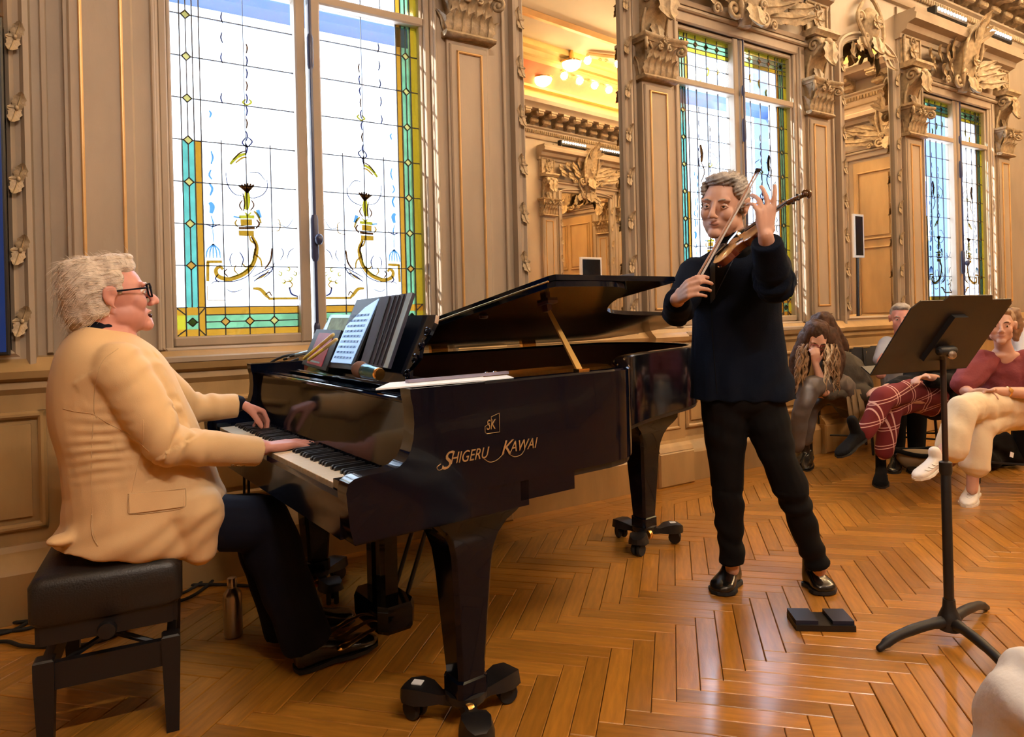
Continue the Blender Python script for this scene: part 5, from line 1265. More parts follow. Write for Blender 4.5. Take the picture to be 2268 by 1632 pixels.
def ringloft(mb, rings, bdir, ex=2.5, n=28, sub=4):
    """rings: (P_back, P_front, half width[, shift]) ; cross-sections are superellipses"""
    A = spline([r[0] for r in rings], sub); B = spline([r[1] for r in rings], sub); Wd = [v.x for v in spline([(r[2], 0, 0) for r in rings], sub)]
    R = []
    for a, b, w in zip(A, B, Wd):
        c = (a + b) / 2; h = (b - a) / 2; ring = []
        for j in range(n):
            t = 2 * PI * j / n; cx, sx = math.cos(t), math.sin(t)
            ring.append(c + h * math.copysign(abs(cx) ** (2 / ex), cx) + V(bdir) * w * math.copysign(abs(sx) ** (2 / ex), sx))
        R.append(ring)
    mb.rings(R)
def shoe(name, heel, toe, m, parent, k=1.0, lift=0.0, ankle=True, sole=None, tall=.0):
    d = (V(toe) - V(heel)); L = d.length; d.normalize(); s = d.cross(V((0, 0, 1))).normalized(); u = s.cross(d)
    mb = MB(); R = []
    for t, w, z0, z1 in ((0, .022, .006, .05), (.03, .034, 0, .075), (.12, .038, 0, .082), (.28, .036, .002, .080), (.42, .038, .004, .066), (.6, .046, .004, .052), (.78, .048, .002, .044), (.92, .038, .002, .036), (1.0, .014, .008, .024)):
        c = V(heel) + d * L * t; ring = []
        for j in range(14):
            a = 2 * PI * j / 14; x = math.copysign(abs(math.cos(a)) ** .8, math.cos(a)) * w * k; zz_ = (z0 + z1) / 2 + math.copysign(abs(math.sin(a)) ** .7, math.sin(a)) * (z1 - z0) / 2
            ring.append(c + s * x + u * zz_ * k)
        R.append(ring)
    mb.rings(R)
    if ankle: c = V(heel) + d * L * .17; mb.tube([c + u * .04 * k, c + u * (.10 + tall) * k], [.036 * k, .034 * k], 12)
    o = blob(name, mb, m, parent, .006, 4)
    mb = MB(); pts = [(.0, -.03), (.1, -.040), (.4, -.036), (.6, -.050), (.8, -.050), (.97, -.028), (1.02, 0), (.97, .028), (.8, .050), (.6, .050), (.4, .036), (.1, .040), (.0, .03), (-.02, 0)]
    mb.rings([[V(heel) + d * L * a + s * b * k * 1.03 + u * z for a, b in pts] for z in (0.0, .012 * k)]); obj('sole', mb, sole or M_rubber, o, smooth=.5)
    return o
def surf(o):
    M = wm(o); vs = [M @ v.co for v in o.data.vertices]; return BVHTree.FromPolygons(vs, [tuple(p.vertices) for p in o.data.polygons])
def hit(bvh, x, y):
    u, v = uv(x, y); d = V((u / F, 1, -v / F)).normalized(); loc, n, i, dist = bvh.ray_cast(V((0, 0, H)), d)
    return (loc, n) if loc is not None else (None, None)
def stitch(name, o, bvh, pts, r, m, parent, n=5, lift=.0005):
    q = [p for p in spline([(x, y, 0) for x, y in pts], n)]; P3 = []
    for p in q:
        l, nn = hit(bvh, p.x, p.y)
        if l is not None: P3.append(l + nn * lift)
    if len(P3) > 1: mb = MB(); mb.tube(P3, r, 6); return obj(name, mb, m, parent, smooth=True)
def patch(name, bvh, quad, t, m, parent, n=6):
    """cloth patch laid on a surface"""
    (x0, y0), (x1, y1), (x2, y2), (x3, y3) = quad; mb = MB(); g = {}
    for i in range(n + 1):
        for j in range(n + 1):
            a, b = i / n, j / n; x = (x0 * (1 - a) + x1 * a) * (1 - b) + (x3 * (1 - a) + x2 * a) * b; y = (y0 * (1 - a) + y1 * a) * (1 - b) + (y3 * (1 - a) + y2 * a) * b
            l, nn = hit(bvh, x, y)
            if l is None: return None
            g[i, j] = (l - nn * .001, l + nn * t)
    vs = [g[i, j][1] for i in range(n + 1) for j in range(n + 1)] + [g[i, j][0] for i in range(n + 1) for j in range(n + 1)]; N = (n + 1) ** 2; fs = []
    for i in range(n):
        for j in range(n):
            a = i * (n + 1) + j; q = (a, a + 1, a + n + 2, a + n + 1); fs += [q, tuple(k + N for k in q)]
    ed = [i * (n + 1) for i in range(n + 1)] + [n * (n + 1) + j for j in range(1, n + 1)] + [i * (n + 1) + n for i in range(n - 1, -1, -1)] + [j for j in range(n - 1, 0, -1)]
    for a, b in zip(ed, ed[1:] + ed[:1]): fs.append((a, b, b + N, a + N))
    mb.add(vs, fs); return obj(name, mb, m, parent, smooth=0.9)
def fold_noise(f=(14, 14, 40), a=.004, seed=0, base=.0):
    def fn(co, n):
        v = noise.noise(V((co.x * f[0] + seed, co.y * f[1], co.z * f[2]))); w = noise.noise(V((co.x * 5, co.y * 5 + seed, co.z * 5)))
        return a * v + base * w
    return fn

# ------------------------------------------------------------------ the pianist
Q0 = .10
pn = empty('person', PQ(300, 1180, Q0), 'white-haired person in a cream jacket and glasses seated playing the grand piano', 'person')
hd = Head(PQ(246, 658, Q0), PT * .985 + V((0, 0, .17)), (0, 0, 1), 1.06)
shR, shL = PQ(262, 815, -.075), PQ(290, 800, .27)
elR, elL = PQ(372, 985, -.13), PQ(420, 905, .42)
wrR, wrL = PQ(585, 992, -.065), PQ(530, 893, .405)
mb = MB(); head_geo(mb, hd, jaw=1.12, open_mouth=True, neck_to=PQ(228, 770, Q0), neck_r=.064)
hd.ell(mb, (0, .035, -.085), (.045, .05, .03))
mb.tube([PQ(235, 770, Q0), PQ(250, 880, Q0), PQ(290, 1130, Q0)], [.10, .13, .13], 14)
arm_geo(mb, shR, elR, wrR); arm_geo(mb, shL, elL, wrL)
for s_, kn_, an_ in ((.0, PQ(588, 1152, .0), PQ(688, 1432, .0)), (.24, PQ(560, 1140, .27), PQ(640, 1400, .26))): mb.tube([PQ(320, 1150, s_), kn_, an_], [.07, .05, .035], 10)
dR = (PQ(690, 985, -.035) - wrR).normalized()
hand_geo(mb, wrR, dR + V((0, 0, .10)), V((0, 0, -1)), PB, per=[(.10, .15, .15), (.12, .18, .15), (.18, .25, .2), (.25, .3, .25)], k=1.16, spread=.20, thumb=(.75, .6, .2), tcurl=.1)
dL = (PQ(592, 898, .42) - wrL).normalized()
hand_geo(mb, wrL, dL + V((0, 0, -.25)), V((0, 0, -1)) - PT * .3, -PB, per=[(.75, .5, .3), (.8, .5, .3), (.85, .55, .3), (.9, .6, .3)], k=1.08, spread=.08, thumb=(.9, .5, .6), tcurl=.2)
def skin_mi(h):
    def f(c):
        l = h.R.transposed() @ (c - h.c) / h.k
        return 1 if (l.y > .086 and abs(l.x) < .021 - abs(l.z + .066) * .6 and -.079 < l.z < -.0555) else 0
    return f
body = blob('body', mb, [M_skin2, M_lip], pn, .0048, 5, matf=skin_mi(hd))
face_parts(hd, pn, M_whitehair, True)
# white, swept hair: cap at the back and top, thin at the temple
mb = MB()
e_ = hd.ell
e_(mb, (0, -.050, .040), (.083, .080, .088), seg=20, rg=14); e_(mb, (0, .010, .085), (.066, .070, .042), seg=18, rg=12); e_(mb, (0, -.080, -.020), (.070, .050, .075), seg=18, rg=12)
for s in (-1, 1): e_(mb, (s * .060, -.050, .000), (.026, .045, .062)); e_(mb, (s * .064, .005, .050), (.016, .034, .026)); e_(mb, (s * .070, .016, .022), (.008, .012, .022))
e_(mb, (0, .055, .108), (.045, .025, .014)); e_(mb, (0, -.085, .09), (.05, .03, .035))
hair = blob('hair', mb, M_whitehair, pn, .005, 3, disp=lambda co, n: .0035 * noise.noise(co * 32) + .003 * noise.noise(V((co.x * 90, co.y * 90, co.z * 25))))
bh = surf(hair); mb = MB()
def hs(rg):
    a = rg.uniform(0, 2 * PI); z = rg.uniform(-.06, .125); c = hd(0, -.04, z); d = (hd.R @ V((math.cos(a), math.sin(a) - .25, rg.uniform(-.1, .5)))).normalized()
    l, n, i, dist = bh.ray_cast(c + d * .25, -d)
    if l is None: return None
    lo = hd.R.transposed() @ (l - hd.c)
    if lo.y > .075: return None
    fl_ = (hd.R @ V((0, -.7, -.7 if lo.y < -.03 else .2))); fl_ = (fl_ - n * fl_.dot(n)).normalized() + V((rg.uniform(-.4, .4),) * 3)
    return [l - n * .002, l + fl_ * .018 + n * .002, l + fl_ * .036 + n * rg.uniform(.0, .004)]
strands(mb, hs, 900, .03, .0009, 3); obj('hair_strands', mb, M_whitehair, hair, kind='stuff')
# spectacles
g = MB()
for s in (-1, 1):
    g.tube([hd(s * .070, .088, .010), hd(s * .078, .04, .012), hd(s * .080, -.008, .014), hd(s * .082, -.028, .0)], .0026, 6)
    g.tube([hd(s * (.038 + x * .027), .101 - abs(x) * .004, .002 + z * .019) for x, z in ((-.8, 1), (.8, 1), (1, .8), (1, -.7), (.7, -1), (-.6, -1), (-1, -.6), (-1, .8), (-.8, 1))], .0027, 6)
g.tube([hd(-.012, .106, .010), hd(0, .110, .012), hd(.012, .106, .010)], .0024, 6)
gl = obj('glasses', g, M_navytr, pn, smooth=.8)
for s in (-1, 1): mb = MB(); mb.rings([[hd(s * (.038 + x * .025), .101 + o, .002 + z * .017) for x, z in ((-.9, .9), (.9, .9), (.9, -.9), (-.9, -.9))] for o in (0, .001)]); obj('lens', mb, M_lens, gl)
# shirt collar
mb = MB(); mb.tube([PQ(225, 735, Q0), PQ(232, 760, Q0)], [.073, .082], 18); mb.tube([PQ(500, 896, .408), wrL - (wrL - elL).normalized() * .002], [.030, .032], 14)
blob('shirt', mb, M_navytr, pn, .006, 2)
# jacket
mb = MB()
ringloft(mb, [(PQ(112, 1205, Q0), PQ(395, 1215, Q0), .19), (PQ(132, 1165, Q0), PQ(492, 1195, Q0), .215), (PQ(137, 1110, Q0), PQ(502, 1110, Q0), .21), (PQ(128, 1030, Q0), PQ(478, 1040, Q0), .205), (PQ(108, 950, Q0), PQ(440, 950, Q0), .20), (PQ(101, 870, Q0), PQ(405, 870, Q0), .205), (PQ(112, 808, Q0), PQ(375, 812, Q0), .21), (PQ(130, 768, Q0), PQ(345, 775, Q0), .19), (PQ(155, 738, Q0), PQ(315, 752, Q0), .13), (PQ(178, 722, Q0), PQ(288, 736, Q0), .085)], PB)
for sh, el, w, r0 in ((shR, elR, PQ(573, 1001, -.065), .078), (shL, elL, PQ(527, 899, .405), .074)):
    w2 = w
    mb.tube([sh + V((0, 0, .0)) - (el - sh).normalized() * .02, lerp(sh, el, .35), lerp(sh, el, .7), el, lerp(el, w2, .3), lerp(el, w2, .65), w2], [r0, r0 * .95, r0 * .88, r0 * .82, r0 * .74, r0 * .66, r0 * .64], 18, round_ends=False)
    mb.ell(sh + V((0, 0, .008)), (.074, .074, .070)); mb.ell(el, (.064,) * 3)
# skirt of the jacket draping over the seat edge and thigh
mb.tube([PQ(430, 1130, -.06), PQ(440, 1215, -.07)], [.09, .055], 14); mb.ell(PQ(134, 1194, -.02), (.035, .05, .02)); mb.ell(PQ(138, 1194, .2), (.035, .05, .02))
dirR = (elR - shR).normalized(); dirF = (PQ(573, 1001, -.065) - elR).normalized(); dirFL = (PQ(527, 899, .405) - elL).normalized()
def jd(co, n):
    d = .0035 * noise.noise(V((co.x * 9, co.y * 9, co.z * 9)))
    P, Qq, Z = pqz(co)
    # creases round the bent elbow, sleeve head and the side back
    for base, dr, amp, fr_, ln in ((elR, dirF, .0085, 95, .16), (elR, -dirR, .0085, 75, .20), (elL, dirFL, .008, 85, .16), (shR, dirR, .005, 60, .15)):
        t = (co - base).dot(dr); rad = ((co - base) - dr * t).length
        if rad < .115 and -.02 < t < ln: d += amp * math.sin(t * fr_ + 6 * noise.noise(co * 7)) * (1 - t / ln) * (0.5 + noise.noise(co * 11))
    if -.96 < P < -.78 and .72 < Z < 1.0 and Qq < Q0: d += .0045 * math.sin(Z * 190 + 5 * noise.noise(co * 6)) * max(0, 1 - abs(Z - .87) / .14) * max(0, 1 - abs(P + .87) / .09)
    if Z < .74: d += .0028 * math.sin((P * .8 - Z) * 60 + 5 * noise.noise(co * 5)) * min(1, (.74 - Z) / .12)
    return d
jk = blob('jacket', mb, M_jacket, pn, .006, 14, disp=jd)
bj = surf(jk)
stitch('seam', jk, bj, [(262, 772), (228, 800), (212, 850), (208, 905), (214, 925)], .0009, M_seam, jk)
stitch('seam', jk, bj, [(140, 905), (170, 912), (205, 917), (235, 935), (290, 965), (330, 1000)], .0008, M_seam, jk)
stitch('seam', jk, bj, [(207, 925), (203, 1000), (202, 1060), (204, 1140), (206, 1175), (214, 1200)], .0008, M_seam, jk)
stitch('vent_edge', jk, bj, [(204, 1140), (203, 1165), (207, 1190), (217, 1208)], .0022, M_seam, jk)
stitch('seam', jk, bj, [(317, 930), (316, 985), (300, 1050), (292, 1090)], .0008, M_jacket, jk)
patch('pocket_flap', bj, ((286, 1093), (408, 1084), (408, 1122), (287, 1137)), .0045, M_jacket, jk)
stitch('pocket_welt', jk, bj, [(284, 1094), (345, 1088), (410, 1082)], .0016, M_seam, jk); stitch('pocket_edge', jk, bj, [(284, 1096), (283, 1128), (292, 1138), (350, 1134), (404, 1125), (412, 1110), (411, 1084)], .0015, M_seam, jk)
for x, y in ((515, 1030), (527, 1031), (539, 1032)):
    l, n_ = hit(bj, x, y)
    if l is not None: mb = MB(); mb.lathe([(.002, -.001), (.0055, 0), (.0055, .002), (.002, .003)], l, n_, 10); obj('cuff_button', mb, M_khaki, jk)
# trousers
mb = MB()
ringloft(mb, [(PQ(170, 1185, Q0), PQ(360, 1190, Q0), .13), (PQ(200, 1120, Q0), PQ(400, 1120, Q0), .13), (PQ(210, 1060, Q0), PQ(380, 1060, Q0), .11)], PB)
for a_, kn_, an_ in ((-.02, PQ(584, 1160, .0), PQ(680, 1420, .0)), (.22, PQ(566, 1150, .27), PQ(640, 1395, .26))):
    mb.tube([PQ(370, 1152, a_ + .02), lerp(PQ(370, 1152, a_), kn_, .5), kn_], [.070, .092, .094], 16); mb.ell(kn_, (.094,) * 3)
    mb.tube([kn_, lerp(kn_, an_, .35), lerp(kn_, an_, .7), an_], [.094, .090, .086, .088], 16, round_ends=False)
blob('trousers', mb, M_navytr, pn, .0075, 5, disp=fold_noise((10, 10, 10), .008, 3, .004))
h0_, t0_ = PQ(655, 1470, .0), PQ(836, 1398, .0); h0_.z = max(h0_.z, .006); t0_.z = .085
shoe('shoe', V((h0_.x, h0_.y, .004)), PQ(834, 1415, -.0) + V((0, 0, -.01)), M_shoe, pn, 1.12)
shoe('shoe', V((PQ(680, 1420, .26).x, PQ(680, 1420, .26).y, .004)), PQ(785, 1368, .24), M_shoe, pn, 1.08)

# ------------------------------------------------------------------ the violinist
vn = empty('person', GP(1700, 1310), 'grey-haired person in a dark suit standing and playing the violin in front of the piano', 'person')
hv = Head(CP(1602, 456, 2.78), V((-.60, -.78, -.13)), V((.13, -.05, 1)), 1.10)
S1, E1, W1 = CP(1542, 600, 2.84), CP(1500, 690, 2.74), CP(1500, 662, 2.55)
S2, E2, W2 = CP(1706, 590, 2.84), CP(1716, 632, 2.56), CP(1695, 520, 2.42)
legs1 = [(1604, 880, 2.88), (1606, 960, 2.90), (1610, 1055, 2.92), (1611, 1105, 2.93), (1618, 1195, 2.95), (1622, 1262, 2.96)]
legs2 = [(1682, 880, 2.88), (1704, 950, 2.86), (1730, 1030, 2.84), (1748, 1075, 2.84), (1776, 1155, 2.86), (1798, 1215, 2.88), (1815, 1262, 2.89)]
mb = MB(); head_geo(mb, hv, jaw=1.1, neck_to=CP(1628, 560, 2.84), neck_r=.062)
hv.ell(mb, (0, .03, -.088), (.05, .05, .028))
mb.tube([CP(1628, 590, 2.87), CP(1628, 720, 2.88), CP(1640, 850, 2.88)], [.07, .08, .08], 14)
arm_geo(mb, S1, E1, W1); arm_geo(mb, S2, E2, W2)
for lg in (legs1, legs2): mb.tube([CP(*a) for a in lg], [.06, .055, .045, .045, .035, .03, .03][:len(lg)], 10)
# bow hand: fingers over the stick; violin hand: back of the hand towards the viewer, fingers reaching up over the neck
hand_geo(mb, W1, CP(1528, 636, 2.47) - W1, V((.6, .45, -.45)), V((.2, -.2, 1)), per=[(.55, .75, .4), (.65, .8, .4), (.7, .8, .45), (.7, .75, .4)], k=1.0, spread=.12, thumb=(.8, .3, .7), tcurl=.2)
hand_geo(mb, W2, V((.03, -.02, 1)), V((-.15, 1, .1)), V((1, .25, 0)), per=[(.0, .10, .1), (.30, .30, .2), (.50, .45, .3), (.70, .6, .4)], k=1.06, spread=.10, thumb=(.8, .35, .7), tcurl=.0)
body = blob('body', mb, [M_skin, M_lip], vn, .0048, 5, matf=skin_mi(hv))
face_parts(hv, vn, M_greyhair, False, True)
mb = MB(); e_ = hv.ell
e_(mb, (0, -.040, .048), (.082, .086, .080), seg=20, rg=14); e_(mb, (0, .018, .094), (.064, .060, .030), seg=18, rg=12); e_(mb, (0, -.075, -.01), (.068, .045, .065))
for s in (-1, 1): e_(mb, (s * .064, -.030, .020), (.022, .048, .050)); e_(mb, (s * .062, .020, .060), (.018, .040, .032)); e_(mb, (s * .073, .012, .010), (.007, .010, .03))
e_(mb, (-.01, .050, .098), (.045, .025, .014))
hair = blob('hair', mb, M_greyhair, vn, .005, 3, disp=lambda co, n: .003 * noise.noise(co * 40) + .003 * math.sin((co - hv.c).dot(hv.R @ V((.3, .2, 1))) * 420))
bh = surf(hair); mb = MB()
def hs2(rg):
    a = rg.uniform(0, 2 * PI); z = rg.uniform(-.04, .125); c = hv(0, -.03, z); d = (hv.R @ V((math.cos(a), math.sin(a) - .1, rg.uniform(-.1, .6)))).normalized()
    l, n, i, dist = bh.ray_cast(c + d * .25, -d)
    if l is None: return None
    fl_ = hv.R @ V((0, -1, -.15)); fl_ = (fl_ - n * fl_.dot(n)).normalized() + V((rg.uniform(-.05, .05), rg.uniform(-.05, .05), rg.uniform(-.05, .05)))
    return [l - n * .001, l + fl_ * .02 + n * .0012, l + fl_ * .040 - n * .001]
strands(mb, hs2, 700, .03, .0011, 5); obj('hair_strands', mb, M_greyhair, hair, kind='stuff')
def VR(y, xl, xr, d, th): a = CP((xl + xr) / 2, y, d); return (CP(xl, y, d), CP(xr, y, d), th)
mb = MB()
ringloft(mb, [VR(884, 1526, 1764, 2.88, .125), VR(840, 1530, 1752, 2.88, .125), VR(770, 1534, 1736, 2.88, .12), VR(700, 1534, 1728, 2.88, .118), VR(640, 1528, 1728, 2.88, .118), VR(600, 1524, 1728, 2.87, .115), VR(573, 1545, 1708, 2.87, .10), VR(552, 1578, 1684, 2.86, .075)], V((0, 1, 0)), ex=2.3)
mb.tube([S1, lerp(S1, E1, .5), E1, lerp(E1, W1, .45), lerp(E1, W1, .9)], [.072, .068, .063, .056, .050], 16, round_ends=False); mb.ell(S1 + V((0, 0, .0)), (.068, .075, .062)); mb.ell(E1, (.063,) * 3)
mb.tube([S2, lerp(S2, E2, .5), E2, lerp(E2, W2, .4), lerp(E2, W2, .88)], [.085, .078, .070, .062, .055], 16, round_ends=False); mb.ell(S2 + V((.0, 0, .0)), (.07, .08, .06)); mb.ell(E2, (.070,) * 3)
def sd(co, n):
    d = .004 * noise.noise(V((co.x * 9, co.y * 9, co.z * 9)))
    for base, dr, amp, ln in ((E2, (W2 - E2).normalized(), .005, .12), (E1, (S1 - E1).normalized(), .005, .16), (E2, (S2 - E2).normalized(), .005, .14)):
        t = (co - base).dot(dr); rad = ((co - base) - dr * t).length
        if rad < .10 and -.03 < t < ln: d += amp * math.sin(t * 90 + 6 * noise.noise(co * 6)) * (1 - max(0, t) / ln)
    if co.z < 1.15: d += .006 * math.sin((co.x - .35 * co.z) * 55 + 4 * noise.noise(co * 4)) * min(1, (1.15 - co.z) / .2)
    return d
sj = blob('suit_jacket', mb, M_suit, vn, .0065, 9, disp=sd); bs = surf(sj)
M_lapel = mat('navy_lapel_satin', (.014, .022, .046), .5)  # lighter blue paints the subtle sheen of the lapels into their colour
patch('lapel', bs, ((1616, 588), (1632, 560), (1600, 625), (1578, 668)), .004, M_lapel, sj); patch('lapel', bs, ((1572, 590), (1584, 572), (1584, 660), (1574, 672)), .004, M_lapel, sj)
patch('shirt_front', bs, ((1584, 570), (1612, 585), (1582, 665), (1578, 668)), .002, M_blackcloth, sj)
stitch('front_edge', sj, bs, [(1576, 672), (1578, 740), (1583, 810), (1588, 872)], .0018, M_blackcloth, sj)
l, n_ = hit(bs, 1608, 581)
if l is not None: mb = MB(); mb.lathe([(.002, 0), (.005, .001), (.004, .003), (.001, .003)], l, n_, 8); obj('lapel_pin', mb, M_brass, sj)
mb = MB(); mb.tube([CP(1627, 553, 2.83), CP(1622, 532, 2.82)], [.078, .070], 18); blob('shirt_collar', mb, M_blackcloth, vn, .006, 3)
mb = MB()
for lg, rr in ((legs1, [.098, .090, .068, .066, .054, .056]), (legs2, [.098, .088, .072, .074, .056, .054, .052])):
    mb.tube([CP(*a) for a in lg[:-1]] + [lerp(CP(*lg[-2]), CP(*lg[-1]), .75)], rr, 16, round_ends=False)
mb.ell(CP(1643, 872, 2.88), (.17, .12, .12))
blob('trousers', mb, M_blackcloth, vn, .0075, 5, disp=lambda co, n: .007 * noise.noise(V((co.x * 12, co.y * 12, co.z * 14))) + .004 * math.sin(co.z * 70 + 5 * noise.noise(co * 5)) * (1 if co.z < .45 else .3))
a1, a2 = CP(*legs1[-1]), CP(*legs2[-1])
shoe('shoe', V((a1.x + .03, a1.y + .07, .003)), GP(1590, 1318, .004), M_shoe, vn, 1.12)
shoe('shoe', V((a2.x - .01, a2.y + .09, .003)), GP(1838, 1318, .004), M_shoe, vn, 1.12)

# ---- violin and bow
tail, scr = CP(1583, 574, 2.66), CP(1783, 424, 2.38)
vx = (scr - tail).normalized(); N0 = V((-.32, -.42, .85)); vz = (N0 - vx * N0.dot(vx)).normalized(); vy = vz.cross(vx); KV = (scr - tail).length / .58
def VV(a, b, c=0): return tail + (vx * a + vy * b + vz * c) * KV
violin = empty('violin', tail, 'red-brown violin held at the chin of the standing player', 'violin')
half = [(0, 0), (.004, .045), (.02, .072), (.06, .100), (.10, .100), (.125, .085), (.132, .080), (.15, .060), (.19, .055), (.215, .062), (.222, .075), (.25, .083), (.29, .080), (.325, .058), (.350, .022), (.355, 0)]
hs_ = [(v.x, v.y) for v in spline([(a, b, 0) for a, b in half], 3)]; vol = hs_ + [(a, -b) for a, b in hs_[-2:0:-1]]
mb = MB(); mb.rings([[VV(.178 + (a - .178) * .975, b * .965, z) for a, b in vol] for z in (-.030, 0.0)]); obj('ribs', mb, M_violin, violin, smooth=.6)
for nm, m_, z0, s_ in (('top_plate', M_vtop, .0, 1), ('back_plate', M_violin, -.030, -1)):
    mb = MB(); mb.rings([[VV(.178 + (a - .178) * k_, b * k_, z0 + s_ * z) for a, b in vol] for k_, z in ((1, 0), (1, .0035), (.9, .007), (.6, .012), (.3, .015), (.05, .016))]); obj(nm, mb, m_, violin, smooth=.7)
mb = MB(); mb.rings([[VV(a, s * w, z) for s, z in ((-1, .022 + h), (1, .022 + h), (.8, .016 + h), (-.8, .016 + h))] for a, w, h in ((.235, .021, .008), (.36, .017, .0), (.487, .012, -.004))]); obj('fingerboard', mb, M_keyblack, violin)
mb = MB(); mb.rings([[VV(a, w * math.cos(t), z - .4 * w * math.sin(t) - .004) for t in [PI * j / 8 for j in range(9)]] for a, w, z in ((.345, .016, .010), (.37, .014, .012), (.47, .011, .012), (.49, .011, .010))]); obj('neck', mb, M_violin, violin, smooth=.7)
mb = MB(); mb.tube([VV(.485, 0, .006), VV(.53, 0, -.002), VV(.565, 0, -.014)], [.0135 * KV, .011 * KV, .009 * KV], 8)
scroll(mb, VV(.575, 0, -.012), vx, vz, .020 * KV, 1.5, .010 * KV, -PI / 2, 1)
for s in (-1, 1): mb.ell(VV(.577, s * .012, -.008), (.014 * KV,) * 3, seg=10, rg=8)
obj('scroll', mb, mat('dark_scroll_varnish', (.10, .04, .015), .25, coat=.6), violin, smooth=.8)
for a, s in ((.50, 1), (.515, -1), (.53, 1), (.545, -1)):
    mb = MB(); mb.tube([VV(a, -s * .014, .0), VV(a, s * .032, -.001)], .0035 * KV, 6); mb.ell(VV(a, s * .038, -.001), (.009 * KV, .009 * KV, .006 * KV), seg=8, rg=6); obj('peg', mb, M_keyblack, violin, smooth=.8)
mb = MB(); mb.rings([[VV(.195 + o, b, z) for b, z in ((-.022, .012), (-.018, .040), (0, .046), (.018, .040), (.022, .012), (.008, .012), (0, .02), (-.008, .012))] for o in (-.003, .002)]); obj('bridge', mb, M_vtop, violin)
mb = MB(); mb.rings([[VV(a, s * w, z) for s, z in ((-1, h), (1, h), (1, h + .007), (-1, h + .007))] for a, w, h in ((.02, .009, .014), (.09, .015, .020), (.125, .021, .024))]); obj('tailpiece', mb, M_keyblack, violin)
for s in (-.018, -.006, .006, .018): mb = MB(); mb.tube([VV(.12, s, .030), VV(.195, s * .95, .044), VV(.487, s * .5, .021)], .0007, 4, round_ends=False); obj('string', mb, M_chrome, violin)
for s in (-1, 1): mb = MB(); mb.tube(spline([VV(.165, s * .032, .0125), VV(.18, s * .036, .0125), VV(.20, s * .040, .0125), VV(.215, s * .046, .0125)], 4), .0022, 5); obj('sound_hole', mb, M_keyblack, violin)
mb = MB(); mb.ell(VV(.03, .050, .018), (.035, .028, .010), Matrix((vx, vy, vz)).transposed()); obj('chin_rest', mb, M_keyblack, violin, smooth=.8)
fg, bt_ = CP(1528, 642, 2.52), CP(1676, 378, 2.42)
mid_ = CP(1624, 540, 2.56)
bow = empty('violin_bow', fg, 'violin bow slanting from the right hand up across the strings', 'bow')
bx = (bt_ - fg).normalized(); bn = (V((.6, .6, -.2)) - bx * V((.6, .6, -.2)).dot(bx)).normalized()
mb = MB(); mb.tube(spline([fg - bx * .03, fg + bx * .05, lerp(fg, bt_, .35) + bn * .003, lerp(fg, bt_, .7) + bn * .004, bt_], 6), [.0046] * 8 + [.0042] * 8 + [.0034] * 9, 8); obj('stick', mb, M_bow, bow, smooth=.8)
mb = MB(); mb.rings([[fg + bx * a + bn * (.022 * 1) + bx.cross(bn) * w for w in (-.0045, .0045)] + [fg + bx * a + bn * .0205 + bx.cross(bn) * w for w in (.0045, -.0045)] for a in (.02,)] + [[bt_ + bn * .016 + bx.cross(bn) * w for w in (-.003, .003)] + [bt_ + bn * .0145 + bx.cross(bn) * w for w in (.003, -.003)]]); obj('bow_hair', mb, M_bowhair, bow)
mb = MB(); mb.rings([[fg + bx * a + bn * b + bx.cross(bn) * w for a, b in ((-.01, .004), (.035, .004), (.03, .022), (-.008, .022))] for w in (-.005, .005)]); obj('frog', mb, M_keyblack, bow)
mb = MB(); mb.rings([[bt_ + bx * a + bn * b + bx.cross(bn) * w for a, b in ((-.01, -.004), (.008, -.004), (.014, .0165), (.002, .017), (-.004, .004))] for w in (-.004, .004)]); obj('tip', mb, M_keyblack, bow)

# ------------------------------------------------------------------ the audience
def chair(loc, face, label, group='black audience chairs', seat_z=.45):
    f = V((face[0], face[1], 0)).normalized(); s = V((f.y, -f.x, 0)); fr = Frame((loc.x, loc.y, 0), s, f)
    e = empty('chair', fr(0, 0, 0), label, 'chair', group)
    mb = MB(); mb.rings([[fr(a, d, z) for a, d in ((-.20, -.19), (.20, -.19), (.21, .19), (.17, .215), (-.17, .215), (-.21, .19))] for z in (seat_z - .05, seat_z)]); obj('seat', mb, M_leather, e, smooth=.6)
    mb = MB(); mb.rings([[fr(a, -.21 - (z - .45) * .18 - (1 - (a / .2) ** 2) * .03 + o, z) for a in (-.2, -.1, 0, .1, .2)] + [fr(a, -.225 - (z - .45) * .18 - (1 - (a / .2) ** 2) * .03 + o, z) for a in (.2, .1, 0, -.1, -.2)] for z, o in ((seat_z + .16, 0), (seat_z + .40, 0))]); obj('backrest', mb, M_leather, e, smooth=.6)
    for sx in (-1, 1):
        mb = MB(); mb.tube([fr(sx * .19, -.17, seat_z - .04), fr(sx * .20, -.24, .01)], .011, 8); obj('leg', mb, M_stand, e)
        mb = MB(); mb.tube([fr(sx * .19, .17, seat_z - .04), fr(sx * .20, .21, .01)], .011, 8); obj('leg', mb, M_stand, e)
        mb = MB(); mb.tube([fr(sx * .20, -.18, seat_z - .04), fr(sx * .205, -.22, seat_z + .18), fr(sx * .2, -.26, seat_z + .38)], .010, 8); obj('back_post', mb, M_stand, e)
    mb = MB(); mb.tube([fr(-.2, .19, .15), fr(.2, .19, .15)], .008, 6); obj('stretcher', mb, M_stand, e)
    return e
def seg(mb, pts, rs, n=14): mb.tube([CP(*p) for p in pts], rs, n)

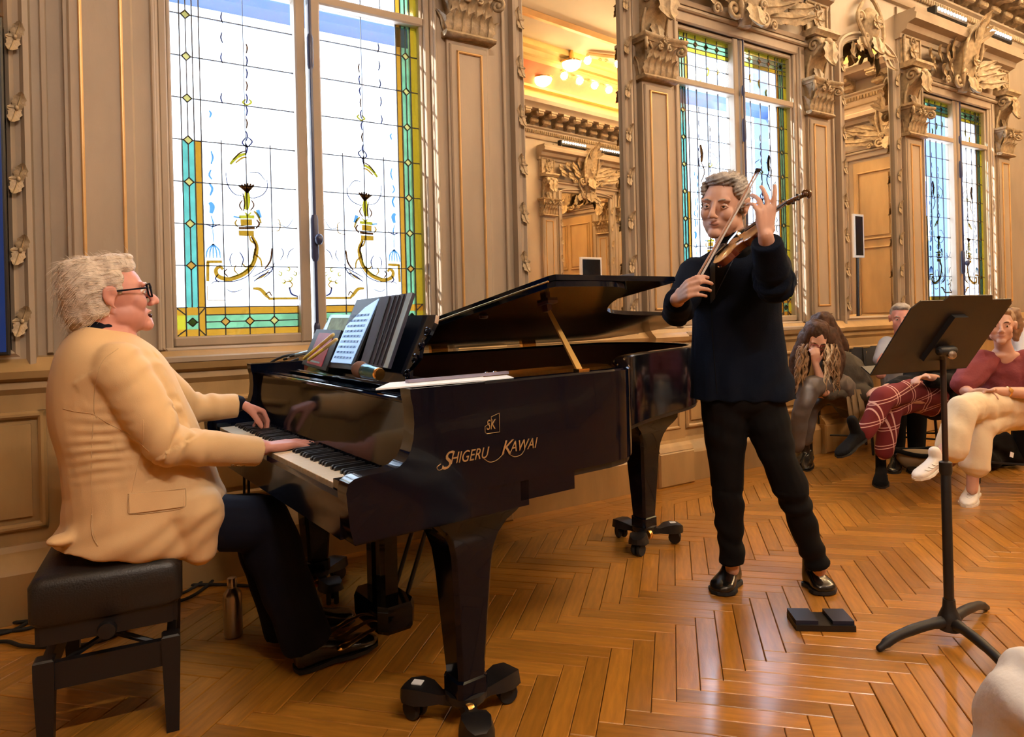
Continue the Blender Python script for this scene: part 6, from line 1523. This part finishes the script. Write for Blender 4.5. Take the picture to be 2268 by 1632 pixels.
# A: long-haired woman bent over her phone-less hand, chin on fist
pa = empty('person', CP(1835, 1000, 5.0), 'long-haired person in glasses hunched with chin on hand, dark top and grey jeans', 'person')
ha = Head(CP(1806, 752, 4.82), V((-.15, -.85, -.52)), V((.10, -.4, 1)), .98)
mb = MB(); head_geo(mb, ha, jaw=.95, neck_to=CP(1850, 800, 5.0), neck_r=.045)
seg(mb, [(1858, 815, 5.0), (1880, 870, 5.15)], [.09, .10]); w_ = CP(1806, 806, 4.74)
arm_geo(mb, CP(1850, 830, 4.95), CP(1826, 868, 4.72), w_, (.04, .035, .024)); hand_geo(mb, w_, CP(1806, 768, 4.70) - w_, V((0, 1, .1)), V((1, 0, 0)), curl=(.8, .9, .5), k=.9)
seg(mb, [(1895, 880, 5.1), (1810, 868, 4.85)], [.05, .04])
blob('body', mb, [M_skin, M_lip], pa, .008, 4, matf=skin_mi(ha)); face_parts(ha, pa, M_brownhair, False, True)
mb = MB()
for s in (-1, 1): mb.tube([ha(s * (.034 + x * .026), .102, .0 + z * .016) for x, z in ((-1, 1), (1, 1), (1, -1), (-1, -1), (-1, 1))], .003, 5)
mb.tube([ha(-.01, .108, .006), ha(.01, .108, .006)], .0025, 5); obj('glasses', mb, M_felt, pa)
mb = MB(); e_ = ha.ell
e_(mb, (0, -.03, .05), (.092, .105, .090)); e_(mb, (0, -.08, -.04), (.10, .07, .10))
for s in (-1, 1): e_(mb, (s * .072, .00, -.01), (.026, .055, .09))
seg(mb, [(1785, 750, 4.85), (1772, 800, 4.86), (1764, 845, 4.82), (1760, 872, 4.8)], [.06, .075, .055, .02]); seg(mb, [(1836, 740, 4.85), (1850, 790, 4.82), (1846, 835, 4.76), (1842, 850, 4.74)], [.06, .07, .05, .015]); seg(mb, [(1820, 715, 4.95), (1852, 770, 5.02)], [.09, .09])
hair = blob('hair', mb, M_brownhair, pa, .009, 3, disp=lambda co, n: .012 * noise.noise(V((co.x * 30, co.y * 30, co.z * 9))) + .005 * noise.noise(V((co.x * 90, co.y * 90, co.z * 22))))
mb = MB(); rg = random.Random(4)
for i in range(150):
    side = rg.random() < .5; x0 = rg.uniform(1768, 1790) if side else rg.uniform(1826, 1858); d_ = 4.72 + rg.uniform(-.05, .1); y0 = rg.uniform(760, 800); ln_ = rg.uniform(50, 85)
    ph = rg.uniform(0, 6); seg_ = [CP(x0 + (y - y0) * (-.25 if side else rg.uniform(-.05, .05)) * .6 + 4 * math.sin((y - y0) * .16 + ph), y, d_) for y in [y0 + ln_ * k / 5 for k in range(6)]]
    mb.tube(spline(seg_, 3), [.006] * 12 + [.004, .003, .002, .0015], 5, round_ends=False)
obj('hair_locks', mb, M_lockhair, hair, kind='stuff')
mb = MB(); seg(mb, [(1846, 800, 4.98), (1868, 822, 5.02), (1884, 862, 5.1), (1892, 890, 5.12)], [.12, .15, .16, .15]); seg(mb, [(1858, 822, 4.95), (1868, 866, 4.9), (1835, 872, 4.75)], [.07, .06, .05]); seg(mb, [(1880, 860, 4.95), (1920, 872, 4.9)], [.08, .06])
blob('top', mb, M_olive, pa, .011, 5, disp=fold_noise((16, 16, 16), .010))
mb = MB(); seg(mb, [(1893, 876, 5.05), (1850, 848, 4.85), (1795, 856, 4.70)], [.10, .085, .075]); seg(mb, [(1795, 858, 4.70), (1772, 915, 4.72), (1766, 990, 4.78)], [.075, .060, .050])
seg(mb, [(1893, 890, 5.1), (1830, 872, 4.95), (1795, 905, 4.95), (1785, 975, 4.98)], [.09, .07, .06, .045]); blob('jeans', mb, M_greyjean, pa, .011, 5, disp=fold_noise((18, 18, 18), .008, 5))
for hx, hy, tx, ty in ((1790, 1018, 1756, 1036), (1793, 1010, 1786, 1044)):
    shoe('boot', GP(hx, hy), GP(tx, ty), M_shoe, pa, .9, tall=.05)
chair(GP(1868, 995), (-.35, -.9), 'black chair under the long-haired person at the window side')
# sand-coloured scarf or coat hanging from the chair
mb = MB(); R = []
for y, x0, x1 in ((862, 1872, 1904), (890, 1876, 1912), (920, 1880, 1916), (948, 1882, 1902), (958, 1886, 1896)): R.append([CP(x0 + (x1 - x0) * k / 8 + 2 * math.sin(k * 1.7), y, 4.86 + .02 * math.sin(k * 2.1 + y)) for k in range(9)] + [CP(x0 + (x1 - x0) * k / 8, y, 4.90) for k in range(8, -1, -1)])
mb.rings(R); o = obj('coat', mb, M_khaki, None, smooth=.9); top(o, 'sand-coloured coat hanging down from the long-haired person\'s chair', 'coat')

# C: grey-haired man in a pale tee behind the stand
pc_ = empty('person', CP(1975, 1000, 5.7), 'short grey-haired person in a pale grey tee, half hidden behind the stand', 'person')
hc = Head(CP(1996, 706, 5.65), V((-.45, -.85, -.05)), (0, 0, 1), 1.05)
mb = MB(); head_geo(mb, hc, neck_to=CP(1998, 752, 5.72)); seg(mb, [(1998, 770, 5.75), (1998, 860, 5.75)], [.10, .12]); seg(mb, [(1958, 790, 5.6), (1950, 830, 5.5)], [.05, .04])
blob('body', mb, [M_skin2, M_lip], pc_, .009, 4, matf=skin_mi(hc)); face_parts(hc, pc_)
mb = MB(); hc.ell(mb, (0, -.035, .045), (.083, .092, .085)); hc.ell(mb, (0, .02, .09), (.06, .06, .03)); blob('hair', mb, M_greyhair, pc_, .008, 3, disp=lambda co, n: .005 * noise.noise(co * 40))
mb = MB(); seg(mb, [(2000, 752, 5.74), (2000, 775, 5.75), (2000, 830, 5.75), (2000, 885, 5.75)], [.08, .17, .17, .17]); seg(mb, [(1968, 765, 5.68), (1955, 795, 5.62)], [.085, .075]); seg(mb, [(2030, 765, 5.68), (2040, 800, 5.62)], [.085, .075])
blob('tee', mb, mat('pale_grey_cotton', (.42, .43, .48), .85), pc_, .011, 5, disp=fold_noise((14, 14, 14), .008))
mb = MB(); seg(mb, [(2000, 885, 5.75), (1985, 890, 5.3), (1985, 1000, 5.3)], [.12, .08, .06]); seg(mb, [(2025, 885, 5.75), (2030, 890, 5.3), (2030, 1000, 5.3)], [.12, .08, .06]); blob('trousers', mb, M_blackcloth, pc_, .012, 4)
for x in (1985, 2030): shoe('shoe', GP(x, 1032), GP(x - 8, 1050), M_shoe, pc_, .95)
chair(GP(2002, 1000, 0) + V((.1, .2, 0)), (-.2, -1), 'black chair under the person in the pale grey tee')

# B: tartan trousers, black top, hidden above by the stand
pb = empty('person', CP(2050, 1000, 4.8), 'person in red tartan trousers and black top, upper body hidden by the music stand', 'person')
hb = Head(CP(2062, 722, 4.85), V((-.5, -.85, 0)), (0, 0, 1), 1.0)
mb = MB(); head_geo(mb, hb, neck_to=CP(2066, 765, 4.92), neck_r=.05); seg(mb, [(2066, 785, 4.92), (2066, 860, 4.95)], [.10, .10])
arm_geo(mb, CP(2030, 800, 4.85), CP(2020, 846, 4.75), CP(1962, 858, 4.55), (.04, .035, .025)); w_ = CP(1962, 858, 4.55); hand_geo(mb, w_, V((-1, -.1, -.1)), V((0, 0, -1)), V((0, -1, 0)), k=.9)
w2_ = CP(2050, 834, 4.5); hand_geo(mb, w2_, V((-.6, -.3, 0)), V((0, 0, -1)), V((0, -1, .3)), k=.95); mb.tube([CP(2090, 840, 4.7), w2_], [.03, .025], 8)
for p_ in ([(2070, 880, 4.8), (1960, 880, 4.5), (1912, 965, 4.42)], [(2070, 890, 4.85), (1975, 900, 4.6), (1955, 1010, 4.6)]): seg(mb, p_, [.06, .045, .032])
blob('body', mb, [M_skin, M_lip], pb, .009, 4, matf=skin_mi(hb)); face_parts(hb, pb)
mb = MB(); hb.ell(mb, (0, -.035, .04), (.085, .095, .09)); blob('hair', mb, M_brownhair, pb, .009, 3)
mb = MB(); seg(mb, [(2066, 770, 4.93), (2066, 800, 4.93), (2070, 850, 4.95), (2075, 885, 4.95)], [.10, .17, .17, .17]); seg(mb, [(2032, 792, 4.88), (2018, 845, 4.76), (1975, 858, 4.58)], [.08, .06, .05]); seg(mb, [(2100, 792, 4.88), (2110, 845, 4.8), (2062, 842, 4.6)], [.08, .065, .05])
blob('top', mb, M_blackcloth, pb, .011, 5, disp=fold_noise((14, 14, 14), .009))
mb = MB(); seg(mb, [(2075, 878, 4.88), (2010, 866, 4.66), (1955, 882, 4.46)], [.10, .088, .075]); seg(mb, [(1955, 882, 4.46), (1935, 925, 4.43), (1915, 958, 4.41)], [.075, .064, .056])
seg(mb, [(2075, 896, 4.95), (2020, 886, 4.75), (1972, 905, 4.6)], [.10, .085, .07]); seg(mb, [(1972, 905, 4.6), (1966, 955, 4.6), (1958, 1000, 4.6)], [.074, .066, .060])
def tartan_uv(co):
    x, y, z = co
    return ((co.x * .55 + co.y * .25 - 0) * 8.5 + z * 1.2, (z * 1.0 - co.x * .25) * 8.5)
blob('tartan_trousers', mb, M_plaid, pb, .010, 5, uvf=tartan_uv)
mb = MB(); 
shoe('boot', CP(1912, 972, 4.40), CP(1856, 1014, 4.30), M_blackcloth, pb, 1.0, tall=.06)
shoe('boot', GP(1952, 1052), GP(1950, 1082), M_blackcloth, pb, 1.0, tall=.10)
chair(GP(2040, 1010) + V((.12, .1, 0)), (-.55, -.83), 'black chair under the person in tartan trousers')
# D: maroon blouse, cream trousers, white trainers
pd = empty('person', CP(2200, 1100, 4.4), 'person in a maroon blouse, cream trousers and white trainers with legs crossed', 'person')
hdd = Head(CP(2216, 722, 4.30), V((-.55, -.83, .02)), (0, 0, 1), .98)
mb = MB(); head_geo(mb, hdd, jaw=.95, neck_to=CP(2226, 782, 4.36), neck_r=.047); seg(mb, [(2222, 790, 4.37), (2225, 800, 4.40), (2230, 860, 4.45)], [.075, .11, .11]); mb.ell(CP(2222, 786, 4.36), (.115, .06, .028))
wr1, wr2 = CP(2150, 868, 4.18), CP(2205, 866, 4.14)
arm_geo(mb, CP(2158, 815, 4.35), CP(2132, 862, 4.30), wr1, (.04, .036, .025)); arm_geo(mb, CP(2290, 815, 4.3), CP(2292, 872, 4.2), wr2, (.045, .038, .027))
hand_geo(mb, wr1, V((.9, -.4, -.15)), V((0, .3, -1)), V((0, -.7, .6)), k=.92, curl=(.4, .5, .3)); hand_geo(mb, wr2, V((-1, -.1, -.15)), V((0, .3, -1)), V((0, -.7, .6)), k=.92, curl=(.4, .5, .3))
seg(mb, [(2240, 900, 4.4), (2130, 905, 4.05), (2090, 1000, 3.95), (2078, 1030, 3.92)], [.07, .05, .036, .034]); seg(mb, [(2260, 910, 4.45), (2165, 930, 4.15), (2155, 1050, 4.12), (2153, 1085, 4.12)], [.07, .05, .034, .032])
blob('body', mb, [M_skin, M_lip], pd, .0075, 4, matf=skin_mi(hdd)); face_parts(hdd, pd, M_brownhair)
mb = MB(); hdd.ell(mb, (0, -.038, .042), (.086, .095, .088)); hdd.ell(mb, (.03, -.06, -.03), (.06, .05, .07)); hdd.ell(mb, (0, .03, .09), (.06, .05, .03))
seg(mb, [(2246, 690, 4.34), (2252, 720, 4.36), (2250, 752, 4.38)], [.035, .04, .02]); blob('hair', mb, mat('blond_brown_hair', (.30, .18, .10), .55, var=.4, vscale=30), pd, .008, 3, disp=lambda co, n: .006 * noise.noise(co * 38))
mb = MB(); seg(mb, [(2226, 822, 4.43), (2228, 845, 4.43), (2235, 880, 4.45)], [.165, .175, .17]); seg(mb, [(2180, 800, 4.38), (2150, 832, 4.33), (2132, 852, 4.30)], [.085, .085, .075]); seg(mb, [(2270, 800, 4.36), (2290, 830, 4.3), (2296, 862, 4.24)], [.085, .09, .08])
blob('blouse', mb, M_maroon, pd, .010, 6, disp=fold_noise((13, 13, 20), .012))
mb = MB(); seg(mb, [(2262, 900, 4.42), (2200, 895, 4.22), (2134, 905, 4.02)], [.115, .10, .085]); seg(mb, [(2134, 908, 4.02), (2115, 955, 3.98), (2108, 995, 3.97)], [.085, .080, .088])
seg(mb, [(2266, 915, 4.5), (2210, 920, 4.3), (2168, 945, 4.14)], [.11, .10, .085]); seg(mb, [(2168, 945, 4.14), (2162, 990, 4.12), (2158, 1030, 4.12)], [.080, .078, .082]); mb.tube([CP(2158, 1020, 4.12), CP(2157, 1036, 4.12)], [.082, .086], 14, round_ends=False)
blob('trousers', mb, M_creamtr, pd, .010, 5, disp=fold_noise((14, 14, 8), .012, 8))
s1 = shoe('trainer', CP(2088, 1030, 3.93), CP(2028, 1064, 3.85), M_whiteshoe, pd, 1.0, sole=M_whiteshoe); s2 = shoe('trainer', GP(2158, 1092), GP(2140, 1124), M_whiteshoe, pd, 1.0, sole=M_whiteshoe)
for sh_, pts in ((s1, ((2072, 1030), (2064, 1036), (2056, 1042))), (s2, ((2152, 1090), (2150, 1096), (2147, 1102)))):
    bv = surf(sh_)
    for k_, (x, y) in enumerate(pts): stitch('lace', sh_, bv, [(x - 7, y - 1), (x, y + 1), (x + 7, y - 2)], .003, M_white, sh_, 4, .002)
l = lerp(wr2, CP(2292, 872, 4.2), .30); mb = MB(); ax = (CP(2292, 872, 4.2) - wr2).normalized(); mb.lathe([(.030, -.006), (.033, -.004), (.033, .004), (.030, .006)], l, ax, 16); mb.lathe([(.003, .03), (.013, .03), (.013, .037), (.003, .038)], l, V((0, -1, .4)), 14); obj('wristwatch', mb, M_brass, pd, smooth=.6)
chair(GP(2235, 1075) + V((.12, .12, 0)), (-.55, -.83), 'black chair under the person in the maroon blouse')
# E: white-shirted person at the right edge
pe = empty('person', CP(2290, 1000, 5.2), 'person in a white shirt seated behind the one in the maroon blouse', 'person')
he = Head(CP(2300, 668, 5.2), V((-.6, -.8, 0)), (0, 0, 1), 1.0); mb = MB(); head_geo(mb, he, neck_to=CP(2300, 712, 5.25)); seg(mb, [(2300, 730, 5.25), (2300, 860, 5.3)], [.1, .12]); blob('body', mb, [M_skin, M_lip], pe, .010, 4, matf=skin_mi(he))
mb = MB(); he.ell(mb, (0, -.035, .04), (.085, .095, .09)); blob('hair', mb, M_brownhair, pe, .010, 3)
mb = MB(); seg(mb, [(2300, 715, 5.25), (2300, 745, 5.25), (2300, 880, 5.3)], [.09, .175, .17]); seg(mb, [(2272, 728, 5.2), (2268, 790, 5.1)], [.07, .055]); blob('shirt', mb, M_white, pe, .012, 5, disp=fold_noise((14, 14, 14), .01))
mb = MB(); seg(mb, [(2300, 890, 5.3), (2270, 905, 4.95), (2265, 1010, 4.95)], [.13, .08, .06]); blob('trousers', mb, M_blackcloth, pe, .012, 4)
chair(GP(2310, 980), (-.55, -.83), 'black chair under the person in white at the right edge')
# bags under the chairs
mb = MB(); c = GP(2036, 1040, .0)
mb.rings([[c + V((w * math.cos(a), .7 * w * math.sin(a), z)) for a in [2 * PI * j / 18 for j in range(18)]] for z, w in ((0, .08), (.03, .13), (.08, .155), (.12, .15), (.135, .13))]); o = obj('bag', mb, M_khaki, None, smooth=.9); top(o, 'rounded tan bag with a dark rim on the floor under the tartan person\'s chair', 'bag')
mb = MB(); R = [c + V((.165 * math.cos(a), .12 * math.sin(a), .135 + .012 * math.cos(2 * a))) for a in [2 * PI * j / 20 for j in range(21)]]; mb.tube(R, .016, 8); obj('rim', mb, M_blackcloth, o, smooth=.9)
mb = MB(); mb.ell(GP(2236, 1040) + V((0, .12, .13)), (.17, .12, .13)); mb.ell(GP(2210, 1046) + V((0, .12, .07)), (.12, .1, .07)); mb.ell(GP(2262, 1040) + V((0, .1, .08)), (.10, .1, .08))
o = blob('bag', mb, M_blackcloth, None, .012, 3, disp=lambda co, n: .02 * noise.noise(co * 14)); top(o, 'slumped black bag under the chair of the person in white trainers', 'bag')
mb = MB(); mb.rings([[CP(2238 + x, 1000 + y, 4.10 + o_) for x, y in ((0, 0), (8, 3), (6, 14), (-2, 11))] for o_ in (0, .01)]); obj('tag', mb, M_paper, o)
mb = MB(); c = GP(2105, 1045); mb.ell(c + V((0, .1, .06)), (.11, .07, .06)); o = obj('bag', mb, mat('russet_leather', (.20, .06, .03), .5), None, smooth=True); top(o, 'small russet handbag on the floor behind the stand pole', 'bag')
# F: seated neighbour in white trousers, only a knee in the corner
pf = empty('person', V((1.25, .55, 0)), 'nearest seated person in white clothes, only a knee showing', 'person')
mb = MB(); mb.tube([V((1.22, .45, .60)), CP(2318, 1570, 1.28), V((CP(2318, 1570, 1.28).x + .0, CP(2318, 1570, 1.28).y + .02, .10))], [.08, .055, .04], 12); mb.tube([V((1.22, .40, .60)), V((1.25, .36, 1.05)), V((1.25, .40, 1.2))], [.12, .13, .05], 12); hf = Head(V((1.25, .42, 1.32)), (-.3, 1, 0), (0, 0, 1), 1); head_geo(mb, hf, neck_to=V((1.25, .38, 1.15)))
blob('body', mb, M_skin, pf, .011, 4)
mb = MB(); mb.tube([V((1.22, .42, .58)), V((1.12, .80, .60)), CP(2335, 1582, 1.28)], [.12, .11, .105], 16); mb.ell(CP(2318, 1572, 1.30), (.105,) * 3); k_ = CP(2318, 1572, 1.30); mb.tube([k_, k_ + V((-.04, .05, -.28)), k_ + V((-.05, .06, -.46))], [.105, .11, .12], 16, round_ends=False)
mb.tube([V((1.22, .38, .55)), V((1.25, .36, 1.0)), V((1.25, .38, 1.16))], [.15, .17, .08], 16)
blob('white_clothes', mb, M_white, pf, .009, 5, disp=lambda co, n: .008 * math.sin((co.x * 1.5 + co.z) * 38 + 4 * noise.noise(co * 6)) + .006 * noise.noise(co * 12))
